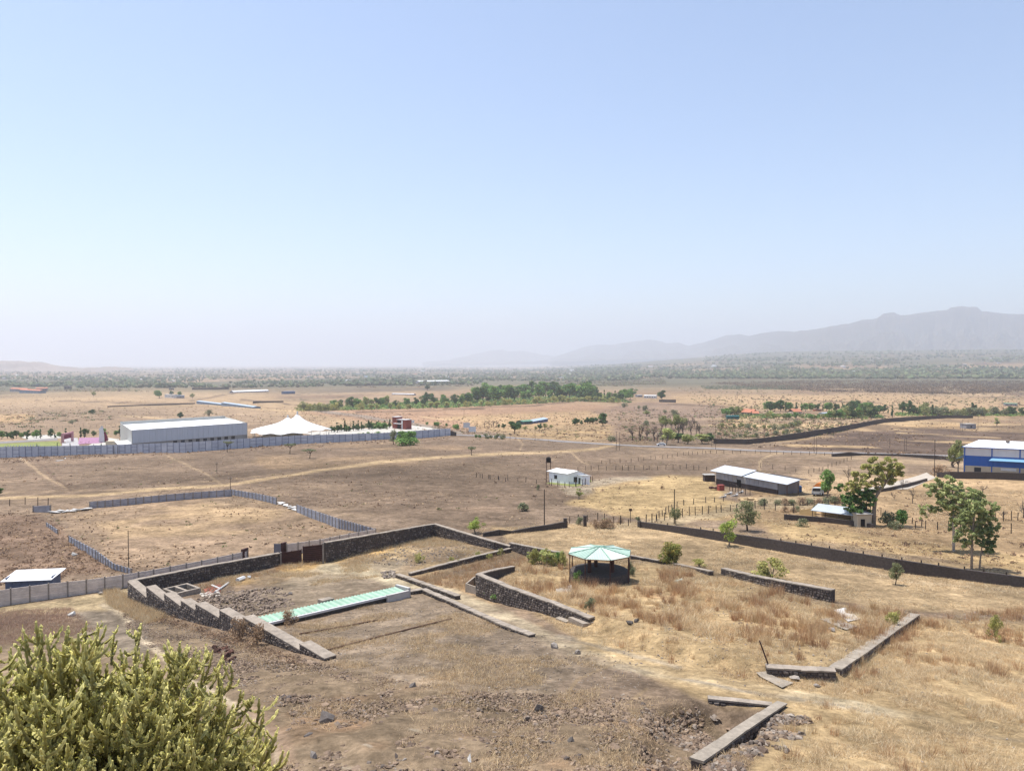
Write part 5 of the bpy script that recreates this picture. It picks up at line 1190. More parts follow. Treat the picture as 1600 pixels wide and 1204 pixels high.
for (x0, x1, y0, y1, n, lb, gp) in [(0, 330, 582, 602, 26, 'small pale far building scattered on the hazy left plain', 'far buildings on the left plain'), (400, 1000, 576, 592, 26, 'small pale far building among the distant trees in the middle', 'far buildings in the middle'), (1000, 1600, 560, 584, 34, 'small pale far building among the distant trees on the right', 'far buildings on the right')]:
    xs_ = sorted(rb.uniform(x0, x1) for _ in range(n))
    for k in range(n):
        x = xs_[k]; y = rb.uniform(y0, y1); p = P(x, y); k_ = mpp(p); w_ = rb.uniform(2.0, 7) * k_
        try: block((x, y), (x + w_ / k_, y + rb.uniform(-.15, .15)), y - rb.uniform(1.0, 2.0) , rb.uniform(8, 16), lb + ', ' + ordinal(k) + ' from the left', rb.choice([m_white, m_gw, m_cream]), rb.choice([m_white, m_white, m_plain_grey, m_tealroof, m_orange]), 'far_building', 'building', rb.choice([0, 2.0]), 0, group=gp)
        except Exception as ex: print('far', ex)
# ---------------------------------------------------------------- the garden on the left
def garden():
    m_pink = mat('pink_paint', alb(222, 168, 170), .8); m_mar = mat('maroon_paint', alb(140, 52, 78), .7)
    A, B = P(98, 692), P(113, 689.5); t = thing('entrance_arch', 'pink entrance arch with a dark sign panel at the garden', 'arch', A); z = zat(A, 677)
    for q in (A, B): mb = MB(); mb.box((q[0], q[1], (A[2] + z) / 2), (1.0, 1.0, z - A[2] + .2)); mb.build('pillar', m_pink, t)
    mb = MB(); mb.wallseg(A, B, 1.0, z - .9, z - .9, z - .1, z - .1); mb.build('top_beam', m_pink, t)
    mb = MB(); d = (B - A) * .12; mb.wallseg(A + d, B - d, .3, z - 3.2, z - 3.2, z - 1.0, z - 1.0); mb.build('sign_panel', m_mar, t)
    # sculpture: two white winged slabs and a maroon one rising from the flower bed
    c = P(158, 691); k = mpp(c); H = zat(c, 665) - c[2]; t = thing('garden_sculpture', 'tall white and maroon wing shaped sculpture by the flower bed', 'sculpture', c)
    def wing(nm, x0, x1, xt, h, yo, m):
        mb = MB(); pts = [(x0, 0), (x1, 0), (x1 * .9 + xt * .1, h * .45), (xt + .35, h), (xt - .35, h * .97), (x0 * .8 + xt * .2, h * .5)]
        v = [(c[0] + a, c[1] + yo, c[2] + b) for a, b in pts] + [(c[0] + a, c[1] + yo + .7, c[2] + b) for a, b in pts]; n = 6
        mb.add(v, [tuple(range(n)), tuple(reversed(range(n, 2 * n)))] + [(i, i + n, (i + 1) % n + n, (i + 1) % n) for i in range(n)]); mb.build(nm, m, t)
    wing('tall_wing', -.2 * 6, 5 * k, .6 * k, H, 0, m_white); wing('left_wing', -4 * k, .5 * k, -3.4 * k, H * .86, .8, m_white); wing('maroon_wing', 4 * k, 9.5 * k, 4.6 * k, H * .62, .4, m_mar)
    # flower bed
    patch('flower_bed', [(122, 694), (160, 692), (168, 683), (124, 684)], mat('flower_bed_soil', alb(186, 140, 168), 1, noise=.3, scale=.8), 'bed of purple pink flowers behind the blue fence', .15)
    # white stones of the lawn edge
    for i in range(13):
        x = 8 + i * 4.4; p = P(x, 698.3 - i * .1); mb = MB(); mb.box(p + (0, 0, .35), (.5, .25, .7), .3); mb.box(p + (0, 0, .75), (.35, .2, .12), .3)
        mb.solo('white_stake', m_white, p, 'low white stake in the row along the lawn edge, ' + ordinal(i) + ' from the left', 'stake', 'white stakes along the lawn')
    p = P(179, 701); 
    for i, (x, y, tp) in enumerate([(178, 709, 696), (184, 709, 696)]):
        pole(x, y, tp, ['left', 'right'][i] + ' one of two white posts in front of the blue fence near the porch', False, name='white_post')
garden()
block((165, 697), (186, 697), 690, 4, 'low cream wall and step right of the garden sculpture', m_cream, m_cream, 'garden_wall', 'wall', 0, 0, over=0)

# ---------------------------------------------------------------- vehicles
def vehicle_profile(t, prof, w, m, nm, fr):
    mb = MB(); n = len(prof); v = [fr.p(a, 0, b) for a, b in prof] + [fr.p(a, w, b) for a, b in prof]
    mb.add(v, [tuple(range(n)), tuple(reversed(range(n, 2 * n)))] + [(i, i + n, (i + 1) % n + n, (i + 1) % n) for i in range(n)]); return mb.build(nm, m, t)
def wheels(t, fr, us, w, r):
    for u in us:
        for v in (-.03, w - .17):
            a = np.array(fr.p(u, v, r)); b = np.array(fr.p(u, v + .2, r)); mb = MB(); mb.tube([a, b], r, 12); o = mb.build('wheel', m_dark, t)
            mb = MB(); mb.tube([a - (b - a) * .02, b + (b - a) * .02], r * .5, 8); mb.build('rim', m_post, o)
def car():
    A = P(1026, 697); s = 1.0; fr = Fr(A, A + np.array((1, -.15, 0)), A + np.array((.15, 1, 0)), A[2] + .18); t = thing('car', 'white hatchback car driving on the asphalt road', 'car', fr.org)
    vehicle_profile(t, [(0, .35), (.0, .75), (.9, .95), (1.5, 1.45), (3.1, 1.48), (3.9, .98), (4.2, .9), (4.2, .35)], 1.7, m_white, 'body', fr)
    for a in ((1.25, 2.2), (2.3, 3.3)):
        mb = MB(); fr.box(mb, *a, -.03, -.004, .98, 1.34); mb.build('window', m_glass, t)
    mb = MB(); fr.slab(mb, [(.95, .15, 1.02), (.95, 1.55, 1.02), (1.48, 1.55, 1.46), (1.48, .15, 1.46)], -.02); mb.build('windscreen', m_glass, t)
    for v in (.15, 1.3): mb = MB(); fr.box(mb, -.03, -.002, v, v + .28, .6, .74); mb.build('headlight', m_post, t)
    wheels(t, fr, (.8, 3.4), 1.7, .32)
car()
def truck():
    A = P(1268, 775); fr = Fr(A, A + np.array((1, -.1, 0)), A + np.array((.75, .9, 0)), A[2]); t = thing('truck', 'small truck with a white cab front and orange tarpaulin beside the green tree', 'truck', fr.org)
    m_or = mat('orange_tarp', alb(226, 136, 72), .8, noise=.1)
    vehicle_profile(t, [(0, .35), (0, 1.1), (.15, 1.9), (2.0, 1.9), (2.15, 1.1), (2.15, .35)], 1.5, m_white, 'cab', fr)
    mb = MB(); fr.box(mb, .25, 1.9, -.03, -.003, 1.15, 1.75); mb.build('windscreen', m_glass, t)
    for u in (.1, 1.7): mb = MB(); fr.box(mb, u, u + .3, -.03, -.003, .6, .8); mb.build('headlight', m_post, t)
    mb = MB(); fr.box(mb, .05, 2.1, -.06, -.004, .36, .5); mb.build('bumper', m_dark, t)
    mb = MB(); fr.box(mb, -.1, 2.3, 1.6, 6.0, .55, 2.0); mb.build('cargo_box', mat('faded_red', alb(150, 76, 66), .7), t)
    mb = MB()
    q0 = [fr.p(-.15, 1.55, 2.01), fr.p(2.35, 1.55, 2.01), fr.p(2.35, 6.05, 2.01), fr.p(-.15, 6.05, 2.01)]; q1 = [fr.p(.5, 1.8, 2.7), fr.p(1.7, 1.8, 2.7), fr.p(1.7, 5.8, 2.7), fr.p(.5, 5.8, 2.7)]
    mb.hexa(q0, q1); mb.build('tarpaulin', m_or, t)
    for u in (.15, 1.85):
        for v in (.8, 4.8):
            a = np.array(fr.p(u, v, .42)); b = np.array(fr.p(u + .25, v, .42)); mb = MB(); mb.tube([a, b], .42, 12); mb.build('wheel', m_dark, t)
truck()

# ================================================================ TREES AND PLANTS
m_leaf = mat('foliage', (1, 1, 1), .75, vcol=True, spec=.15, translucent=.38)
m_bark = mat('bark', alb(168, 152, 134), .95, noise=.3, scale=3); m_bark_d = mat('dark_bark', alb(84, 72, 64), .95, noise=.3, scale=3); m_bark_p = mat('pale_bark', alb(196, 182, 166), .9, noise=.25, scale=2)
m_twig = mat('dry_twigs', alb(112, 100, 90), .95)
def leafcol(r, g, b, k=1.0): return np.array(lin((r, g, b)) * k * 1.32)
def leaves(rg, clumps, n, size, cols, squash=1.0, aspect=1.6):
    """n small leaf faces spread through the clumps; every clump has a tint of its own"""
    C = np.array([c for c, _ in clumps], float); R = np.array([r if np.ndim(r) else (r, r, r * squash) for _, r in clumps], float)
    wt = R.prod(1) ** (2 / 3); k = rg.choice(len(C), n, p=wt / wt.sum())
    d = rg.normal(size=(n, 3)); d /= np.linalg.norm(d, axis=1)[:, None]; rad = rg.uniform(.35, 1.0, n) ** .5 * (1 + .12 * rg.normal(size=n))
    c = C[k] + d * rad[:, None] * R[k]
    nrm = rg.normal(size=(n, 3)) + d * .8 + np.array((0, 0, .5)); nrm /= np.linalg.norm(nrm, axis=1)[:, None]
    a = np.cross(nrm, rg.normal(size=(n, 3))); a /= np.linalg.norm(a, axis=1)[:, None]; b = np.cross(nrm, a)
    s = size * rg.uniform(.6, 1.4, n)[:, None] / 2; a = a * s * aspect; b = b * s
    V = np.stack([c - a, c - b * .9 + a * .1, c + a, c + b], 1).reshape(-1, 3)
    cl = np.array(cols)[rg.integers(0, len(cols), n)]; tint = rg.uniform(.75, 1.25, len(C))[k] * rg.uniform(.8, 1.2, n); cl = np.repeat(cl * tint[:, None], 4, 0)
    F = np.arange(4 * n).reshape(n, 4); return V, F, cl
G_DARK = [leafcol(74, 96, 58), leafcol(88, 110, 64), leafcol(60, 84, 54)]
G_MID = [leafcol(104, 132, 72), leafcol(88, 116, 64), leafcol(120, 146, 84)]
G_LIGHT = [leafcol(148, 154, 98), leafcol(132, 140, 88), leafcol(166, 166, 110)]
G_OLIVE = [leafcol(128, 132, 84), leafcol(112, 118, 76), leafcol(146, 146, 96)]
G_GREY = [leafcol(116, 120, 92), leafcol(100, 106, 82), leafcol(130, 130, 100)]
G_BROWN = [leafcol(140, 118, 96), leafcol(122, 104, 86), leafcol(158, 132, 104)]
def limbs(mb, base, tips, r0, rg, bend=.25, n=5, th=None):
    for tp in tips:
        tp = np.array(tp); base = np.array(base); m1 = base + (tp - base) * .5 + np.array((rg.uniform(-1, 1), rg.uniform(-1, 1), rg.uniform(.2, 1))) * bend * np.linalg.norm(tp - base) * .4
        mb.tube([base, base * .45 + m1 * .55, m1, m1 * .45 + tp * .55, tp], [r0, r0 * .75, r0 * .55, r0 * .35, r0 * .14], n, cap=False)
KINDS = {}
def kind(key, H, W, zc, shape, cols, nl, leaf, nc=14, bark=None, lower=.0, cr=.36, flat=1.0, tr=.03):
    """several seeds of one kind: trunk mesh and crown mesh in metres, H metres tall"""
    out = []
    for s in range(4):
        rg = np.random.default_rng(abs(hash(key)) % 1000 if False else sum(map(ord, key)) * 7 + s)
        cl = []; Hc = H - zc
        for i in range(nc):
            a = rg.uniform(0, 2 * pi); h = rg.uniform(0.02, 1)
            if shape == 'round': rr_ = sin(pi * (h * .8 + .12)) ** .7
            elif shape == 'cone': rr_ = (1 - h) * .95 + .05
            elif shape == 'flat': rr_ = .6 + .4 * h; h = .55 + .35 * h - .25 * 0
            elif shape == 'bush': rr_ = sqrt_(1 - h * h * .9)
            else: rr_ = sin(pi * (h * .8 + .12)) ** .7
            q = rr_ * W / 2 * (rg.uniform(.15, .85) if shape != 'cone' else rg.uniform(.0, .5)); c = np.array((cos(a) * q, sin(a) * q, zc + Hc * (h * .8 + .08)))
            r = W * cr * rg.uniform(.6, 1.1) * (.5 if shape == 'cone' else .62) * (1.2 - h * .6 if shape == 'cone' else 1); cl.append((c, (r, r, r * .75 * flat)))
        V, F, C = leaves(rg, cl, nl, leaf, cols)
        z = V[:, 2]; V[:, 2] = np.where(z < 0.02, abs(z) * .3 + .02, z); V[:, 2] = np.minimum(V[:, 2], H * 1.03)
        crown = mk('crown', V, F, [m_leaf], C)
        mb = MB(); tz = max(zc * .9, .15 * H); lean = rg.uniform(-.06, .06, 2) * H; top = np.array((lean[0], lean[1], tz))
        mb.tube([(0, 0, -.2), top * .5 + (0.02 * H * rg.uniform(-1, 1), 0, 0), top], [H * tr * 1.3, H * tr, H * tr * .8], 6, cap=False)
        limbs(mb, top, [c for c, _ in cl[:min(9, nc)]], H * tr * .7, rg)
        out.append((mb.mesh('trunk', bark or m_bark), crown))
    KINDS[key] = (H, W, out)
def sqrt_(v): return math.sqrt(max(v, 0))
kind('broad', 7, 6.4, 1.8, 'round', G_MID, 1500, .42, 16); kind('broad_dark', 7.5, 6.4, 1.6, 'round', G_DARK, 1500, .42, 16, m_bark_d); kind('broad_light', 6, 5.5, 1.4, 'round', G_LIGHT, 1100, .38, 14)
kind('olive', 6, 6, 1.5, 'round', G_OLIVE, 900, .36, 14); kind('grey', 4.2, 4.6, 1.0, 'round', G_GREY, 1500, .16, 16, m_bark_d, cr=.33); kind('flat', 4, 5.2, 2.0, 'flat', G_GREY, 700, .22, 12, m_bark_d, flat=.35)
kind('cone', 5, 2.1, .4, 'cone', G_DARK, 800, .26, 12, m_bark_d); kind('bush', 2.4, 3.6, .1, 'bush', G_MID, 900, .22, 16); kind('bush_light', 2.2, 3.6, .1, 'bush', [leafcol(150, 148, 88), leafcol(124, 126, 76), leafcol(166, 158, 100)], 1300, .12, 22, cr=.22); kind('bush_olive', 2.4, 3.4, .1, 'bush', [leafcol(120, 120, 66), leafcol(142, 128, 74), leafcol(98, 106, 58)], 2200, .15, 18)
kind('bush_grey', 1.6, 2.6, .05, 'bush', G_GREY, 700, .14, 12); kind('bush_brown', 1.6, 2.8, .05, 'bush', G_BROWN, 800, .12, 12); kind('sapling', 3, 2.2, .7, 'round', G_LIGHT, 500, .16, 10, cr=.3)
kind('airy_green', 3.2, 3.3, .8, 'round', [leafcol(158, 170, 84), leafcol(136, 150, 78), leafcol(120, 132, 72)], 1300, .13, 18, cr=.26); kind('airy_grey', 3.4, 4.0, .9, 'round', [leafcol(112, 118, 82), leafcol(96, 102, 74), leafcol(128, 126, 92)], 1900, .12, 20, m_bark_d, cr=.26)
def bare(key, H, W, lev=4, m=None, nb=5, r0=.05):
    out = []
    for s in range(4):
        rg = np.random.default_rng(sum(map(ord, key)) + 31 * s); mb = MB()
        def grow(p, d, L, r, k):
            q = p + d * L; mid = (p + q) / 2 + rg.normal(size=3) * L * .06; mb.tube([p, mid, q], [r, r * .8, r * .6], 4 if k else 6, cap=False)
            if k >= lev: return
            for i in range(nb if k else nb + 1):
                nd = d + rg.normal(size=3) * .62; nd[2] = abs(nd[2]) * .7 + .25; nd[0] *= W / H * 1.5; nd[1] *= W / H * 1.5; nd /= np.linalg.norm(nd); f = rg.uniform(.45, 1); grow(p + (q - p) * f, nd, L * rg.uniform(.55, .8), r * .5, k + 1)
        grow(np.array((0, 0, -.1)), np.array((rg.uniform(-.1, .1), 0, 1.)), H * .36, H * r0 * .6, 0)
        out.append((mb.mesh('trunk', m or m_twig), None))
    KINDS[key] = (H, W, out)
bare('bare', 4, 3.4, 3, nb=4); bare('bare_tall', 7, 3.2, 3, nb=4)
TREE_N = 0
NAMES = {'bare': 'bare_tree', 'bare_tall': 'bare_tree', 'cone': 'conifer', 'flat': 'thorn_tree', 'grey': 'thorn_tree', 'airy_grey': 'thorn_tree', 'bush': 'shrub', 'bush_light': 'shrub', 'bush_grey': 'shrub', 'bush_brown': 'shrub', 'sapling': 'young_tree', 'airy_green': 'young_tree'}
def plant(key, x, y, hpx, label, cat='tree', wpx=None, group=None, name=None, seed=None, both=True):
    """place one plant: its foot at picture point (x, y), hpx tall and wpx wide in picture pixels there"""
    global TREE_N; TREE_N += 1
    p = P(x, y); H, W, var = KINDS[key]; k = mpp(p); s = hpx * k / H; sw = wpx * k / W if wpx else s
    tm, cm = var[(TREE_N if seed is None else seed) % 4]
    t = thing(name or ('shrub' if cat in ('bush', 'shrub') else NAMES.get(key, 'tree')), label, cat, p, group, rz=(TREE_N * 2.39) % 6.28); t.scale = (sw, sw, s)
    put('trunk', tm, t)
    if cm is not None: put('crown', cm, t)
    return t
# --- the ones that stand alone
for a in [('airy_green', 743, 833, 28, 'feathery green small tree just behind the far compound corner', 'tree', 36), ('airy_green', 1139, 853, 44, 'bright yellow green small tree in front of the long boundary wall', 'tree', 40), ('airy_grey', 1168, 829, 46, 'round grey green thorn tree behind the long boundary wall', 'tree', 52), ('airy_grey', 1056, 819, 30, 'thin grey thorn tree beside the pole at the wall end', 'tree', 26), ('bush_olive', 1049, 884, 36, 'dense round olive bush right of the gazebo', 'bush', 44), ('bush_light', 1206, 906, 34, 'broad light green bush behind the retaining wall', 'bush', 72), ('airy_grey', 1399, 913, 34, 'small lone dark tree on the straw slope before the boundary wall', 'tree', 30), ('bush_light', 1092, 886, 14, 'low green weed clump right of the olive bush', 'bush', 30),
          ('broad', 1293, 776, 43, 'upright dense green tree beside the small truck', 'tree', 23), ('broad', 1408, 824, 30, 'leafy green shrub right of the big spreading tree', 'tree', 24), ('bush_grey', 1388, 822, 22, 'dark tangled bush at the foot of the big tree', 'bush', 40), ('bush_grey', 1400, 827, 14, 'grey green low bush nearest the boundary of the big tree', 'bush', 22), ('bush_grey', 1255, 822, 12, 'grey green bush in front of the yellow shed wall', 'bush', 22),
          ('bare', 1426, 786, 36, 'leafless grey tree nearer the yard wall', 'tree', 22), ('bare', 1411, 765, 24, 'leafless small tree behind the yard wall', 'tree', 16), ('bare', 1536, 769, 18, 'little leafless tree right of the gum trees', 'tree', 22), ('bare', 1567, 812, 28, 'leafless tree by the fence right of the gum trees', 'tree', 20), ('bare', 1599, 809, 40, 'leafless spreading tree cut by the right edge', 'tree', 40), ('bare', 1325, 758, 40, 'leafless tree just left of the big spreading tree', 'tree', 18), ('bare', 1397, 780, 14, 'tiny leafless shrub behind the big tree', 'bush', 12), ('bare', 1490, 730, 30, 'grey leafless thicket left of the factory', 'tree', 60), ('bush_brown', 1470, 742, 16, 'brown dry thicket at the left end of the factory wall', 'bush', 40),
          ('olive', 1497, 738, 52, 'olive green tree at the left corner of the factory', 'tree', 30), ('olive', 1592, 745, 34, 'green tree in front of the factory at the right edge', 'tree', 44), ('flat', 1400, 748, 10, 'low dry bush on the pale yard', 'bush', 14),
          ('flat', 355, 706, 18, 'small leaning flat topped thorn tree before the grey shed', 'tree', 20), ('flat', 453, 709, 18, 'dark flat topped thorn tree below the tent', 'tree', 22), ('flat', 484, 716, 16, 'wide flat topped thorn tree right below the tent', 'tree', 26), ('flat', 737, 711, 14, 'lone flat topped thorn tree beside the field track', 'tree', 20), ('sapling', 905, 779, 17, 'small light green tree below the white hut', 'tree', 17),
          ('broad_dark', 804, 677, 20, 'round dark green tree beside the road', 'tree', 22), ('broad_dark', 942, 665, 20, 'dark round tree at the right of the red earth yard', 'tree', 18), ('broad_dark', 283, 654, 11, 'small dark tree on the plain behind the grey shed, left one', 'tree', 10), ('grey', 327, 652, 12, 'small grey tree on the plain behind the grey shed, right one', 'tree', 14), ('bush_grey', 818, 798, 13, 'low grey green bush on the bare field left of the open gateway', 'bush', 28), ('broad_dark', -4, 774, 14, 'dark green tree cut by the left edge', 'tree', 16), ('bush_grey', 841, 765, 8, 'tiny bush on the field left of the straw patch', 'bush', 8), ('bush_brown', 1035, 764, 6, 'dry bush at the upper edge of the straw field', 'bush', 9),
          ('sapling', 1558, 666, 15, 'small light green tree on the right field', 'tree', 13), ('bush_grey', 955, 690, 10, 'dry grey bush beside the road left of two poles', 'bush', 14), ('broad_dark', 1035, 625, 16, 'rounded dark green tree right of the white farm shed', 'tree', 16), ('broad_dark', 988, 618, 12, 'dark green tree at the right end of the grove', 'tree', 16), ('olive', 146, 620, 9, 'small thin tree on the left plain', 'tree', 8), ('broad', 249, 622, 13, 'dark green tree left of the white farmhouse', 'tree', 15), ('broad_dark', 267, 618, 8, 'small tree behind the white farmhouse', 'tree', 8), ('broad', 281, 619, 8, 'small green tree right of the white farmhouse', 'tree', 9), ('olive', 301, 623, 9, 'brownish tree right of the farm on the left plain', 'tree', 9), ('grey', 113, 663, 8, 'dark bush on the scrub patch above the garden', 'bush', 12), ('broad_dark', 145, 647, 8, 'dark bush on the scrub ridge left of the grey shed', 'bush', 12), ('bush_grey', 1010, 664, 8, 'grey bush on the stony slope right of the dark tree', 'bush', 14), ('olive', 1010, 650, 10, 'brownish tree in the gully', 'tree', 12),
          ('broad_light', 1041, 695, 26, 'light green roadside tree behind the white car', 'tree', 26), ('broad_light', 1074, 694, 16, 'low light green tree by the road', 'tree', 30), ('broad_light', 1098, 693, 16, 'low light green tree at the end of the black wall', 'tree', 30), ('broad_dark', 1060, 691, 16, 'dark tree between the light green roadside trees', 'tree', 20), ('broad_dark', 1109, 690, 14, 'dark tree right of the roadside trees', 'tree', 18),
          ('cone', 1457, 650, 20, 'slender dark tree left of the far right orchard wall', 'tree', 9), ('cone', 1394, 652, 22, 'slender dark cypress at the right end of the orchard', 'tree', 7), ('broad_dark', 1410, 648, 22, 'tall dark tree pair left one near the right orchard end', 'tree', 12), ('broad_dark', 1421, 649, 24, 'tall dark tree pair right one near the right orchard end', 'tree', 12), ('broad_dark', 1521, 648, 20, 'dark tree above the lone grey cabin', 'tree', 11), ('olive', 1445, 646, 18, 'pale olive tree near the right orchard end', 'tree', 18)]:
    plant(a[0], a[1], a[2], a[3], a[4], a[5], a[6] if len(a) > 6 else None)
for i, (x, y, h, wd, k) in enumerate([(615, 694, 22, 20, 'grey'), (628, 695, 22, 26, 'broad'), (642, 695, 22, 24, 'broad'), (635, 696, 14, 40, 'bush')]):
    plant(k, x, y, h, ['grey left part of the big thicket before the blue fence', 'middle green thorn tree of the thicket before the blue fence', 'right green thorn tree of the thicket before the blue fence', 'low dark bush filling the foot of the thicket'][i], 'tree' if i < 3 else 'bush', wd)
rg0 = random.Random(5)
def row(keys, pts, n, h, label, group, cat='tree', w=None, jit=.6):
    """many alike trees in a band given by picture points (x, y)"""
    fs = sorted((i + rg0.uniform(.1, .9)) / n * (len(pts) - 1) for i in range(n)); pos = []
    for f in fs:
        k = min(int(f), len(pts) - 2); f -= k
        x = pts[k][0] + (pts[k + 1][0] - pts[k][0]) * f; y = pts[k][1] + (pts[k + 1][1] - pts[k][1]) * f + rg0.uniform(-jit, jit); pos.append((x, y))
    pos.sort()
    for i, (x, y) in enumerate(pos):
        ky = rg0.choice(keys); hh = h * rg0.uniform(.75, 1.3); plant(ky, x, y, hh, label + ', ' + ordinal(i) + ' from the left', cat, hh * (w or KINDS[ky][1] / KINDS[ky][0]) * rg0.uniform(.85, 1.2), group)
# garden rows
row(['cone'], [(8, 687), (190, 682)], 9, 15, 'dark conical garden tree in the row behind the lawn', 'conical trees behind the lawn')
row(['broad', 'broad_dark'], [(0, 686), (60, 684), (190, 681)], 15, 11, 'round green garden tree in the row behind the lawn', 'round trees behind the lawn')
row(['bush', 'broad_dark'], [(512, 676), (610, 668)], 15, 9, 'low green tree in the row beyond the forecourt', 'low trees beyond the forecourt')
row(['cone'], [(516, 676), (610, 668)], 12, 15, 'dark pointed tree in the row beyond the forecourt', 'pointed trees beyond the forecourt')
row(['cone'], [(18, 701), (170, 698), (380, 692), (520, 683)], 17, 8, 'small clipped conifer just behind the blue fence', 'conifers behind the blue fence')
row(['bush', 'broad'], [(556, 684), (600, 681)], 6, 7, 'small green shrub on the forecourt edge behind the blue fence', 'shrubs on the forecourt edge', 'shrub')
row(['broad', 'bush'], [(660, 664), (710, 668), (716, 672)], 9, 6, 'low green shrub beyond the right end of the blue fence', 'shrubs beyond the fence end', 'shrub')
row(['broad', 'bush_grey'], [(740, 684), (790, 686)], 10, 6, 'dusty roadside shrub near the track junction', 'roadside shrubs at the junction', 'shrub')
row(['broad_dark', 'olive'], [(770, 668), (830, 673), (870, 668)], 8, 8, 'small tree of the loose hedge by the red earth yard', 'trees of the loose hedge', 'tree')
row(['broad_dark'], [(896, 664), (935, 661)], 8, 9, 'dark tree in the line left of the dark round tree', 'dark trees by the yard')
row(['bare_tall'], [(985, 688), (1030, 690), (1060, 682), (1098, 680)], 14, 26, 'thin leafless roadside tree', 'leafless trees near the road')
row(['bare_tall', 'olive'], [(1030, 672), (1090, 666)], 8, 20, 'thin half bare tree on the slope above the road', 'half bare trees above the road')
row(['bare'], [(756, 668), (780, 666)], 5, 14, 'grey leafless tree beyond the billboards', 'leafless trees beyond the billboards')
# the green grove: dense trees in rows
row(['bush_light', 'olive'], [(465, 641), (500, 642), (530, 640)], 12, 12, 'pale yellow green tree at the left end of the grove', 'pale trees at the left end of the grove')
row(['broad', 'broad', 'broad_light', 'broad_dark'], [(520, 637), (600, 636), (720, 631), (735, 630)], 30, 14, 'mid green tree in the low left half of the grove', 'low trees of the grove')
row(['broad_dark', 'broad'], [(735, 629), (800, 627), (900, 624), (930, 626)], 24, 21, 'tall green tree in the dense heart of the grove', 'tall trees of the grove')
row(['broad_dark', 'broad'], [(740, 624), (800, 621), (870, 618), (925, 619)], 20, 20, 'tall dark tree at the back of the grove', 'back trees of the grove')
row(['broad_light'], [(905, 624), (922, 624)], 3, 18, 'bright light green tree in the dense heart of the grove', 'bright trees of the grove')
row(['broad_dark', 'cone', 'broad'], [(915, 626), (985, 625)], 18, 15, 'dark small tree in the thinning right end of the grove', 'right end trees of the grove')
row(['bush_light', 'broad_light'], [(560, 641), (700, 637), (830, 631), (900, 627), (970, 629)], 42, 9, 'light green hedge tree along the near edge of the grove', 'hedge trees along the grove edge')
row(['broad_dark'], [(660, 628), (680, 628)], 3, 15, 'dark broad tree standing out of the left grove', 'dark trees of the left grove')
plant('broad_dark', 668, 610, 9, 'lone dark tree beyond the left part of the grove', 'tree', 9)
row(['bare', 'grey', 'bush_grey'], [(970, 636), (1060, 650), (1030, 660)], 16, 8, 'scrubby grey bush on the stony slope below the grove', 'scrub bushes below the grove', 'bush')
# orchard with houses
row(['broad_dark', 'broad', 'olive'], [(1130, 650), (1157, 648)], 7, 15, 'green tree at the left end of the orchard', 'left orchard trees')
row(['broad', 'broad_light', 'olive'], [(1196, 653), (1230, 655), (1300, 654)], 14, 9, 'green tree in the front of the orchard', 'front orchard trees')
row(['broad_dark', 'cone', 'broad'], [(1193, 643), (1260, 642), (1330, 642), (1390, 646)], 26, 14, 'dark green tree in the back of the orchard', 'back orchard trees')
row(['broad_dark', 'olive', 'broad'], [(1290, 656), (1370, 652)], 14, 16, 'mixed green tree in the right part of the orchard', 'right orchard trees')
row(['olive', 'bush_grey'], [(1125, 668), (1220, 672), (1250, 665)], 16, 8, 'dusty tree on the terraces below the orchard', 'terrace trees below the orchard')
row(['olive', 'broad_dark', 'bush_grey'], [(1425, 648), (1500, 650), (1600, 648)], 22, 12, 'dusty green tree in the belt at the far right', 'trees of the far right belt')
row(['bush_grey', 'olive'], [(1120, 680), (1180, 684), (1250, 676)], 12, 7, 'grey green shrub just above the black wall', 'shrubs above the black wall', 'shrub')
row(['bare'], [(1270, 614), (1290, 613)], 4, 7, 'small dark leafless tree on the far tan slope', 'leafless trees on the far slope')
row(['bush_brown', 'bush_grey', 'bare'], [(1220, 800), (1300, 796)], 7, 9, 'dry bush behind the yellow shed', 'dry bushes behind the yellow shed', 'bush')
row(['bush_brown', 'bush_grey'], [(1180, 790), (1330, 786)], 12, 9, 'dry bush along the track below the long shed', 'dry bushes along the track', 'bush')
row(['bush_brown'], [(930, 826), (960, 824)], 3, 14, 'brown bush right of the gateway', 'brown bushes by the gateway', 'bush')
row(['bush_brown', 'bush_grey'], [(900, 820), (1000, 816)], 5, 10, 'small dry bush along the fence right of the gateway', 'dry bushes along the gateway fence', 'bush')
row(['bush_light', 'sapling', 'bush', 'bush_light'], [(826, 880), (884, 884)], 16, 20, 'tall green weed clump behind and left of the gazebo', 'green weed clumps by the gazebo', 'bush', .8, 4)
row(['bush_light'], [(690, 884), (790, 868)], 5, 12, 'yellow green weed clump along the low compound wall', 'weed clumps on the low wall', 'bush', 1.1, 3)
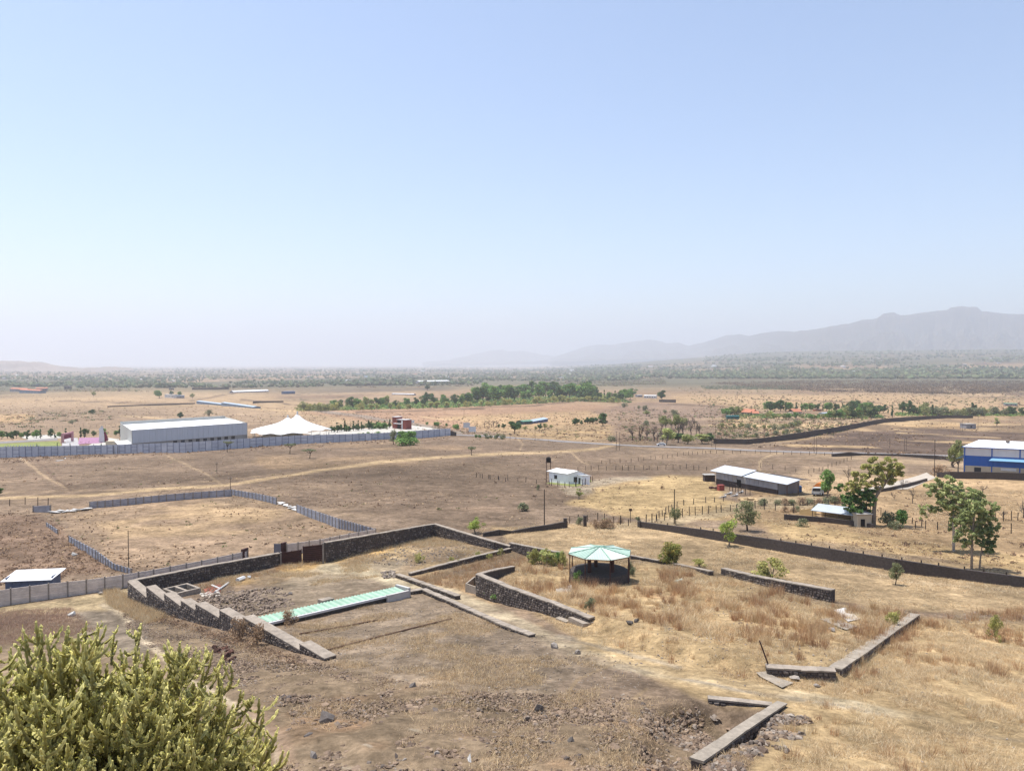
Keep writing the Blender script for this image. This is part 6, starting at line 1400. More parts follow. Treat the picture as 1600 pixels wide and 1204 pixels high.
for a in [('bush', 905, 912, 22, 'green weed bush growing at the left of the gazebo shade', 20), ('bush', 783, 938, 20, 'leafy creeper bush hanging on the terrace wall', 32), ('bush', 765, 934, 12, 'small creeper at the foot of the terrace wall corner', 18), ('bush_grey', 922, 952, 20, 'spiky grey green bush near the terrace end', 20), ('bush_grey', 984, 898, 22, 'grey green weed at the right gazebo post', 12), ('bush_light', 1475 + 80, 1000, 40, 'tall green weed on the straw slope at the right', 30), ('bush_light', 1395, 975, 26, 'green grey tall weeds beside the diagonal curb', 30), ('bush_brown', 402, 1008, 34, 'dry thorny bush climbing the stepped wall', 40), ('bush_brown', 450, 975, 22, 'dry thorny bush before the green roof', 34), ('bush_brown', 372, 1000, 34, 'tangle of dry creepers against the stepped wall', 40), ('bush_light', 655, 878, 16, 'yellow green weed on the rough ground behind the low wall', 22), ('bush_grey', 988, 900, 16, 'thin weed by the right gazebo post', 14), ('bush_light', 535, 855, 10, 'small yellow weed at the foot of the back wall', 14)]:
    plant(a[0], a[1], a[2], a[3], a[4], 'bush', a[5])

# --- trees drawn limb by limb
def big_tree(name, label, foot, trunk, clumps, r0, cols, nl, leaf, bark, seed, spread=1.0, under=None):
    """foot: picture point; trunk and clumps: picture offsets from the foot (right, up) and radius, turned into metres"""
    p = P(*foot); k = mpp(p); rg = np.random.default_rng(seed); t = thing(name, label, 'tree', p)
    T = [np.array((a * k, 0 if i == 0 else rg.uniform(-.15, .15), b * k)) for i, (a, b) in enumerate(trunk)]; T[0][2] = -.3
    mb = MB(); n = len(T); mb.tube(T, [r0 * (1 - .55 * i / (n - 1)) for i in range(n)], 9, cap=False)
    cl = []
    for c in clumps:
        cl.append((np.array((c[0] * k, rg.uniform(-.8, .8) * spread * c[2] * k * 1.6, c[1] * k)), c[2] * k))
    for c, r in cl:
        cand = [q for q in T[1:] if q[2] < c[2] + .3] or [T[1]]; b = min(cand, key=lambda q: np.linalg.norm(q - c)); limbs(mb, b, [c], r0 * .3, rg, .3, 6)
        for j in range(4): limbs(mb, c * .75 + b * .25, [c + rg.normal(size=3) * r * .6], r0 * .1, rg, .3, 4)
    mb.build_ = None
    put('trunk', mb.mesh('trunk', bark), t)
    sub = []
    for c, r in cl:
        for j in range(9): d = rg.normal(size=3); d /= np.linalg.norm(d); sub.append((c + d * r * rg.uniform(.5, 1.15), (r * rg.uniform(.22, .42),) * 2 + (r * rg.uniform(.14, .3),)))
    V, F, C = leaves(rg, sub, int(nl * .85), leaf, [np.array(q) * (1.22 if name != 'leafy_tree' else 1.1) for q in cols]); put('crown', mk('crown', V, F, [m_leaf], C), t); return t
big_tree('spreading_tree', 'big spreading tree with a thick pale leaning trunk beside the yellow shed', (1365, 821), [(0, 0), (1, 25), (3, 45), (10, 58), (18, 66)],
         [(-32, 62, 10), (-24, 76, 12), (-12, 88, 12), (4, 96, 13), (20, 98, 13), (34, 90, 12), (38, 78, 9), (22, 82, 12), (6, 80, 12), (-10, 72, 11), (8, 66, 9), (-22, 62, 9), (28, 70, 8)], .38, [leafcol(158, 154, 96), leafcol(136, 138, 82), leafcol(170, 164, 106), leafcol(116, 118, 76)], 10000, .26, m_bark, 41)
big_tree('leafy_tree', 'dark leafy tree growing against the trunk of the big spreading tree', (1358, 820), [(0, 0), (-2, 18), (-6, 32)],
         [(-40, 34, 9), (-28, 40, 11), (-16, 46, 12), (-6, 42, 11), (-8, 30, 12), (-20, 28, 11), (0, 54, 9), (-32, 28, 8), (-6, 16, 9), (-46, 60, 6)], .25, G_DARK + G_MID + [leafcol(86, 112, 60)], 6500, .3, m_bark_d, 43)
big_tree('gum_tree', 'taller gum tree with a pale trunk, left one of the group', (1490, 861), [(0, 0), (0, 30), (-1, 55), (-3, 75), (-4, 95)],
         [(2, 40, 9), (14, 34, 8), (12, 50, 10), (22, 62, 10), (0, 52, 9), (-2, 74, 12), (12, 70, 12), (-14, 72, 11), (28, 74, 10), (-18, 92, 12), (8, 88, 13), (36, 66, 8), (-12, 112, 10), (-22, 102, 12), (-34, 96, 10), (-8, 98, 12), (6, 100, 10), (18, 94, 11), (30, 88, 10), (-26, 84, 10), (-10, 82, 11), (4, 80, 11), (20, 78, 10), (-40, 66, 8), (-48, 58, 6), (-28, 66, 8), (-4, 64, 9), (10, 60, 9), (-50, 70, 5), (40, 80, 7), (8, 44, 7)], .2, [leafcol(118, 128, 82), leafcol(140, 146, 98), leafcol(158, 158, 112)], 13000, .24, m_bark_p, 47)
big_tree('gum_tree', 'slender gum tree nearer the boundary wall, middle one of the group', (1518, 889), [(0, 0), (-1, 30), (1, 60), (3, 90), (2, 110)],
         [(0, 104, 12), (14, 100, 12), (22, 84, 11), (14, 74, 11), (-2, 84, 11), (-12, 78, 10), (2, 60, 10), (16, 60, 9), (-10, 40, 8), (-18, 70, 9), (30, 74, 9), (4, 118, 10), (-8, 110, 9), (16, 112, 10), (24, 98, 9), (32, 84, 8), (4, 98, 11), (-10, 92, 8), (12, 84, 9), (26, 72, 8), (-6, 74, 8), (8, 66, 8), (-16, 60, 8), (-22, 50, 7), (20, 92, 9), (-4, 48, 7), (34, 100, 6)], .17, [leafcol(110, 120, 76), leafcol(130, 138, 92), leafcol(150, 152, 106)], 12000, .21, m_bark, 53)
big_tree('gum_tree', 'small low gum tree nearer the boundary wall, right one of the group', (1530, 889), [(0, 0), (2, 20), (4, 34)],
         [(4, 56, 9), (14, 46, 9), (18, 60, 8), (-2, 44, 8), (10, 34, 8), (20, 36, 7), (6, 68, 8), (-4, 60, 6)], .13, [leafcol(108, 118, 78), leafcol(92, 104, 68)], 3600, .2, m_bark, 59)

# ---------------------------------------------------------------- the cactus-like spurge in the foreground
m_spurge = mat('spurge_stem', (1, 1, 1), .6, noise=.18, scale=9, vcol=True, spec=.25)
def spurge():
    rg = np.random.default_rng(77)
    cen = np.array((-5.35, 9.3, CAMZ - 5.9)); R = 2.66; base = np.array((-5.3, 9.4, gz(-5.3, 9.4)))
    t = thing('spurge_tree', 'large candelabra spurge with dense yellow green ribbed branches in the lower left corner', 'cactus tree', base)
    VV, FF, CC = [], [], []; nv = 0
    tipc = leafcol(206, 196, 124, .82); midc = leafcol(146, 138, 80, .76); old_shade_c = leafcol(84, 76, 54, .5)  # old stem colour darkened further to paint the shaded gaps in the crown
    def stem(pts, r, age0, age1):
        nonlocal nv
        pts = np.array(pts); n = len(pts); ns = 6
        d = np.gradient(pts, axis=0); d /= np.linalg.norm(d, axis=1)[:, None]
        a = np.cross(d, (0.31, .2, .1) if abs(d[0, 2]) > .5 else (0, 0, 1.)); a /= np.linalg.norm(a, axis=1)[:, None] + 1e-9; b = np.cross(d, a); ph = rg.uniform(0, 6)
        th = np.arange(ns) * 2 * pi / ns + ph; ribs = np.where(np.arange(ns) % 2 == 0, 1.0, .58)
        lump = 1 + .75 * (np.arange(n) % 2) + rg.uniform(-.05, .05, n); taper = np.ones(n); taper[-1] = .45; taper[-2] = .9
        ring = pts[:, None, :] + (r * lump * taper)[:, None, None] * ribs[None, :, None] * (np.cos(th)[None, :, None] * a[:, None, :] + np.sin(th)[None, :, None] * b[:, None, :])
        f = np.linspace(age0, age1, n); cb = np.where(f[:, None] < .75, old_shade_c + (midc - old_shade_c) * (f[:, None] / .75), midc + (tipc - midc) * np.clip((f[:, None] - .75) * 4, 0, 1))
        cc = np.repeat(cb[:, None, :], ns, 1) * np.where(np.arange(ns) % 2 == 0, 1.4, .7)[None, :, None] * rg.uniform(.85, 1.15)  # ridges lightened, grooves darkened: light on the ribs put into the colour
        ix = np.arange(n * ns).reshape(n, ns) + nv
        F = np.stack([ix[:-1], np.roll(ix[:-1], -1, 1), np.roll(ix[1:], -1, 1), ix[1:]], -1).reshape(-1, 4)
        VV.append(ring.reshape(-1, 3)); FF.append(F); CC.append(cc.reshape(-1, 3)); nv += n * ns
        VV.append(pts[-1:] + d[-1:] * r * .5); CC.append(cc[-1, :1] * 1.1); tip = nv; nv += 1
        l = ix[-1]; FF.append(np.stack([l, np.roll(l, -1), np.full(ns, tip), np.full(ns, tip)], -1))
    def arc(p, d0, d1, L, n):
        pts = [p]; 
        for i in range(n):
            f = (i + .5) / n; d = d0 * (1 - f) + d1 * f + rg.normal(size=3) * .07; d /= np.linalg.norm(d); pts.append(pts[-1] + d * L / n)
        return pts
    up = np.array((0, 0, 1.))
    tr = MB(); tr.tube([base - (0, 0, .3), base + (.02, 0, 1.5), cen + (0, 0, -.6), cen + (.05, 0, 1.3)], [.3, .25, .2, .1], 9, cap=False)
    # main limbs inside
    tips = []
    for i in range(60):
        a = rg.uniform(0, 2 * pi); el = rg.uniform(.0, 1.25); d = np.array((cos(a) * cos(el), sin(a) * cos(el), sin(el))); s = cen + np.array((0, 0, rg.uniform(-1.6, .3)))
        e = cen + d * R * .55; m1 = (s + e) / 2 + (0, 0, -.25); tr.tube([s, m1, e], [.09, .06, .045], 6, cap=False)
    put('trunk', tr.mesh('trunk', mat('spurge_bark', alb(92, 82, 70), .9, noise=.3, scale=6), base), t)
    n = 2100
    for i in range(n):
        a = rg.uniform(0, 2 * pi) if rg.random() < .35 else rg.uniform(-pi, .35); el = math.asin(rg.uniform(-.15, 1.0)); d = np.array((cos(a) * cos(el), sin(a) * cos(el), sin(el)))
        f = rg.uniform(.62, 1.02) if i % 4 else rg.uniform(.35, .75); s = cen + d * R * f * .85; L = rg.uniform(.26, .55)
        d1 = up * 1.35 + d * .3 + rg.normal(size=3) * .25; out = d + rg.normal(size=3) * .35; out /= np.linalg.norm(out)
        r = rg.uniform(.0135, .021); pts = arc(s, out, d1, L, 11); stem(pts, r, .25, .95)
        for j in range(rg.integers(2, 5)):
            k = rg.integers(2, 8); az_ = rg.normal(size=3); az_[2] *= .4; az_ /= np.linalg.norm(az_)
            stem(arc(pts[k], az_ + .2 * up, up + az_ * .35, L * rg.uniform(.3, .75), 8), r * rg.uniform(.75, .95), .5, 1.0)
    V = np.concatenate(VV) - base; F = np.concatenate(FF); C = np.concatenate(CC)
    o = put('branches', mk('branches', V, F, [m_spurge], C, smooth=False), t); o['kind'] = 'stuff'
    # young leaves and thorns along the ribs
    idx = rg.choice(len(V), 60000); c = V[idx] + rg.normal(size=(len(idx), 3)) * .008; m = len(idx)
    a = rg.normal(size=(m, 3)); a[:, 2] = abs(a[:, 2]) + .3; a /= np.linalg.norm(a, axis=1)[:, None]; b = np.cross(a, rg.normal(size=(m, 3))); b /= np.linalg.norm(b, axis=1)[:, None]
    s = rg.uniform(.011, .026, m)[:, None]; LV = np.stack([c, c + a * s + b * s * .35, c + a * s * 2, c + a * s - b * s * .35], 1).reshape(-1, 3)
    lc = np.repeat(np.array([leafcol(214, 206, 116), leafcol(186, 182, 96), leafcol(150, 150, 84)])[rg.integers(0, 3, m)], 4, 0)
    o = put('young_leaves', mk('young_leaves', LV, np.arange(4 * m).reshape(m, 4), [m_leaf], lc), t); o['kind'] = 'stuff'
spurge()

# ================================================================ SCATTERED GROUND COVER
m_grassy = mat('dry_grass', (1, 1, 1), .9, vcol=True, spec=.1, translucent=.25)
m_rocks = mat('loose_stone', (1, 1, 1), .95, noise=.25, scale=5, bump=.02, bscale=12, vcol=True)
def gather(n, region, dens=None, rg=rng, soft=0):
    """n points inside a picture outline, thrown evenly over the real ground there"""
    q = np.array([P(*p)[:2] for p in region]); lo, hi = q.min(0), q.max(0); out = []; tot = 0
    while tot < n:
        p = rg.uniform(lo, hi, (n * 2, 2)); m = polymask(p[:, 0], p[:, 1], q, .01) > .5; p = p[m]
        if dens is not None: p = p[rg.random(len(p)) < dens(p[:, 0], p[:, 1])]
        out.append(p); tot += len(p)
        if len(out) > 40: break
    p = np.concatenate(out)[:n]; return np.column_stack([p, G(p[:, 0], p[:, 1])])
def tufts(P3, h, spread, nb, width, cols, rg, lean=.35):
    """blades of dry grass, one thin triangle each"""
    n = len(P3) * nb; c = np.repeat(P3, nb, 0); s = np.repeat(rg.uniform(.55, 1.35, len(P3)), nb)
    off = rg.normal(size=(n, 2)) * spread * s[:, None]; b = c.copy(); b[:, :2] += off; b[:, 2] -= .02
    hh = h * s * rg.uniform(.6, 1.2, n); dr = rg.normal(size=(n, 2)) * lean + off / (spread + 1e-6) * lean * .5
    tip = b + np.column_stack([dr * hh[:, None], hh]); a = rg.uniform(0, pi, n); w = np.column_stack([np.cos(a), np.sin(a), 0 * a]) * (width * rg.uniform(.6, 1.4, n))[:, None]
    V = np.stack([b - w, b + w, tip], 1).reshape(-1, 3); ci = np.repeat(rg.integers(0, len(cols), len(P3)), nb); C = np.array(cols)[ci] * rg.uniform(.8, 1.2, n)[:, None]
    return V, np.arange(3 * n).reshape(n, 3), np.repeat(C, 3, 0)
def rocks(P3, size, cols, rg, flat=.6, sub=None):
    t = (1 + 5 ** .5) / 2; ico = np.array([(-1, t, 0), (1, t, 0), (-1, -t, 0), (1, -t, 0), (0, -1, t), (0, 1, t), (0, -1, -t), (0, 1, -t), (t, 0, -1), (t, 0, 1), (-t, 0, -1), (-t, 0, 1)]) / 1.9
    fc = np.array([(0, 11, 5), (0, 5, 1), (0, 1, 7), (0, 7, 10), (0, 10, 11), (1, 5, 9), (5, 11, 4), (11, 10, 2), (10, 7, 6), (7, 1, 8), (3, 9, 4), (3, 4, 2), (3, 2, 6), (3, 6, 8), (3, 8, 9), (4, 9, 5), (2, 4, 11), (6, 2, 10), (8, 6, 7), (9, 8, 1)])
    n = len(P3); s = size * rg.uniform(.4, 1.0, n) ** 1.5 * 1.6; v = ico[None] * (1 + rg.uniform(-.42, .42, (n, 12, 1))) * rg.uniform(.45, 1.25, (n, 1, 3)); v[:, :, 2] *= flat
    a = rg.uniform(0, 6.28, n); ca, sa = np.cos(a)[:, None], np.sin(a)[:, None]; x = v[:, :, 0] * ca - v[:, :, 1] * sa; y = v[:, :, 0] * sa + v[:, :, 1] * ca
    v = np.stack([x, y, v[:, :, 2]], 2) * s[:, None, None] / 2 + P3[:, None, :]; v[:, :, 2] += (s * .12)[:, None]
    F = (fc[None] + 12 * np.arange(n)[:, None, None]).reshape(-1, 3); C = np.array(cols)[rg.integers(0, len(cols), n)] * rg.uniform(.8, 1.2, (n, 1)); return v.reshape(-1, 3), F, np.repeat(C, 12, 0)
def heap(name, label, arrs, m, kind='stuff'):
    V = np.concatenate([a[0] for a in arrs]); off = np.cumsum([0] + [len(a[0]) for a in arrs[:-1]]); F = np.concatenate([a[1] + o for a, o in zip(arrs, off)]); C = np.concatenate([a[2] for a in arrs])
    return tag(put(name, mk(name, V, F, [m], C)), label, kind=kind)
S = lambda r, g, b: np.array(alb(r, g, b))
straw = [S(252, 226, 182), S(244, 214, 168), S(254, 236, 200), S(236, 204, 160)]
rusty = [S(240, 200, 150), S(228, 182, 138), S(246, 214, 168), S(210, 166, 128)]
tan = [S(226, 196, 156), S(210, 180, 142), S(236, 208, 168)]
right_slope = [(800, 880), (1000, 872), (1130, 900), (1310, 946), (1600, 950), (1640, 1230), (1200, 1230), (1240, 1100), (1000, 1040), (860, 975), (760, 905)]
terrace_area = [(760, 905), (985, 884), (1130, 905), (1303, 945), (1420, 965), (1305, 1040), (1190, 1040), (930, 975)]
noise_gate = lambda sc_, lo, hi, sd: (lambda x, y: sm((fbm(x / sc_, y / sc_, 3, sd) - lo) / (hi - lo)))
r1 = np.random.default_rng(101)
track = [P(*p)[:2] for p in [(505, 885), (600, 905), (700, 928), (780, 960), (860, 1000), (950, 1030), (1010, 1045), (1130, 1066), (1250, 1085), (1400, 1112), (1520, 1130), (1660, 1150)]]
def off_track(f): return lambda x, y: f(x, y) * (1 - .93 * linemask(x, y, track, 2.6, 1.4))
heap('dry_grass', 'short straw coloured dry grass covering the right slope', [tufts(gather(30000, right_slope, off_track(noise_gate(3, .46, .6, 3))), .17, .10, 8, .009, straw + tan, r1, .7),
     tufts(gather(7000, [(1180, 1000), (1640, 940), (1640, 1230), (1180, 1230), (1260, 1100)], off_track(noise_gate(2.5, .46, .6, 5))), .24, .12, 12, .009, straw, r1, .6), tufts(gather(420, right_slope, off_track(noise_gate(3, .5, .6, 6))), .6, .13, 34, .011, straw + rusty, r1, .25)], m_grassy)
heap('tall_dry_grass', 'clumps of tall reddish brown dry grass around the gazebo terrace', [tufts(gather(620, terrace_area, noise_gate(2.2, .55, .66, 8)), .95, .13, 34, .015, rusty, r1, .2), tufts(gather(1500, terrace_area, noise_gate(4, .5, .62, 18)), .45, .24, 20, .014, straw + rusty[:1], r1, .7),
     tufts(gather(420, [(640, 905), (790, 868), (880, 870), (760, 900), (740, 925)], None), .6, .18, 24, .014, rusty + tan, r1, .25), tufts(gather(150, [(1380, 950), (1600, 950), (1600, 1060), (1330, 1060)], noise_gate(4, .45, .6, 28)), .8, .2, 40, .015, rusty, r1, .22)], m_grassy)
heap('dry_grass', 'sparse brown dry grass on the bare ground inside and around the compound', [tufts(gather(9000, [(420, 985), (640, 930), (790, 980), (1000, 1040), (900, 1110), (700, 1110), (520, 1040)], noise_gate(4, .42, .62, 11)), .2, .1, 7, .012, tan + straw[:2], r1, .5),
     tufts(gather(5000, [(330, 905), (437, 884), (679, 838), (790, 862), (640, 896), (560, 905), (400, 925)], noise_gate(5, .42, .6, 12)), .3, .12, 8, .014, straw, r1, .4),
     tufts(gather(1600, [(160, 915), (200, 930), (262, 965), (230, 975), (170, 945)], None), .45, .14, 10, .014, straw, r1, .35), tufts(gather(2600, [(-60, 955), (110, 950), (150, 985), (0, 1010)], None), .3, .12, 8, .014, [S(206, 172, 150), S(220, 190, 162)], r1, .4),
     tufts(gather(6000, [(360, 1000), (480, 1030), (700, 1080), (1100, 1100), (1180, 1190), (1100, 1230), (430, 1230), (460, 1120)], noise_gate(1.6, .4, .6, 19)), .13, .16, 5, .010, tan, r1, .9), tufts(gather(7000, [(360, 1000), (480, 1030), (700, 1080), (1100, 1100), (1180, 1190), (1100, 1230), (430, 1230), (460, 1120)], noise_gate(3.5, .48, .66, 14)), .16, .1, 7, .010, tan + straw[:1], r1, .6),
     tufts(gather(900, [(437, 882), (679, 840), (679, 846), (440, 892)], None), .5, .15, 10, .016, straw, r1, .3), tufts(gather(500, [(255, 928), (437, 886), (437, 893), (265, 934)], None), .35, .15, 10, .016, straw + rusty, r1, .3)], m_grassy)
heap('dry_grass', 'wiry dry grass fringe over the straw fields beyond the boundary wall', [tufts(gather(15000, [(740, 826), (1000, 814), (1300, 850), (1640, 905), (1640, 945), (1300, 940), (1000, 868), (800, 852)], noise_gate(6, .35, .6, 15)), .2, .14, 5, .02, straw + tan[:1], r1, .6),
     tufts(gather(9000, [(1180, 790), (1640, 760), (1640, 895), (1200, 835)], noise_gate(8, .4, .6, 16)), .25, .2, 5, .03, straw + tan, r1, .6)], m_grassy)
grey = [S(164, 150, 136), S(146, 132, 120), S(184, 170, 154), S(130, 118, 108)]; darkr = [S(130, 118, 108), S(150, 134, 120), S(104, 94, 88)]
fg = [(330, 1000), (480, 1030), (700, 1080), (1100, 1100), (1180, 1190), (1100, 1230), (400, 1230), (460, 1120)]
soil = [S(154, 132, 112), S(140, 120, 102), S(168, 146, 124), S(122, 104, 90)]
heap('rubble', 'loose stones and clods scattered over the bare foreground slope', [rocks(gather(15000, fg, noise_gate(2.2, .35, .6, 24)), .12, soil, r1, .7), rocks(gather(2600, fg, noise_gate(2.5, .45, .62, 25)), .24, soil, r1, .6), rocks(gather(6000, [(190, 950), (340, 990), (470, 1032), (480, 1060), (440, 1110), (280, 1040), (200, 990)], noise_gate(2.5, .4, .6, 26)), .11, soil, r1, .7), rocks(gather(3500, fg, noise_gate(3, .38, .62, 21)), .11, grey + darkr + soil, r1), rocks(gather(260, fg, noise_gate(4, .45, .65, 22)), .3, darkr + soil[:2], r1, .5), rocks(gather(3000, [(420, 985), (640, 925), (790, 975), (1000, 1040), (1000, 1100), (700, 1110), (520, 1040)], None), .1, grey, r1),
     rocks(gather(1800, right_slope, noise_gate(5, .5, .65, 23)), .13, grey, r1), rocks(gather(2500, [(180, 945), (340, 985), (470, 1030), (440, 1110), (280, 1040), (200, 990)], None), .1, grey + darkr, r1)], m_rocks)
heap('rubble', 'heap of broken stones in the pit and below its retaining wall', [rocks(gather(1500, [(1000, 1112), (1105, 1108), (1175, 1145), (1090, 1195), (1000, 1190)], noise_gate(1.6, .42, .6, 61)), .25, soil + grey[:1], r1, .75), rocks(gather(1000, [(1226, 1115), (1275, 1125), (1230, 1175), (1160, 1210), (1090, 1225), (1150, 1170)], noise_gate(1.5, .42, .55, 62)), .26, soil + grey, r1, .75)], m_rocks)
heap('rubble', 'heap of brown stones and soil clods behind the stepped wall', [rocks(gather(900, [(300, 938), (350, 925), (440, 918), (460, 945), (400, 962), (350, 958)], None), .36, [S(150, 132, 116), S(132, 116, 104), S(164, 146, 128)], r1, .75), rocks(gather(1200, [(560, 850), (679, 838), (760, 862), (640, 886), (560, 880)], None), .2, grey, r1), rocks(gather(160, [(595, 894), (615, 892), (622, 902), (600, 904)], None), .3, grey, r1, .8)], m_rocks)
heap('rubble', 'red brick bits and pale debris by the concrete tank', [rocks(gather(160, [(318, 918), (345, 912), (345, 925), (322, 928)], None), .22, [S(156, 92, 78), S(176, 116, 96)], r1, .6), rocks(gather(130, [(312, 928), (340, 922), (345, 930), (325, 938)], None), .25, [S(220, 210, 196)], r1, .5)], m_rocks)
heap('rubble', 'dark reddish clods on the slope below the stepped wall', [rocks(gather(34, [(334, 1012), (352, 1010), (372, 1030), (356, 1036)], None), .42, [S(116, 84, 72), S(96, 72, 62)], r1, .8)], m_rocks)
# singled-out boulders
rgb_ = random.Random(9)
for i, (x, y, w_, lb) in enumerate([(645, 1075, 11, 'dark round boulder on the crest beside straw grass'), (512, 1128, 22, 'big dark angular boulder in the foreground left of centre'), (891, 1162, 13, 'dark boulder near the bottom centre right'), (843, 1110, 16, 'pale broken boulder right of the small dark hole'), (903, 1021, 10, 'squarish grey stone on the track edge'), (866, 1012, 12, 'small pile stone beside the curb end'), (682, 1180, 10, 'grey rock at the bottom left of centre'), (632, 1188, 9, 'rounded rock near the bottom edge'), (490, 1186, 12, 'pale rock near the cactus tree at the bottom'), (1000, 1126, 9, 'light stone at the left of the rubble pit'), (485, 1155, 14, 'long dark stone below the big angular boulder'), (1300, 1000 - 14, 8, 'stone beside the grey slab'), (536, 868, 9, 'pale boulder at the foot of the stone wall by the gate'), (1242, 1062, 14, 'brown rock below the short curb wall'), (1277, 1073, 12, 'grey rock right of the brown one under the curb'), (454, 928, 8, 'single dark clod on the gravel behind the trench roof'), (984, 975, 12, 'dark grey stone left one in the terrace grass'), (994, 972, 10, 'dark grey stone right one in the terrace grass'), (112, 962, 12, 'flat white stone on the path beyond the cactus tree'), (157, 928, 9, 'pale flat stone at the foot of the precast wall'), (116, 868, 10, 'white cylinder stone lying left of the plot wall')]):
    p = P(x, y); s = w_ * mpp(p); rr1 = np.random.default_rng(500 + i); V, F, C = rocks(np.zeros((1, 3)), s / 1.1, [S(120, 112, 106) if 'dark' in lb else S(170, 160, 150) if 'white' not in lb else S(226, 222, 214)], rr1, .7)
    V = V * (s / (np.ptp(V[:, 0]) + 1e-6)); o = put('boulder', mk('boulder', V, F, [m_rocks], C), None, tuple(p + np.array((0, 0, s * .1)))); tag(o, lb, 'rock')
# scrub over the middle distance
def blobs(P3, size, cols, rg, flat=.7):
    v, F, C = rocks(P3, size, cols, rg, flat); return v, F, C
def scrubby(P3, h, n, leaf, cols, rg):
    m = len(P3); c = np.repeat(P3, n, 0); s = np.repeat(rg.uniform(.5, 1.4, m), n); d = rg.normal(size=(m * n, 3)) * np.array((.45, .45, .25)) * h * s[:, None]; d[:, 2] = abs(d[:, 2]) + .1 * h; c = c + d
    a = rg.normal(size=(m * n, 3)); a /= np.linalg.norm(a, axis=1)[:, None]; b = np.cross(a, rg.normal(size=(m * n, 3))); b /= np.linalg.norm(b, axis=1)[:, None]; k = (leaf * rg.uniform(.6, 1.4, m * n) * s)[:, None]
    V = np.stack([c - a * k, c + b * k, c + a * k, c - b * k], 1).reshape(-1, 3); C = np.repeat(np.repeat(np.array(cols)[rg.integers(0, len(cols), m)], n, 0) * rg.uniform(.8, 1.2, (m * n, 1)), 4, 0)
    return V, np.arange(4 * m * n).reshape(-1, 4), C
def throw(n, poly, gate=None, rg=rng):
    """n ground points under a picture outline (even in the picture, so thinner nearer by)"""
    q = np.array(poly, float); lo, hi = q.min(0), q.max(0); pts = []
    while len(pts) < n:
        x = rg.uniform(lo[0], hi[0], n * 3); y = rg.uniform(lo[1], hi[1], n * 3); m = polymask(x, y, q, .05) > .5; pts += list(zip(x[m], y[m]))
        if gate is None: continue
    pts = np.array(pts[:n]); o = FAST(pts[:, 0], pts[:, 1]); 
    if gate is not None: o = o[rg.random(len(o)) < gate(o[:, 0], o[:, 1])]
    return o
def FAST(px, py):
    """vector version of P for many points, by interpolating on coarse depth steps"""
    u = (px - CXP) / FPX; v = (CYP - py) / FPX; d = np.stack([u, cos(PITCH) + sin(PITCH) * v, v * cos(PITCH) - sin(PITCH)], 1)
    lo = np.full(len(px), 30.0); hi = np.full(len(px), 30.0); done = np.zeros(len(px), bool); ts = np.geomspace(30, 45000, 260)
    for t in ts:
        act = ~done
        if not act.any(): break
        below = (CAMZ + d[act, 2] * t - G0(d[act, 0] * t, d[act, 1] * t)) < 0; i = np.where(act)[0]; hi[i] = t; done[i[below]] = True; lo[i[~below]] = t
    for _ in range(14):
        m = (lo + hi) / 2; b = (CAMZ + d[:, 2] * m - G0(d[:, 0] * m, d[:, 1] * m)) < 0; hi = np.where(b, m, hi); lo = np.where(b, lo, m)
    x, y = d[:, 0] * hi, d[:, 1] * hi; return np.stack([x, y, G0(x, y)], 1)
gcol = [leafcol(104, 110, 72), leafcol(120, 116, 84), leafcol(92, 96, 66)]; bcol = [leafcol(128, 106, 88), leafcol(108, 90, 76), leafcol(148, 124, 100)]
r2 = np.random.default_rng(202)
def msh(name, label, arrs, m): return heap(name, label, arrs, m)
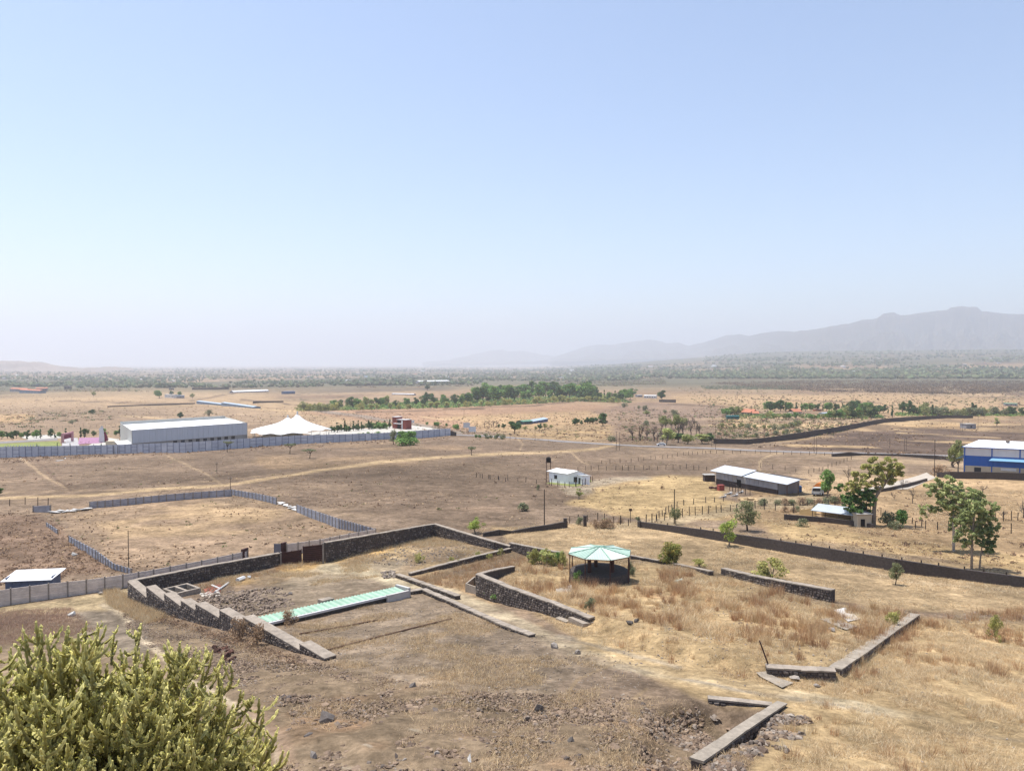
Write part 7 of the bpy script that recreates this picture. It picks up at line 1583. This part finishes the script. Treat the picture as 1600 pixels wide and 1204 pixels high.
msh('scrub', 'low brown and grey scrub dotted over the fields of the middle distance', [scrubby(throw(1500, [(0, 615), (560, 640), (700, 650), (1000, 640), (1000, 690), (700, 676), (560, 668), (150, 650), (0, 665)]), .9, 9, .3, bcol + gcol[1:2], r2),
     scrubby(throw(700, [(0, 645), (160, 640), (180, 655), (60, 668), (0, 668)], noise_gate(20, .45, .6, 31)), 1.4, 10, .4, bcol + gcol, r2), scrubby(throw(1300, [(960, 640), (1150, 640), (1160, 668), (1110, 690), (980, 688)], noise_gate(15, .4, .6, 32)), 1.3, 10, .35, bcol + gcol, r2),
     scrubby(throw(900, [(1180, 700), (1430, 655), (1600, 662), (1600, 700), (1400, 712)], noise_gate(12, .5, .62, 33)), .8, 8, .3, bcol, r2), scrubby(throw(1300, [(1060, 606), (1600, 612), (1600, 640), (1100, 640)]), 1.6, 8, .6, bcol + gcol, r2), scrubby(throw(1200, [(1130, 640), (1400, 650), (1300, 680), (1120, 686)]), 1.2, 8, .4, gcol + bcol, r2),
     scrubby(throw(900, [(0, 720), (700, 690), (1100, 706), (1300, 740), (880, 780), (740, 815), (300, 765), (0, 770)], noise_gate(14, .5, .62, 34)), .4, 7, .14, bcol + gcol[1:2], r2), scrubby(throw(9000, [(0, 720), (700, 690), (1100, 706), (1330, 740), (1500, 760), (1600, 900), (1300, 850), (880, 820), (740, 830), (300, 880), (0, 930)], noise_gate(18, .4, .6, 37)), .16, 5, .09, bcol + [leafcol(176, 152, 124), leafcol(196, 172, 138)], r2), scrubby(throw(5000, [(0, 612), (700, 606), (1600, 616), (1600, 700), (700, 690), (0, 712)], noise_gate(30, .4, .6, 38)), .5, 5, .25, bcol + [leafcol(190, 166, 134)], r2), scrubby(throw(420, [(0, 800), (60, 800), (190, 890), (0, 915)]), .4, 8, .1, bcol, r2), scrubby(throw(260, [(80, 815), (360, 780), (560, 830), (380, 870), (210, 890)], noise_gate(10, .45, .6, 35)), .3, 8, .1, bcol + gcol, r2),
     scrubby(throw(500, [(1180, 750), (1600, 750), (1600, 890), (1200, 830)], noise_gate(10, .5, .62, 36)), .45, 8, .12, bcol, r2), scrubby(throw(420, [(0, 713), (700, 682), (700, 688), (0, 724)]), .7, 8, .2, bcol, r2), scrubby(throw(260, [(200, 940), (470, 1030), (470, 1042), (200, 955)]), .4, 14, .05, bcol, r2)], m_leaf)
heap('undergrowth', 'continuous green hedge and undergrowth filling the grove', [scrubby(throw(3600, [(535, 641), (700, 637), (830, 631), (900, 627), (985, 629), (975, 622), (900, 618), (740, 624), (540, 634)]), 2.3, 12, .7, G_MID + G_LIGHT[:1] + G_DARK[:1], r2), scrubby(throw(700, [(465, 642), (540, 641), (540, 636), (470, 637)]), 2.2, 12, .6, G_LIGHT + G_OLIVE, r2),
     scrubby(throw(900, [(1140, 653), (1380, 655), (1380, 648), (1150, 647)], noise_gate(20, .35, .5, 51)), 1.8, 12, .5, G_MID + G_DARK + G_OLIVE, r2), scrubby(throw(700, [(1400, 650), (1640, 650), (1640, 645), (1400, 645)], noise_gate(25, .35, .5, 52)), 2.2, 12, .6, G_OLIVE + G_MID, r2)], m_leaf)
# far woodland
def crowns(P3, h, cols, rg, flat=.8):
    v, F, C = rocks(P3 + np.array((0, 0, 0)), h, cols, rg, flat); return v, F, C
fw = [leafcol(80, 90, 66), leafcol(66, 76, 58), leafcol(94, 100, 74), leafcol(90, 88, 72)]; fbw = [leafcol(104, 88, 74), leafcol(92, 80, 68), leafcol(116, 100, 82)]
def woods(n, poly, h, cols, gate, rg=r2): 
    p = throw(n, poly, gate, rg); p[:, 2] += h * .3; return rocks(p, h * 1.25, cols, rg, .8)
m_far = mat('far_foliage', (1, 1, 1), 1.0, vcol=True, spec=0.0)
msh('distant_woodland', 'hazy belt of trees filling the far plain under the horizon', [woods(9000, [(0, 577), (700, 573), (1000, 572), (1000, 594), (700, 602), (400, 606), (0, 606)], 9, fw, noise_gate(260, .36, .55, 41)), woods(5000, [(700, 573), (1600, 562), (1600, 592), (1100, 592), (700, 588)], 11, fw, noise_gate(260, .4, .55, 42)),
     woods(3600, [(1000, 580), (1600, 577), (1600, 592), (1060, 591), (1000, 588)], 10, fw, noise_gate(160, .3, .5, 49)), woods(1500, [(1100, 552), (1600, 546), (1600, 562), (1100, 566)], 14, fw, noise_gate(500, .42, .56, 43)), woods(3600, [(180, 571), (1000, 570), (1000, 580), (180, 582)], 14, fw, noise_gate(600, .35, .55, 44))], m_far)
msh('bare_woodland', 'brown leafless woodland on the low rise at the right', [scrubby(throw(6000, [(1110, 598), (1300, 594), (1600, 596), (1640, 610), (1500, 616), (1300, 612), (1180, 606)], noise_gate(60, .25, .45, 45)), 4.6, 9, .9, fbw, r2), scrubby(throw(3000, [(840, 588), (960, 586), (1040, 592), (1040, 600), (960, 604), (860, 600)], noise_gate(60, .3, .5, 46)), 4.0, 10, .8, fbw + gcol[:2], r2),
     scrubby(throw(900, [(1095, 603), (1250, 602), (1250, 609), (1100, 608)], None), 3.0, 10, .7, [leafcol(96, 104, 82)], r2), scrubby(throw(700, [(560, 595), (740, 592), (740, 604), (560, 606)], noise_gate(70, .45, .6, 47)), 4.0, 10, .9, fbw, r2), scrubby(throw(1100, [(0, 596), (360, 598), (300, 612), (0, 612)], noise_gate(70, .42, .58, 48)), 3.0, 9, .8, fbw + gcol, r2)], m_leaf)
print('objects', len(bpy.data.objects), 'tris', sum(len(m.polygons) * 2 for m in bpy.data.meshes))
